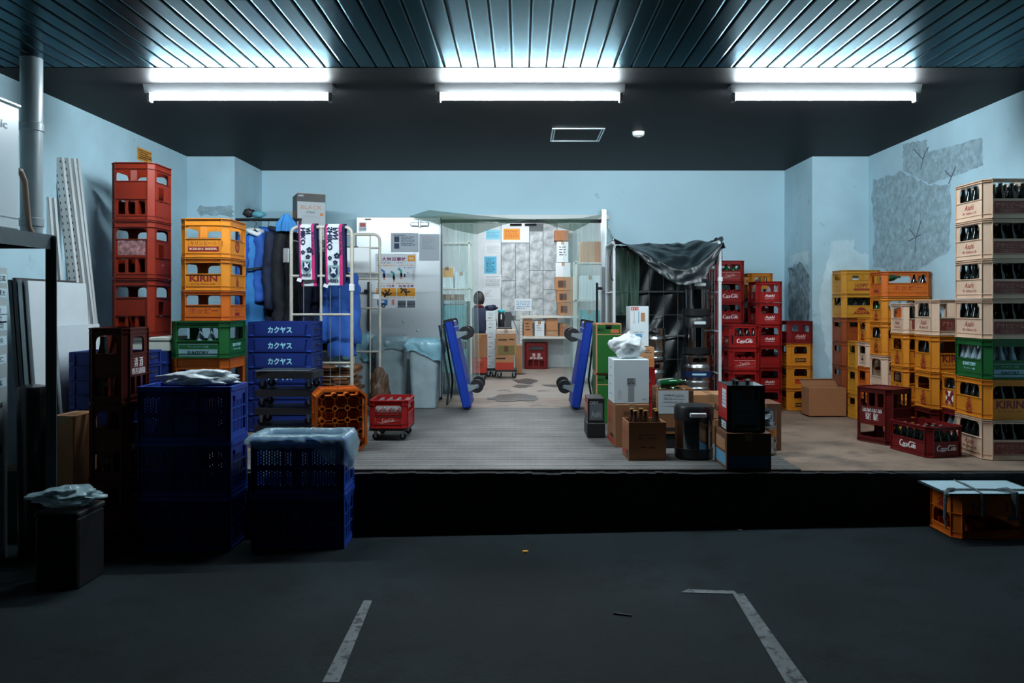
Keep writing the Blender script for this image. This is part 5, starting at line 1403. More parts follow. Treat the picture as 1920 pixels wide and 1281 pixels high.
def tarp(u, v):
    # u across from one post to the other, v from the rear rail over the top to the drooping front edge
    x = x0 - .005 + (x1 - x0 + .03) * u; S = Vector((u * 3.2, v * 2.6, 1.7))
    n = noise.noise(S * 1.6); n2 = noise.noise(S * 4.2); ridge = abs(noise.noise(Vector((u * 5 + v * 3.5, v * 2 - u * 2, 4))))
    w = math.sin(PI * min(1, max(0, u)) ** 1.45) ** .75
    y = yb + .02 - (yb - ya + .06) * min(1, v * 1.25)
    sag = .33 * w * v ** 1.3 * (1.0 + .35 * (u - .4)) 
    if v > .8: sag += (v - .8) * .35 * w * (.5 + u)
    bump_ = .05 * math.exp(-((u - .88) / .12) ** 2) * (1 - .4 * v)
    z = zt + .022 + bump_ - sag + (.03 * n + .018 * n2 - .05 * ridge * v) * w
    if u > .97: z = zt + .03 - 1.6 * (u - .97) * 2; 
    return Vector((x + .02 * n * v, y + .04 * n2 * v * w - .03 * v, z))
b = MB(); b.grid(tarp, 60, 40)
r = root('black_sheet', 'glossy black plastic sheet sagging over the top of the keg cage', 'sheet', (0, 0, 0))
b.build('top_sheet', m_tarp, r, smooth=True)
def rear(u, v):
    x = x0 + .03 + (x1 - x0 - .06) * u
    d = math.sin((u * 1.4 + v * 1.1) * 17 + 2.5 * noise.noise(Vector((u * 3, v * 3, 2)))) 
    return Vector((x, yb + .045 + .022 * d * (.4 + v) + .03 * noise.noise(Vector((u * 4, v * 4, 9))), zt + .01 - 1.45 * v))
b = MB(); b.grid(rear, 70, 50); b.build('rear_sheet', m_tarp, r, smooth=True)
b = MB(); b.grid(lambda u, v: Vector((x1 + .026 + .035 * abs(noise.noise(Vector((u * 5, v * 4, 3)))) * (1 - v), ya + .02 + (yb - ya) * u * (1 - .25 * v), zt + .05 - .24 * v - .04 * noise.noise(Vector((u * 4, v, 8))))), 20, 12); b.build('side_flap', m_tarp, r, smooth=True)

# ------------------------------------------------------------------ doorway: frame, strip curtains, open cold store door
m_dgrey = mat('dark seal', (.02, .022, .025), .6)
m_doorw = mat('white door skin', (.62, .67, .69), .36, metal=.55, var=.03, vscale=2, bump=.04, bscale=3)
b = MB(); b.box(DX0 - .05, DX1 + .05, BACK - .05, BACK - .001, DZ - .002, DZ + .05); struct(b.build('trim_1', m_white))
b = MB(); b.box(X(1128, 8.8), X(1137, 8.8), BACK - .10, BACK - .001, 0, Z(393, 8.8)); o = struct(b.build('trim_2', m_alu))
b = MB(); u = X(1119, 8.7); b.box(u - .012, u + .012, 8.66, 8.69, Z(612, 8.68), Z(530, 8.68), bevel=.005); b.rod((u, 8.675, Z(541, 8.68)), (X(1129, 8.7), 8.675, Z(541, 8.68)), .016, 10); b.build('door_handle', m_dgrey, o)
b = MB(); b.box(DX0 - .012, DX0 + .01, BACK - .04, BACK - .001, 0, DZ); struct(b.build('trim_3', m_dgrey))
b = MB(); b.box(DX0 + .01, DX1, BACK + .0, BACK + .03, DZ - .035, DZ - .003); struct(b.build('trim_4', m_dgrey))
d0, d1, dy, dz = X(668, 8.75), X(826, 8.75), 8.75, Z(407, 8.75)
r = root('door_1', 'thick white cold store door folded back against the wall', 'door', ((d0 + d1) / 2, dy + .05, 0)); del r['category']; r['kind'] = 'structure'
W = d1 - d0
b = MB(); b.box(-W / 2, W / 2, -.05, .05, .03, dz, bevel=.006); b.build('door_leaf', m_doorw, r)
k = dy / FPX
def dl(px, py): return (X(px, dy) - (d0 + d1) / 2, Z(py, dy))
u, v = dl(787, 421); b = MB(); b.box(u - .10, u + .10, -.085, -.05, v - .022, v + .022, bevel=.008); b.rod((u, -.075, v - .03), (u, -.075, v + .035), .018, 12); b.build('hinge', m_alu, r)
u, v = dl(693, 575); b = MB(); b.box(u - .016, u + .016, -.11, -.085, v - .27, v + .27, bevel=.006); b.box(u - .012, u + .012, -.085, -.05, v - .22, v - .16); b.box(u - .012, u + .012, -.085, -.05, v + .12, v + .18); b.rod((u - .05, -.098, v + .17), (u, -.098, v + .17), .018, 10); b.build('door_handle', m_dgrey, r)
u, v = dl(690, 411.5); b = MB(); b.box(u - .035, u + .035, -.054, -.05, v - .007, v + .007); b.build('vent_slot', m_dgrey, r)
for px, py, s in ((757, 603, .02), (783, 620, .018), (775, 601, .01)):
    u, v = dl(px, py); b = MB(); b.lathe(((s, -.0008), (s * .6, -.002), (s * .1, -.003)), 10, Matrix.Translation((u, -.051, v)) @ Matrix.Rotation(-PI / 2, 4, 'X')); b.build('dent', m_doorw, r, smooth=True)
# notices on the door
m_paper = mat('white paper', (.68, .73, .76), .7); m_pap2 = mat('grey paper', (.44, .49, .54), .7); m_paplb = mat('light blue paper', (.09, .42, .62), .7); m_papor = mat('orange paper', (.75, .33, .04), .7); m_papy = mat('cream paper', (.70, .66, .55), .7)
m_navy = mat('navy print', (.02, .04, .09), .6); m_purp = mat('purple print', (.22, .03, .12), .6); m_teal = mat('teal print', (.03, .35, .33), .6); m_pinkp = mat('salmon print', (.75, .25, .20), .6); m_bluep = mat('blue print', (.03, .18, .50), .6); m_orp = mat('orange print', (.72, .30, .02), .6)
def notice(name, label, px0, py0, px1, py1, y, m, marks=None, rz=0.0, cat='notice', t=.002):
    x0, x1, z0, z1 = X(px0, y), X(px1, y), Z(py1, y), Z(py0, y); W, H = x1 - x0, z1 - z0
    r = root(name, label, cat, ((x0 + x1) / 2, y, (z0 + z1) / 2), rot=(0, rz, 0))
    b = MB(); b.box(-W / 2, W / 2, -t, 0, -H / 2, H / 2); b.build('sheet', m, r)
    if marks: marks(r, W, H)
    return r
NF = Matrix.Translation((0, -.0022, 0)) @ FRONT
def nput(r, me, u, v, rot=0, nm='print'): return part(nm, me, r, NF @ Matrix.Translation((u, v, 0)) @ Matrix.Rotation(rot, 4, 'Z'))
def npat(r, u0, u1, v0, v1, m, nm='print', lift=.0003):
    b = MB(); b.box(u0, u1, -.0022 - lift, -.002, v0, v1); b.build(nm, m, r)
def nscr(r, u, v, w, h, n, m, s=0, th=.35): nput(r, scribble(w, h, n, m, s, th), u, v, 0, 'small_print')
yd = dy - .001
def mk(r, W, H):
    npat(r, -W * .35, W * .35, 0, H * .42, m_redc); nput(r, text_mesh('SECOM', H * .16, m_bluep, bold=.02, fit=W * .8), 0, -H * .22, 0, 'lettering'); nput(r, strokes_mesh('emblem', [[(-.006, .004), (0, .009), (.006, .004)]], .002, m_wht, .0016), 0, .01, 0, 'emblem')
notice('security_sticker', 'small red and white sticker in the upper corner of the door', 673, 417, 687, 434, yd, m_paper, mk, cat='sticker')
def mk(r, W, H):
    npat(r, -W * .38, -W * .20, H * .02, H * .32, m_navy, 'photo_print'); npat(r, -W * .38, -W * .20, -H * .32, -H * .04, m_navy, 'photo_print'); nscr(r, -W * .15, H * .38, W * .5, H * .08, 1, m_navy, 1); nscr(r, W * .12, H * .08, W * .5, H * .5, 6, m_navy, 2)
notice('notice_sign', 'grey notice with two small photographs, beside a plain one on the door', 733, 437, 785, 473, yd, m_pap2, mk)
notice('notice_sign', 'grey typed notice with no pictures on the white door', 786, 439, 824, 489, yd, m_pap2, lambda r, W, H: nscr(r, -W * .05, H * .18, W * .6, H * .5, 9, m_inkg, 4))
def man(L, x, y, s, pose):
    """a figure of a safety sign as pen strokes"""
    P = {'fall': [[(0, 0), (.25, .30), (.55, .20)], [(.55, .20), (.35, .75), (.05, .95)], [(.6, .2), (.85, .8), (.95, 1.15)], [(0, 0), (.9, .05), (1.3, .35)], [(0, 0), (-.25, .45), (-.5, .5)]],
         'trip': [[(0, .9), (.5, .55)], [(.5, .55), (.95, .45), (1.35, .6)], [(.5, .55), (.7, .1), (.75, -.1)], [(.1, .85), (-.15, .5), (-.2, .3)], [(.2, .85), (.5, .95), (.8, .75)]],
         'bend': [[(0, 1.0), (.35, .75), (.4, 0)], [(.1, .9), (.0, .45)]]}[pose]
    return [[(x + a * s, y + c * s, 1.2) for a, c in l] for l in P] + [arc(x + (-.12 if pose != 'fall' else .1) * s, y + (1.02 if pose == 'trip' else 1.1 if pose == 'bend' else -.22) * s, .09 * s, .09 * s, 0, 360, 8)]
def mk(r, W, H):
    T = lambda s, h, m, u, v, **k: nput(r, text_mesh(s, h, m, **k), u, v, 0, 'lettering')
    T('三大労災事故', H * .075, m_purp, -W * .10, H * .40, bold=.03, fit=W * .72); npat(r, W * .30, W * .48, H * .36, H * .47, m_orp); T('防止', H * .04, m_wht, W * .39, H * .415, bold=.02)
    T('仕事の職人・ケガを防ぐ', H * .03, m_navy, -W * .08, H * .335, fit=W * .55); T('転倒・腰痛を防ぎましょう気をつけて運ぶ', H * .026, m_orp, 0, H * .285, bold=.02, fit=W * .92)
    T('良い・悪い姿勢の例', H * .026, m_bluep, W * .27, H * .245, fit=W * .4)
    for x, c, q in ((-W * .36, m_bluep, 0), (-W * .12, m_teal, -.02), (W * .06, m_teal, .01)):
        nput(r, strokes_mesh('figure_print', [l for l in man([], x, .06 * H + q, .15 * H, 'bend')][:1], .02 * H + .008, c, .0016), 0, 0, 0, 'figure_print'); nput(r, strokes_mesh('figure_print', [[(x + .055 * H, .06 * H + q + .07 * H), (x + .06 * H, .02 * H + q)]], .02, m_pinkp, .0016), 0, 0, 0, 'figure_print')
    npat(r, W * .20, W * .24, .07 * H, .13 * H, m_navy); npat(r, W * .29, W * .31, .14 * H, .16 * H, m_navy); nscr(r, W * .44, .11 * H, W * .04, H * .2, 14, m_navy, 5)
    T('置いてはいけない床・階段の物に注意しよう', H * .026, m_orp, 0, -H * .045, bold=.02, fit=W * .92)
    T('スリップ注意', H * .05, m_purp, -W * .25, -H * .095, bold=.025, fit=W * .44); T('段差注意', H * .05, m_purp, W * .26, -H * .095, bold=.025, fit=W * .38)
    npat(r, -W * .48, W * .01, -H * .28, -H * .13, m_orp); npat(r, W * .03, W * .48, -H * .28, -H * .13, m_orp)
    nput(r, strokes_mesh('figure_print', man([], -W * .28, -H * .26, H * .10, 'fall'), H * .022, m_blk, .0016), 0, 0, 0, 'figure_print'); nput(r, strokes_mesh('figure_print', man([], W * .16, -H * .255, H * .11, 'trip'), H * .022, m_blk, .0016), 0, 0, 0, 'figure_print')
    T('足元・荷物・フォークリフトに注意', H * .026, m_orp, 0, -H * .305, bold=.02, fit=W * .92)
    npat(r, -W * .46, -W * .20, -H * .45, -H * .34, m_bluep); npat(r, -W * .40, -W * .28, -H * .40, -H * .36, m_paper, lift=.0006); nput(r, strokes_mesh('wheel_print', [arc(-W * .30, -H * .45, .018, .018, 0, 360, 12)], .014, m_blk, .002), 0, 0, 0, 'wheel_print'); npat(r, -W * .10, -W * .03, -H * .44, -H * .34, m_pinkp)
    for a in (.05, .28):
        for c in (-.41, -.47): npat(r, W * a, W * (a + .20), H * c - .012, H * c + .055 * H - .004, m_slate, 'photo_print')
    nscr(r, W * .25, -H * .485, W * .45, .012, 1, m_navy, 3)
notice('safety_poster', 'large safety poster with orange warning pictures on the white door', 704, 476, 780, 578, yd, m_paper, mk, cat='poster')

# clear strip curtains gathered at both sides, in green tinted film
m_strip = clear_film('clear curtain plastic', (.74, .88, .86), .15, .12); m_strip2 = clear_film('edge of curtain plastic', (.80, .92, .90), .50, .15)
m_greenf = clear_film('green tinted plastic', (.13, .22, .16), .42, .12)
def strips(label, px0, px1, y, z0, z1, n, seed, ma=None, mb=None):
    ma = ma or m_strip; mb = mb or m_strip2
    r = root('strip_curtain', label, 'curtain', (X((px0 + px1) / 2, y), y, z1)); R = random.Random(seed); W = X(px1, y) - X(px0, y)
    for i in range(n):
        xa = -W / 2 + W * i / n * .86; wd = W / n * 1.55; yy = R.uniform(-.05, .05); zb = z0 - z1 + R.uniform(0, .07); tl = R.uniform(-.02, .03); ph = R.uniform(0, 6)
        def fn(u, v, e=.0):
            x = xa + wd * u + tl * v; return Vector((x + .008 * math.sin(v * 4 + ph), yy + .02 * math.sin(u * 2.4 + ph) + .012 * math.sin(v * 5 + ph), zb * v))
        b = MB(); b.use(ma); b.grid(fn, 4, 14)
        b.use(mb)
        for u0 in (0.0, .96): b.grid(lambda u, v: fn(u0 + .04 * u, v) + Vector((0, -.001, 0)), 1, 14)
        b.build('strip', None, r, smooth=True)
strips('clear plastic strip curtain gathered beside the open white door', 829, 899, 8.97, .09, DZ - .04, 7, 3)
strips('clear plastic strip curtain gathered beside the cage with the black sheet', 1057, 1127, 8.97, .06, DZ - .04, 7, 9)
def interp(P, t):
    t *= len(P) - 1; i = min(int(t), len(P) - 2); f = t - i; return (P[i][0] + (P[i + 1][0] - P[i][0]) * f, P[i][1] + (P[i + 1][1] - P[i][1]) * f)
def swag(name, label, top, bot, y, bulge, m, cat, nu=36, nv=14, fold=.02):
    def fn(u, v):
        a, c = interp(top, u), interp(bot, u); px, py = a[0] + (c[0] - a[0]) * v, a[1] + (c[1] - a[1]) * v
        yy = (y if not isinstance(y, tuple) else y[0] + (y[1] - y[0]) * u) - bulge * math.sin(PI * min(1, v * 1.1)) - fold * (math.sin(v * 19 + u * 5) * noise.noise(Vector((u * 3, v * 2, 5))) + .5 * math.sin(v * 41 + u * 9))
        return Vector((X(px, yy), yy, Z(py, yy)))
    b = MB(); b.grid(fn, nu, nv); o = b.build(name, m, smooth=True); tag(o, label, cat); return o
swag('plastic_curtain', 'green tinted plastic sheet sagging over the doorway beside the white door', [(768, 405), (805, 394), (850, 399), (900, 404), (960, 410), (1030, 411)], [(770, 407), (810, 416), (850, 431), (893, 440), (925, 428), (970, 413)], 8.66, .06, m_greenf, 'sheet')
swag('plastic_curtain', 'green tinted plastic sheet sagging at the metal door post', [(1000, 411), (1050, 410), (1090, 409), (1128, 402)], [(1008, 413), (1040, 425), (1075, 434), (1126, 408)], 8.68, .06, m_greenf, 'sheet')
swag('plastic_curtain', 'green tinted plastic twisted from the metal door post to the keg cage', [(1138, 414), (1146, 438), (1157, 456), (1172, 468), (1190, 476)], [(1140, 440), (1147, 462), (1156, 474), (1170, 482), (1188, 486)], (8.7, 7.75), .03, m_greenf, 'sheet', fold=.03)
m_greens = clear_film('dark green strip', (.10, .17, .13), .45, .15); m_greene = clear_film('edge of dark green strip', (.20, .32, .26), .6, .15)
strips('dark green tinted strips hanging inside the keg cage near the door post', 1153, 1200, 7.68, .95, 1.60, 8, 4, m_greens, m_greene)
# ------------------------------------------------------------------ by the side wall with the drain pipe
m_pipe = mat('grey vinyl pipe', (.22, .27, .29), .35, var=.06)
PX0 = X(59, 4.846)
r = root('drain_pipe', 'thick vertical grey vinyl pipe coming down from the slatted soffit', 'pipe', (PX0, 4.846, 1.485))
b = MB(); b.lathe(((.052, 0), (.058, .0), (.062, .03), (.062, 1.068)), 28); b.build('pipe_wall', m_pipe, r, smooth=40)
for z in (.04, .62): 
    b = MB(); b.lathe(((.063, z), (.068, z + .004), (.068, z + .05), (.063, z + .054)), 28); b.build('coupling', m_pipe, r, smooth=40)
# steel rack carrying a white machine
m_rack = mat('blue grey steel', (.075, .10, .11), .4, metal=.3, var=.15)
RX, RY0, RY1, RZ = -2.58, 3.45, 4.37, 1.43
def rx(px, y): return X(px, y)
rk = root('steel_rack', 'blue grey angle steel rack carrying a white machine beside the pipe', 'rack', (RX, RY1, gz(RX)))
xr = X(96, RY1); xl = xr - .76; g0 = gz(xr)
def lk(x, y, z): return (x - RX, y - RY1, z - g0)
for (px, py) in ((xr, RY1), (xr, 3.2), (xl, RY1), (xl, 3.2)):
    b = MB(); b.box(px - RX - .03, px - RX + .03, py - RY1 - .003, py - RY1 + .003, 0, RZ - g0 - .002); b.box(px - RX - (.03 if px > xl + .1 else -.024), px - RX - (.024 if px > xl + .1 else -.03), py - RY1, py - RY1 + .05, 0, RZ - g0 - .002); b.build('leg', m_rack, rk)
for px in (xr, xl):
    b = MB(); b.box(px - RX - .003, px - RX + .003, 3.17 - RY1, .05, RZ - g0 - .075, RZ - g0); b.build('beam', m_rack, rk)
for py in (3.2, RY1):
    b = MB(); b.box(xl - RX, xr - RX, py - RY1 + .006, py - RY1 + .012, RZ - g0 - .07, RZ - g0 - .002); b.build('cross_beam', m_rack, rk)
b = MB(); b.box(xl - RX - .0, xr - RX, 3.18 - RY1, .03, RZ - g0 + .0005, RZ - g0 + .005); b.build('shelf_plate', m_rack, rk)
m_app = mat('white machine enamel', (.42, .50, .53), .3)
mx = X(31, 4.35); r = root('outdoor_unit', 'white air conditioner outdoor unit standing on the steel rack', 'air conditioner', (mx - .16, 4.0, RZ + .0055))
b = MB(); b.box(-.16, .16, -.38, .38, .02, .70, bevel=.012); b.build('casing', m_app, r)
b = MB(); b.box(-.155, .165, -.385, .385, .700, .716, bevel=.004); b.build('top_panel', m_app, r)
b = MB(); b.box(.160, .163, -.38, .38, .085, .090); b.build('panel_seam', m_pipe, r)
for yy in (-.25, .25):
    b = MB(); b.box(-.15, .15, yy - .03, yy + .03, 0, .02); b.build('foot', m_rack, r)
write('Panasonic', .045, m_navy, r, Matrix.Translation((.1605, .10, .58)) @ Matrix.Rotation(PI / 2, 4, 'Z') @ FRONT, bold=.02, fit=.34)
b = MB(); b.tube([(X(32, 4.42), 4.41, 1.80), (X(38, 4.45), 4.45, 1.80), (X(46, 4.5), 4.5, 1.75), (X(50, 4.55), 4.55, 1.62), (X(54, 4.58), 4.58, 1.50), (X(62, 4.6), 4.6, 1.455), (X(72, 4.62), 4.62, 1.44)], .016, 10)
tag(b.build('insulated_hose', mat('brown hose wrap', (.16, .11, .08), .6), smooth=True), 'brown wrapped hose bending down from the white outdoor unit', 'hose')
# grey locker with name tapes
lx = -3.02; ly1 = 4.70
r = root('locker', 'tall grey locker covered in pale name tapes, beneath the steel rack', 'locker', (lx - .14, 4.40, gz(lx)))
LZ = 1.27 - gz(lx)
m_lock = mat('grey locker paint', (.36, .43, .45), .5, var=.06)
b = MB(); b.box(-.14, .135, -.29, .29, 0, LZ, bevel=.004); b.build('locker_body', m_lock, r)
b = MB(); b.box(.136, .142, -.28, .28, .03, LZ - .03, bevel=.002); b.build('locker_door', m_lock, r)
b = MB(); b.box(.142, .145, .12, .22, .62, .66); b.build('label_holder', m_cast, r)
m_tapel = mat('pale blue tape', (.52, .70, .78), .5)
FR = Matrix.Rotation(PI / 2, 4, 'Z') @ FRONT
for s, py, tl in (('小林拓真', 522, 0), ('本間優太', 548, .10), ('三介', 582, -.02), ('エ 寸', 598, -.05), ('山美司', 612, -.06), ('田珠央', 640, -.08), ('長塚仁', 676, -.22), ('山 風', 720, -.18)):
    zz = Z(py, 4.62) - gz(lx)
    b = MB(); b.box(-.09, .09, -.026, .026, 0, .0008); o = b.build('name_tape', m_tapel, r); M = Matrix.Translation((.1422, .18, zz)) @ FR @ Matrix.Rotation(-tl * .6, 4, 'Z'); o.matrix_local = M
    part('lettering', text_mesh(s, .034, m_ink, bold=.01), o, Matrix.Translation((0.01, 0, .0004)))
for s, py in (('管理部', 762),):
    write(s, .035, m_ink, r, Matrix.Translation((.1424, .18, Z(py, 4.62) - gz(lx))) @ FR @ Matrix.Rotation(.15, 4, 'Z'))
# dark round bin, carton, bagged box in the dark corner
xb = X(54, 4.66)
b = MB(); b.lathe(((.07, 0), (.078, .02), (.084, .96), (.084, .985), (.078, 1.0), (.03, 1.012)), 24)
b.use
tag(b.build('ash_bin', mat('glossy black enamel', (.015, .016, .017), .22), smooth=40, loc=(xb, 4.70, gz(xb))), 'glossy black cylindrical bin between the locker and the rack leg', 'bin')
ct = carton('brown carton standing in the dark behind the rack leg', -2.77, -2.63, 4.70, 4.93, gz(-2.7) + .002, .395, m_card2, math.radians(-4))
xk = -2.40
r = root('storage_box', 'dark box on the asphalt with a clear bag draped over it', 'box', (xk, 4.24, gz(xk)))
b = MB(); b.box(-.11, .115, -.13, .13, 0, .37, bevel=.01); b.build('box_body', m_blkp, r); b = MB(); b.box(-.115, .12, -.135, .135, .37, .40, bevel=.008); b.build('lid', m_blkp, r)
lump('plastic_bag', (xk - .01, 4.24, gz(xk) + .452), .165, .12, .052, m_bagg, 3.3, 'thin clear plastic bag crumpled on the lid of the dark box', 'bag', .5, low=.045)
# white boards leaning by the wall
m_panelw = mat('white laminate', (.60, .68, .71), .4, var=.03); m_paned = mat('dark panel edge', (.05, .055, .06), .5)
def board(x, y0, y1, h, label, lean=.07, th=.02, m=None, em=None, name='white_board', group=None):
    r = root(name, label, 'board', (x, (y0 + y1) / 2, .004), rot=(0, -lean, 0), group=group); w = (y1 - y0) / 2
    b = MB(); b.box(-th, 0, -w, w, 0, h, bevel=.001); b.build('panel', m or m_panelw, r)
    for q in (-w - .004, w):
        b = MB(); b.box(-th - .002, .002, q, q + .004, 0, h); b.build('edge_strip', em or m_alu, r)
    return r
board(-2.965, 4.92, 5.58, 1.20, 'large white board leaning on the dark panels behind the steel rack')
board(-2.93, 5.13, 5.65, .915, 'shorter white board in front of the large white board', .07)
for k in range(3):
    board(-2.993 - .03 * k, 4.90, 5.55, 1.205 + .012 * (k % 2), 'dark panel in the leaning row behind the large white board', .07, .018, m_paned, m_alu if k == 0 else m_paned, 'dark_panel', 'dark panels behind the white board')
# slotted white shelf uprights leaning on the wall
m_upr = mat('white slotted steel', (.62, .66, .66), .4); m_hole = mat('dark slots', (.03, .03, .032), .7)
def upright(px_t, py_t, w, label, y, lx_, slots=True, group=None, px_b=None):
    xt = X(px_t, y); zt = Z(py_t, y); ang = -lx_
    L = zt / math.cos(ang)
    r = root('shelf_upright', label, 'upright', (xt + zt * math.tan(lx_) , y, .002), rot=(0, ang, 0), group=group)
    us = [-w / 2, w / 2]; vs = [0, L]
    if slots:
        us = sorted([-w / 2, w / 2] + [w * s + d for s in ((-.28, .28) if w > .05 else (0,)) for d in (-.0035, .0035)])
        vs = sorted([0, L] + [L - .04 - .05 * q + d for q in range(int(L / .05) - 1) for d in (0, .018)])
    b = MB(); b.cells(us, vs, lambda i, j: slots and i % 2 == 1 and j % 2 == 1, Matrix.Translation((0, -.002, 0)) @ FRONT); b.box(-w / 2, -w / 2 + .003, -.002, .03, 0, L); b.box(w / 2 - .003, w / 2, -.002, .03, 0, L); b.build('channel', m_upr, r)
    b = MB(); b.box(-w / 2 + .004, w / 2 - .004, .002, .003, 0.01, L - .01); b.build('channel_back', m_hole, r)
upright(108, 296, .062, 'broad white slotted upright leaning on the wall, next to the pipe', 5.78, .12)
upright(122, 297, .045, 'white slotted upright with a dark sticker, second from the pipe', 5.87, .12)
upright(133, 298, .04, 'plain white upright, third from the pipe', 5.94, .12, False)
upright(142, 298, .03, 'thin white upright with a dark channel, fourth from the pipe', 6.02, .11)
for k, (px, py) in enumerate(((86, 370), (96, 372))): upright(px, py, .04, 'short white upright tucked behind the grey pipe', 5.66 + .06 * k, .08, False, 'short uprights behind the pipe')
# orange sheet on the wall
y0, y1 = 5034 / (977 - 257.), 5034 / (977 - 284.)
r = root('wall_sign', 'small orange printed sheet on the wall above the brick red crates', 'sign', (LW + .003, (y0 + y1) / 2, Z(291, 7.1)))
b = MB(); b.box(-.002, 0, -(y1 - y0) / 2, (y1 - y0) / 2, -.055, .055); b.build('sheet', m_papor, r)
part('small_print', scribble(y1 - y0 - .03, .09, 5, m_inkb, 2, .5), r, Matrix.Translation((.0002, 0, 0)) @ Matrix.Rotation(PI / 2, 4, 'Z') @ FRONT)

# ------------------------------------------------------------------ clothes rail with work jackets
m_rail = mat('dark rail', (.015, .016, .018), .4, metal=.4)
JY = 7.40
cr_ = root('clothes_rail', 'dark metal clothes rail hung with work jackets', 'clothes rail', (-2.34, JY, 0))
b = MB(); b.rod((-.31, 0, 1.842), (.30, 0, 1.842), .014, 10)
b.build('hanging_bar', m_rail, cr_)
for sx in (-.30, .285):
    b = MB(); b.rod((sx, 0, .03), (sx, 0, 1.84), .014, 10); b.box(sx - .02, sx + .02, -.2, .2, .0, .03); b.build('stand_leg', m_rail, cr_)
m_jblue = mat('bright blue work cloth', (.020, .10, .42), .75, var=.2, vscale=6, bump=.3, bscale=9)
m_jlb = mat('sky blue work cloth', (.035, .21, .52), .75, var=.2, vscale=6, bump=.3, bscale=9)
m_jnav = mat('navy work cloth', (.010, .016, .045), .8, var=.3, vscale=6, bump=.3, bscale=9)
m_jblk = mat('black work cloth', (.008, .009, .013), .8, var=.3, vscale=6, bump=.3, bscale=9)
def jacket(x, y, zt, ln, w, d, m, label, rz, seed, m2=None, belt=False, collar=None):
    r = root('work_jacket', label, 'jacket', (x, y, zt), rz)
    def prof(t):
        if t < .12: k = t / .12; return .12 + .36 * k ** .7, .30 + .5 * k
        return .48 + .06 * math.sin(t * 3), .85 + .3 * t
    def fn(u, v):
        a = 2 * PI * u; sw, sd = prof(v); f = 1 + .16 * noise.noise(Vector((math.cos(a) * 2 + seed, math.sin(a) * 2, v * 1.2))) + .05 * math.sin(a * 7 + seed + v * 2) * v
        drop = ln * v - (.05 * abs(math.cos(a)) if v < .12 else 0) * (-1) * (v / .12 if v < .12 else 0)
        return Vector((w * sw * math.cos(a) * f, d / 2 * sd * math.sin(a) * f, -.05 - drop * .985 - .012 * math.sin(a * 5 + seed) * v))
    b = MB(); b.grid(fn, 40, 26, closeu=True)
    b.crumple(.014, 9, seed); b.build('jacket_body', m, r, smooth=True)
    for s in (-1, 1):
        b = MB(); pts = []
        for i in range(31):
            t = i / 30; pts.append(Vector((s * (w * .40 + .045 * math.sin(t * 1.6)), -.02 - d * .16 * t + .012 * math.sin(t * 9 + seed), -.085 - ln * .80 * t)))
        b.tube(pts, [.046 + .016 * min(1, i / 4) - .014 * i / 30 for i in range(31)], 14); b.crumple(.016, 16, seed * s); b.build('sleeve', m2 or m, r, smooth=True)
    b = MB(); b.tube([(-.07, 0, -.045), (-.05, -.05, -.06), (0, -.075, -.085), (.05, -.05, -.06), (.07, 0, -.045), (.04, .05, -.035), (-.04, .05, -.035)], .022, 8, close=True); b.build('collar', collar or m2 or m, r, smooth=True)
    b = MB(); b.tube([(-w * .36, 0, -.10), (0, 0, -.035), (w * .36, 0, -.10)], .008, 6); b.tube([(0, 0, -.04), (0, 0, .0), (.014, 0, .016), (.012, 0, .032), (-.004, 0, .038)], .003, 6); b.build('coat_hanger', m_blkp, r)
    if belt:
        b = MB(); b.grid(lambda u, v: Vector((w * .545 * math.cos(PI + PI * u), d * .62 * math.sin(PI + PI * u) - .02, -ln * .46 - .02 * v + .05 * (u - .3))), 16, 1); b.build('belt', m_blk, r)
    return r
zj = 1.80
jacket(-2.46, 7.36, zj - .02, .86, .24, .17, m_jlb, 'sky blue rain jacket with a black belt, next to the yellow crates', .55, 1.0, m_jblue, True, m_white)
jacket(-2.375, 7.47, zj, .80, .30, .11, m_jblue, 'bright blue jacket hanging behind the belted sky blue one', 1.15, 2.2)
jacket(-2.275, 7.42, zj, .88, .30, .12, m_jnav, 'dark navy jacket in the middle of the clothes rail', 1.2, 3.1)
jacket(-2.165, 7.37, zj + .01, 1.15, .28, .11, m_jblk, 'long black coat at the end of the clothes rail, beside the cage', 1.1, 4.6)
jacket(-1.66, 7.34, 1.42, .80, .26, .20, m_jblue, 'large bright blue coat hanging inside the cream cage', 0, 5.3)
jacket(-1.88, 7.40, 1.56, .90, .15, .16, m_jnav, 'dark navy coat hanging inside the cream cage, behind the first towel', 0, 6.6)
b = MB(); b.tube([(-2.0, 7.34, 1.585), (-1.5, 7.34, 1.585)], .006, 6); o = b.build('hanging_bar', m_wire, ca); o.location = (1.755, -7.335, 0)
# goggles and gear on the rail
lump('cap', (-2.53, 7.40, 1.905), .055, .05, .04, m_blkp, 9.1, 'small black cap sitting at the end of the clothes rail', 'cap', .2)
b = MB()
b.grid(lambda u, v: Vector(((.022 + .058 * min(1, v * 1.8) * (1 + .28 * math.sin(2 * PI * u * 7 + v))) * math.cos(2 * PI * u), (.020 + .045 * min(1, v * 1.8) * (1 + .28 * math.sin(2 * PI * u * 7 + v))) * math.sin(2 * PI * u), -.16 * v)), 56, 10, closeu=True)
tag(b.build('folded_cloth', m_jlb, smooth=True, loc=(-2.13, 7.22, 1.875)), 'bunched blue cloth pegged on the rail above the black coat', 'cloth')
lump('goggles', (-2.44, 7.40, 1.89), .07, .04, .03, mat('aqua rubber', (.10, .32, .40), .4), 5.1, 'pale aqua goggles lying on the clothes rail beside the cap', 'goggles', .2)
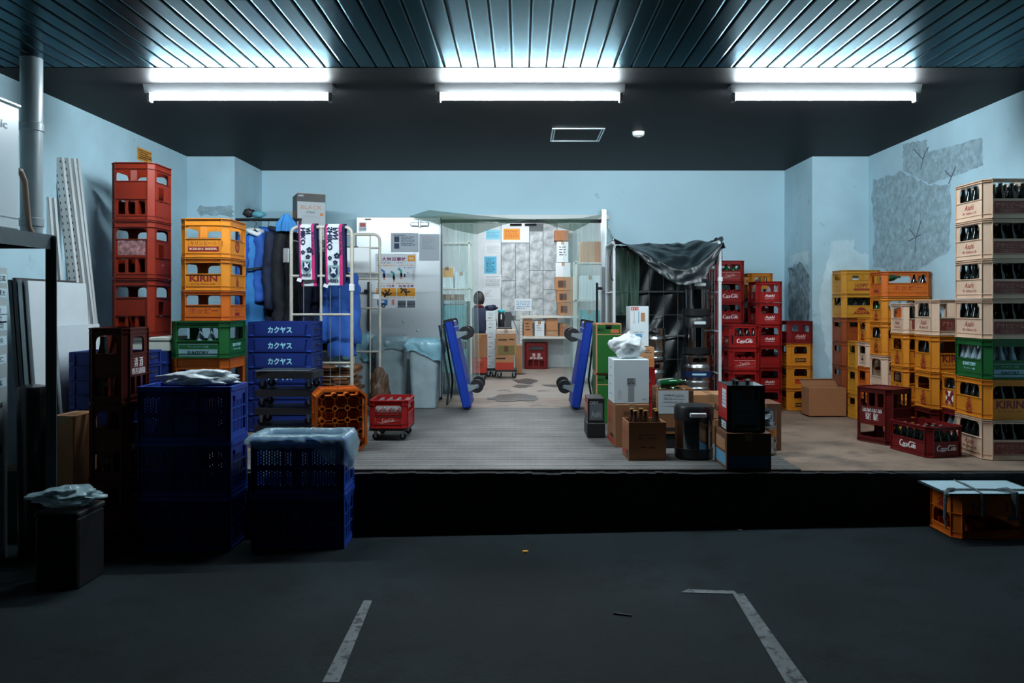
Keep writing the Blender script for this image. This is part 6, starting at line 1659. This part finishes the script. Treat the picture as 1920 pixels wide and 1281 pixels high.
# dark locker behind the coats carrying a printed carton
r = root('steel_cabinet', 'dark cabinet behind the hanging coats, carrying a printed carton', 'cabinet', (-2.20, 8.12, 0))
b = MB(); b.box(-.20, .22, -.2, .2, .06, 1.70, bevel=.006); b.build('cabinet_body', m_paned, r); b = MB(); b.box(-.19, .005, -.206, -.2, .08, 1.68); b.build('cabinet_door', m_paned, r); b = MB(); b.box(.015, .21, -.206, -.2, .08, 1.68); b.build('cabinet_door', m_paned, r)
b = MB(); b.box(-.19, .21, -.18, .19, 0, .06); b.build('plinth', m_blkp, r)
def mk(r, W, D, H):
    patch(r, 'front', W, D, -W * .49, W * .49, H * .66, H * .99, m_black); patch(r, 'front', W, D, -W * .49, W * .49, .0, H * .82, mat('dove grey carton print', (.42, .46, .48), .5), .0012); patch(r, 'front', W, D, -W * .46, -W * .28, H * .93, H * .965, m_inkg, .0014)
    write('BLACK', H * .085, mat('copper print', (.55, .20, .06), .5), r, fm('front', W, D, 0, H * .70, .0012), bold=.0, fit=W * .74); write('Clear', H * .05, m_ink, r, fm('front', W, D, 0, H * .60, .0012), shear=.4, fit=W * .34)
    fine(r, 'front', W, D, 0, H * .50, W * .6, H * .05, 2, m_inkg, 3); patch(r, 'front', W, D, W * .30, W * .42, H * .52, H * .58, mat('copper print', (.55, .20, .06), .5), .0014); patch(r, 'left', W, D, -D * .49, D * .49, .0, H * .99, m_black); write('MILK', H * .2, mat('copper print', (.55, .20, .06), .5), r, fm('left', W, D, 0, H * .55, .001), fit=D * .6)
carton('black and grey printed carton with copper lettering, on the dark cabinet', -2.30, -2.02, 7.96, 8.26, 1.705, 2.165, m_cardo, math.radians(24), marks=mk, tape=False)
# litter on the asphalt
def litter(name, label, cat, px, py, pts, m, t=.003):
    p = gp(px, py); b = MB(); b.plate([pts], t, I4, t); tag(b.build(name, m, loc=(p.x, p.y, p.z - .002)), label, cat)
litter('fallen_leaf', 'small yellow leaf lying alone on the dark asphalt', 'leaf', 985, 1036, [(-.02, 0), (-.01, .012), (.008, .014), (.018, .003), (.01, -.01), (-.008, -.012)], m_papor, .008)
litter('paper_scrap', 'small white paper scrap on the asphalt below the kerb', 'paper', 1387, 994, [(-.018, .006), (.0, .012), (.018, -.004), (.004, -.012)], m_paper)
litter('twig', 'short dark twig lying on the asphalt between the painted lines', 'twig', 1167, 1154, [(-.04, .012), (-.036, .018), (.042, -.012), (.04, -.018)], m_cast, .006)
# ------------------------------------------------------------------ inside the store room
SY = 13.5
m_map = bpy.data.materials.new('street map print'); m_map.use_nodes = True
nt = m_map.node_tree; bs = nt.nodes['Principled BSDF']; bs.inputs['Roughness'].default_value = .6
tc = nt.nodes.new('ShaderNodeTexCoord'); vo = nt.nodes.new('ShaderNodeTexVoronoi'); vo.feature = 'DISTANCE_TO_EDGE'; vo.inputs['Scale'].default_value = 85
no = nt.nodes.new('ShaderNodeTexNoise'); no.inputs['Scale'].default_value = 9; no.inputs['Detail'].default_value = 8
r1 = nt.nodes.new('ShaderNodeValToRGB'); r1.color_ramp.elements[0].position = .02; r1.color_ramp.elements[1].position = .07; r1.color_ramp.elements[0].color = (.36, .40, .42, 1); r1.color_ramp.elements[1].color = (.64, .69, .70, 1)
r2 = nt.nodes.new('ShaderNodeValToRGB'); r2.color_ramp.elements[0].position = .35; r2.color_ramp.elements[1].position = .65; r2.color_ramp.elements[0].color = (.42, .46, .48, 1); r2.color_ramp.elements[1].color = (1, 1, 1, 1)
mx = nt.nodes.new('ShaderNodeMix'); mx.data_type = 'RGBA'; mx.blend_type = 'MULTIPLY'; mx.inputs[0].default_value = 1
nt.links.new(tc.outputs['Object'], vo.inputs['Vector']); nt.links.new(tc.outputs['Object'], no.inputs['Vector']); nt.links.new(vo.outputs[0], r1.inputs[0]); nt.links.new(no.outputs['Fac'], r2.inputs[0])
nt.links.new(r1.outputs[0], mx.inputs[6]); nt.links.new(r2.outputs[0], mx.inputs[7]); nt.links.new(mx.outputs[2], bs.inputs['Base Color'])
yw = SY - .002
maps = ((940, 456, 966, 526), (966.6, 456, 992, 560), (940, 526.6, 966, 592), (966.6, 560.6, 992, 600), (992.8, 434, 1018, 507), (1018.6, 420, 1044, 507), (992.8, 507.6, 1018, 560), (1018.6, 507.6, 1044, 543), (992.8, 560.6, 1018, 600), (1018.6, 543.6, 1044, 592))
b = MB(); b.box(X(939, yw), X(1045, yw), yw + .0005, yw + .0018, Z(601, yw), Z(419, yw)); struct(b.build('wall_board', mat('grey backing board', (.12, .14, .15), .7)))
for i, q in enumerate(maps):
    q = (q[0] + .25, q[1] + .25, q[2] - .25, q[3] - .25)
    notice('map_sheet', 'grey street map sheet in the patchwork on the store room wall', *q, yw, m_map, cat='map')['group'] = 'map sheets on the store room wall'
notice('notice_sign', 'pale blue notice high on the store wall beside the left hand curtain'.replace('left hand ', ''), 911, 431, 938, 449, yw, mat('aqua paper', (.22, .58, .725), .7), lambda r, W, H: nscr(r, 0, 0, W * .8, H * .6, 4, m_inkbl, 5))
notice('notice_sign', 'orange notice pinned high on the store wall above the maps', 944, 429, 975, 450, yw, m_papor, lambda r, W, H: nscr(r, 0, 0, W * .85, H * .8, 7, m_inkr, 6))
notice('notice_sign', 'white typed sheet on the store wall above the bright blue sheet', 910, 455, 939, 477, yw, m_paper, lambda r, W, H: nscr(r, 0, -.02, W * .8, H * .7, 7, m_inkg, 7))
notice('notice_sign', 'bright blue printed sheet on the store room wall', 908, 481, 931, 513, yw, m_paplb, lambda r, W, H: nscr(r, 0, 0, W * .7, H * .8, 9, m_navy, 8))
notice('notice_sign', 'white calendar sheet under the bright blue sheet', 908, 515, 940, 539, yw, m_paper, lambda r, W, H: nscr(r, 0, 0, W * .85, H * .8, 8, m_inkg, 9))
notice('notice_sign', 'pale sheet pinned just above the seated person', 906, 540, 938, 561, yw, m_paper, lambda r, W, H: nscr(r, -W * .2, 0, W * .4, H * .6, 5, m_inkg, 10))
notice('notice_sign', 'white printed notice over the lower maps, above the shelf', 965, 560, 997, 583, yw - .006, m_paper, lambda r, W, H: nscr(r, 0, 0, W * .8, H * .7, 5, m_inkbl, 11))
notice('notice_sign', 'whiteboard sheet at the top of the store wall', 940, 414, 992, 455, yw + .001, mat('pale board', (.62, .68, .72), .4), None, cat='board')
for px0, px1 in ((956, 978), (984, 1006)):
    b = MB(); b.box(X(px0, 8.99), X(px1, 8.99), 8.97, 9.0, DZ - .062, DZ - .035, bevel=.003); tag(b.build('rail_bracket', m_blkp), 'black bracket under the doorway head, ' + ('by the orange notice' if px0 < 970 else 'by the hanging clear plastic'), 'bracket')
# steel shelf with cartons
sy0, sy1 = 13.02, 13.38
def sx(px): return X(px, sy0)
def sz(py): return Z(py, sy0)
sh = root('steel_shelf', 'white slotted steel shelf against the map wall', 'shelf', (sx(1030), (sy0 + sy1) / 2, 0))
x0, x1 = sx(975) - sx(1030), sx(1090) - sx(1030); hy = (sy1 - sy0) / 2
m_shw = mat('white shelf steel', (.68, .66, .60), .4)
for a in (x0, x1 - .04):
    for c in (-hy, hy - .04):
        b = MB(); b.box(a, a + .035, c, c + .004, 0, sz(591)); b.box(a, a + .004, c, c + .035, 0, sz(591)); b.build('upright', m_shw, sh)
b = MB(); b.cells([x0, x0 + .013, x0 + .023, x0 + .036], sorted([0, sz(591)] + [.06 + .05 * q + d for q in range(16) for d in (0, .016)]), lambda i, j: i == 1 and j % 2 == 1, Matrix.Translation((0, -hy - .002, 0)) @ FRONT); b.build('slotted_face', m_shw, sh)
b = MB(); b.box(x0 + .004, x0 + .032, -hy - .0012, -hy - .0004, .01, sz(592)); b.build('slot_backing', m_hole, sh)
for py0, py1 in ((592, 596.5), (631, 635.5)):
    b = MB(); b.box(x0, x1, -hy + .005, hy, sz(py1), sz(py0), bevel=.002); b.build('shelf_board', m_shw, sh)
def stc(label, px0, px1, py0, py1, y, d, m, marks=None, **k):
    return carton(label, X(px0, y), X(px1, y), y, y + d, Z(py1, y), Z(py0, y), m, 0, marks=marks, **k)
sm = lambda m, s=1, n=3: (lambda r, W, D, H: fine(r, 'front', W, D, 0, H * .55, W * .6, H * .5, n, m, s))
stc('brown carton with black vertical print on the steel shelf', 982, 998.5, 598, 630.6, 13.06, .25, m_card2, sm(m_ink, 3))
stc('white carton on the steel shelf between two brown ones', 1002.5, 1020.5, 602.5, 630.6, 13.06, .25, m_wcart, sm(m_inkg, 4))
stc('brown carton on the steel shelf beside the white one, upper', 1024, 1046, 598, 620, 13.06, .25, m_card2)
stc('low pale carton on the steel shelf under a brown one', 1024, 1046, 620.6, 630.6, 13.06, .25, m_card2, sm(m_inkg, 5, 1))
stc('small carton at the curtain end of the steel shelf', 1049, 1066, 607, 630.6, 13.06, .25, m_card)
crate('sake_front', X(983, 13.06), 13.06, .002, .39, .29, .425, 'dark red bottle crate with white characters on the floor under the shelf')
for k, (a, c) in enumerate(((520, 544.5), (545, 567.5), (568, 591.4))): stc(('brown carton with black print at the top of the stack on the steel shelf', 'brown carton with black print in the middle of the stack on the steel shelf', 'brown carton with black print standing directly on the shelf top')[k], 1041 + 3 * k, 1075, a, c, 13.05, .27, m_card2, lambda r, W, D, H: (patch(r, 'front', W, D, -W * .34, W * .1, H * .2, H * .75, m_inkb), fine(r, 'front', W, D, -W * .12, H * .5, W * .4, H * .4, 3, m_ink, 3)))
stc('opened brown carton high on the stack beside the curtain', 1040, 1066, 432, 452, 13.10, .25, m_card, None, open_=True, inner=m_card2); 
stc('white carton with dark marks under the opened brown carton', 1044, 1066, 453, 492, 13.10, .25, m_wcart, sm(m_ink, 8, 4)); stc('white crumpled carton on the stacked brown cartons', 1042, 1070, 493, 519.6, 13.08, .25, m_wcart)
# stacks on the floor
for k in range(6):
    H = (Z(583, 11.6) - .125) / 6
    carton('small white carton with grey print in the tall stack of six', X(911.5, 11.6) - .006 * (k % 2), X(930, 11.6) - .004 * (k % 3), 11.6, 11.9, .125 + H * k, .125 + H * (k + 1) - .002, m_wcart, 0, marks=lambda r, W, D, H: (fine(r, 'front', W, D, .01, H * .65, W * .5, H * .3, 2, m_inkbl, 3), fine(r, 'front', W, D, .01, H * .28, W * .6, H * .2, 1, m_ink, 4)), tape=False, group='white cartons in the store room stack')
dolly('crate_dolly', 'black dolly under the white cartons in the store room', (X(921, 11.6), 11.75, 0), .17, .34, 0, .035, None, .025)
dolly('crate_dolly', 'black dolly under the brown cartons in the store room', (X(950, 11.4), 11.55, 0), .30, .34, 0, .035, None, .025)
def mk(r, W, D, H): patch(r, 'front', W, D, -W * .42, W * .42, H * .03, H * .45, mat('olive print', (.16, .13, .04), .5)); patch(r, 'front', W, D, -W * .10, W * .10, H * .15, H * .42, m_inkb, .0012); fine(r, 'front', W, D, 0, H * .75, W * .8, H * .2, 1, m_ink, 2)
def mk2(r, W, D, H): patch(r, 'front', W, D, -W * .5, W * .5, .0, H * .5, m_inkr); fine(r, 'front', W, D, -W * .2, H * .8, W * .5, H * .3, 1, m_ink, 2)
stc('brown carton with a red lower half on the store room dolly', 929, 963, 666, 694, 11.4, .28, m_card2, mk2)
stc('brown carton with an olive band, middle of the store room dolly stack', 930.5, 968, 627, 665.5, 11.4, .28, m_card2, mk)
stc('flat cream carton on top of the brown store room cartons', 931, 966.5, 618.5, 626.6, 11.4, .28, mat('cream carton', (.62, .48, .38), .6), sm(m_inkbl, 2, 1))
carton('brown carton on the floor beside the steel shelf', X(966, 12.2), X(979, 12.2), 12.2, 12.5, .002, Z(648, 12.2), m_card2)
# pump dispenser and dark machine behind the cartons
b = MB(); b.box(-.12, .12, -.2, .2, 0, .70, bevel=.01); o = b.build('work_table', m_paned, loc=(X(946, 12.7), 12.75, 0)); tag(o, 'dark cabinet behind the brown store cartons', 'cabinet')
r = root('pump_bottle', 'black pump dispenser with an aqua top on the dark cabinet', 'dispenser', (X(940, 12.7), 12.7, .701))
b = MB(); b.lathe(((.05, 0), (.055, .01), (.055, .20), (.045, .23)), 16); b.build('container', m_blkp, r, smooth=40); b = MB(); b.lathe(((.052, .23), (.056, .235), (.056, .265), (.03, .275)), 16); b.build('pump_top', mat('aqua plastic', (.03, .50, .55), .4), r, smooth=40)
b = MB(); b.box(-.008, .008, -.058, -.056, .12, .2); b.build('sight_strip', m_wht, r)
b = MB(); b.box(-.05, .05, -.06, .06, 0, .24, bevel=.006); tag(b.build('speaker_box', m_paned, loc=(X(953, 12.75), 12.75, .701)), 'dark grey box standing beside the aqua topped dispenser', 'box')
b = MB(); b.tube([(X(957, 13.46), 13.48, .95), (X(962, 13.46), 13.48, .80), (X(968, 13.46), 13.47, .68), (X(972, 13.4), 13.45, .55)], .004, 6); tag(b.build('cable', m_cast), 'thin dark cable hanging down the store wall', 'cable')
# dark bag on the white cartons
lump('holdall', (X(921, 11.75), 11.75, Z(583, 11.6) + .045), .085, .09, .045, m_jnav, 7.2, 'small navy holdall lying on the white carton stack', 'bag', .3, low=.04)
# cooler cart and boxes behind the curtain next to the door
m_aqua = mat('aqua insulated film', (.14, .42, .46), .25, var=.2, vscale=7, bump=.4, bscale=10); m_silv = mat('silver foil', (.60, .64, .65), .25, metal=.9, bump=.4, bscale=20)
r = root('cooler_cart', 'tall black framed cart with aqua insulated covers just inside the doorway', 'cart', (X(853, 9.4), 9.55, 0)); W = X(877, 9.4) - X(829, 9.4)
for sx_ in (-1, 1):
    for sy_ in (-1, 1):
        b = MB(); b.box(sx_ * W / 2 - .012, sx_ * W / 2 + .012, sy_ * .14 - .012, sy_ * .14 + .012, .0, Z(565, 9.4)); b.build('post', m_blkp, r)
for p0, p1, mm, nm in ((572, 641, m_aqua, 'insulated_cover'), (563, 571, m_silv, 'foil_top'), (655, 700, m_aqua, 'insulated_cover'), (701, 745, m_slate, 'lower_box'), (642, 654, m_blkp, 'middle_shelf')):
    b = MB(); b.box(-W / 2 + .013, W / 2 - .013, -.13, .13, Z(p1, 9.4), Z(p0, 9.4), bevel=.008); b.build(nm, mm, r)
def shelf_unit(label, x0, x1, y0, y1, zs):
    r = root('storage_shelf', label, 'shelf', ((x0 + x1) / 2, (y0 + y1) / 2, 0)); w, d = (x1 - x0) / 2, (y1 - y0) / 2
    for a in (-w, w - .03):
        for c in (-d, d - .03):
            b = MB(); b.box(a, a + .03, c, c + .03, 0, zs[-1] + .02); b.build('upright', m_shw, r)
    for z in zs: b = MB(); b.box(-w, w, -d, d, z - .02, z); b.build('shelf_board', m_shw, r)
    return r
shelf_unit('white store shelf with cartons behind the gathered curtain by the door', X(800, 10.8), X(882, 10.8), 10.8, 11.2, (.10, .72, 1.28, 1.9))
stc('white carton with an orange cap band on the store shelf behind the curtain', 826, 850, 500, 540, 10.85, .25, m_wcart, lambda r, W, D, H: patch(r, 'front', W, D, -W * .5, W * .5, H * .5, H * .95, m_orp))
stc('brown carton on the middle store shelf behind the curtain', 828, 868, 552, 594, 10.85, .25, m_cardd)
carton('white carton lying on the store shelf, beside the orange banded one', X(853, 10.85), X(876, 10.85), 10.85, 11.1, 1.281, 1.50, m_wcart)
stc('brown carton on the store floor by the curtain edge, upper of two', 886, 912, 627, 671, 11.2, .3, m_card); stc('red and brown carton on the store floor by the curtain edge, lower of two', 886, 912, 671.5, 700, 11.2, .3, m_inkr, sm(m_inkb, 2))
dolly('crate_dolly', 'black dolly under the cartons by the curtain edge', (X(899, 11.2), 11.35, 0), .20, .3, 0, .018, None, .02)
# pale racking seen through the other curtain
shelf_unit('white store shelf behind the curtain next to the metal door post', X(1078, 10.6), X(1150, 10.6), 10.6, 11.0, (.10, .62, 1.12, 1.62))
for z0, z1, mm, t in ((.10, .40, m_wcart, 'lowest'), (.62, .98, m_aqua, 'second'), (1.12, 1.44, m_wcart, 'third'), (1.62, 1.9, m_card2, 'highest')): carton(f'carton on the {t} board of the store shelf near the metal door post', X(1088, 10.65), X(1126, 10.65), 10.65, 10.9, z0 + .001, z1, mm)

# ------------------------------------------------------------------ person sitting in the store room with their back to the door
m_skin = mat('skin', (.50, .28, .19), .5); m_hair = mat('black hair', (.008, .007, .007), .5, bump=.5, bscale=90); m_red = mat('dark red cloth', (.13, .010, .012), .8); m_trs = mat('dark trousers', (.012, .014, .02), .8)
def skin(name, verts, edges, radii, m, parent, sub=2):
    me = bpy.data.meshes.new(name); me.from_pydata(verts, edges, []); o = bpy.data.objects.new(name, me); COL.objects.link(o)
    md = o.modifiers.new('s', 'SKIN'); 
    for v, rr in zip(me.skin_vertices[0].data, radii): v.radius = rr if isinstance(rr, tuple) else (rr, rr)
    me.skin_vertices[0].data[0].use_root = True
    o.modifiers.new('d', 'SUBSURF').levels = sub; o.modifiers['d'].render_levels = sub
    dg = bpy.context.evaluated_depsgraph_get(); m2 = bpy.data.meshes.new_from_object(o.evaluated_get(dg), depsgraph=dg)
    o.modifiers.clear(); o.data = m2; m2.materials.clear(); m2.materials.append(m)
    for p in m2.polygons: p.use_smooth = True
    o.parent = parent; return o
pr = root('person', 'person in a dark jacket seated at the store desk, back turned', 'person', (X(897, 12.4), 12.40, 0))
V = [(0, 0, .50), (0, .02, .66), (0, .05, .80), (0, .09, .93), (0, .11, 1.00), (0, .13, 1.06), (-.19, .09, .93), (-.25, .20, .72), (-.18, .42, .725), (-.13, .47, .725), (.19, .09, .93), (.25, .20, .72), (.18, .42, .725), (.13, .47, .725), (-.10, .05, .50), (-.13, .42, .50), (-.13, .40, .10), (-.13, .50, .05), (.10, .05, .50), (.13, .42, .50), (.13, .40, .10), (.13, .50, .05)]
E = [(0, 1), (1, 2), (2, 3), (3, 4), (4, 5), (3, 6), (6, 7), (7, 8), (8, 9), (3, 10), (10, 11), (11, 12), (12, 13), (0, 14), (14, 15), (15, 16), (16, 17), (0, 18), (18, 19), (19, 20), (20, 21)]
RR = [(.15, .12), (.14, .11), (.16, .11), (.15, .10), .06, .052, .07, .05, .04, .03, .07, .05, .04, .03, .09, .07, .05, .045, .09, .07, .05, .045]
skin('body', V, E, RR, m_jnav, pr)
b = MB()
def headf(u, v):
    a = 2 * PI * u; p = -PI / 2 + PI * v; d = Vector((math.cos(p) * math.cos(a), math.cos(p) * math.sin(a), math.sin(p)))
    q = Vector((d.x * .075, d.y * .092, d.z * .115))
    if d.y > .2 and abs(d.x) < .35 and -.25 < d.z < .1: q.y += .016 * (1 - abs(d.x) / .35)          # nose
    if d.z < -.2: q.x *= 1 + .45 * (d.z + .2); q.y += .012
    return q
b.grid(headf, 32, 20, closeu=True); hd = b.build('head', m_skin, pr, smooth=True, loc=(0, .165, 1.145), rot=(-.3, 0, 0))
b = MB()
for s in (-1, 1):
    b.lathe(((.004, 0), (.018, .002), (.022, .006), (.018, .010)), 10, Matrix.Translation((s * .072, -.005, -.01)) @ Matrix.Rotation(s * PI / 2, 4, 'Y'))
b.build('ear', m_skin, hd, smooth=True)
b = MB()
for s in (-1, 1): b.lathe(((.002, 0), (.009, .001), (.006, .004)), 8, Matrix.Translation((s * .03, .086, .01)) @ Matrix.Rotation(-PI / 2, 4, 'X'))
b.box(-.022, .022, .088, .092, -.062, -.056); b.build('face_features', m_hair, hd)
b = MB()
def hair(u, v):
    a = 2 * PI * u; lo = -.85 if math.sin(a) < .25 else .25
    p = lo + (PI / 2 - lo) * v; n = noise.noise(Vector((math.cos(a) * 6, math.sin(a) * 6, p * 5)))
    return Vector((math.cos(p) * math.cos(a) * (.089 + .004 * n), math.cos(p) * math.sin(a) * (.104 + .004 * n), math.sin(p) * .128 + .003 * n))
b.grid(hair, 40, 16, closeu=True); b.build('hair', m_hair, hd, smooth=True)
b = MB(); b.tube([(math.cos(t) * .066, .115 + math.sin(t) * .066, 1.015 - .02 * math.sin(t)) for t in [2 * PI * i / 14 for i in range(14)]], .020, 8, close=True); b.build('collar', m_red, pr, smooth=True)
for s in (-1, 1):
    hv = [(s * .13, .47, .725), (s * .115, .53, .715)]; he = [(0, 1)]; hr = [(.030, .018), (.038, .016)]
    for i in range(4):
        x = s * (.115 - .030 + .020 * i); n0 = len(hv); ln = (.055, .068, .064, .048)[3 - i if s > 0 else i]
        hv += [(x, .565, .715), (x, .565 + ln * .6, .712), (x, .565 + ln, .70)]; he += [(1, n0), (n0, n0 + 1), (n0 + 1, n0 + 2)]; hr += [.010, .009, .008]
    n0 = len(hv); hv += [(s * .075, .525, .69), (s * .060, .555, .685)]; he += [(0, n0), (n0, n0 + 1)]; hr += [.011, .009]
    skin('hand', hv, he, hr, m_skin, pr, 1)
r = root('stool', 'round black stool under the seated person', 'stool', (X(897, 12.4), 12.43, 0))
b = MB(); b.lathe(((.15, .365), (.16, .375), (.16, .40), (.14, .41)), 24); b.build('seat', m_blkp, r, smooth=40)
for i in range(4):
    a = PI / 4 + PI / 2 * i; b = MB(); b.rod((.15 * math.cos(a), .15 * math.sin(a), 0), (.10 * math.cos(a), .10 * math.sin(a), .37), .012, 8); b.build('leg', m_rod, r)
r = root('desk', 'small pale desk in front of the seated person', 'desk', (X(897, 12.4), 13.08, 0))
b = MB(); b.box(-.4, .26, -.28, .3, .64, .665, bevel=.003); b.build('desk_top', m_shw, r)
for a in (-.38, .24):
    for c in (-.26, .28): b = MB(); b.box(a - .015, a + .015, c - .015, c + .015, 0, .64); b.build('leg', m_shw, r)
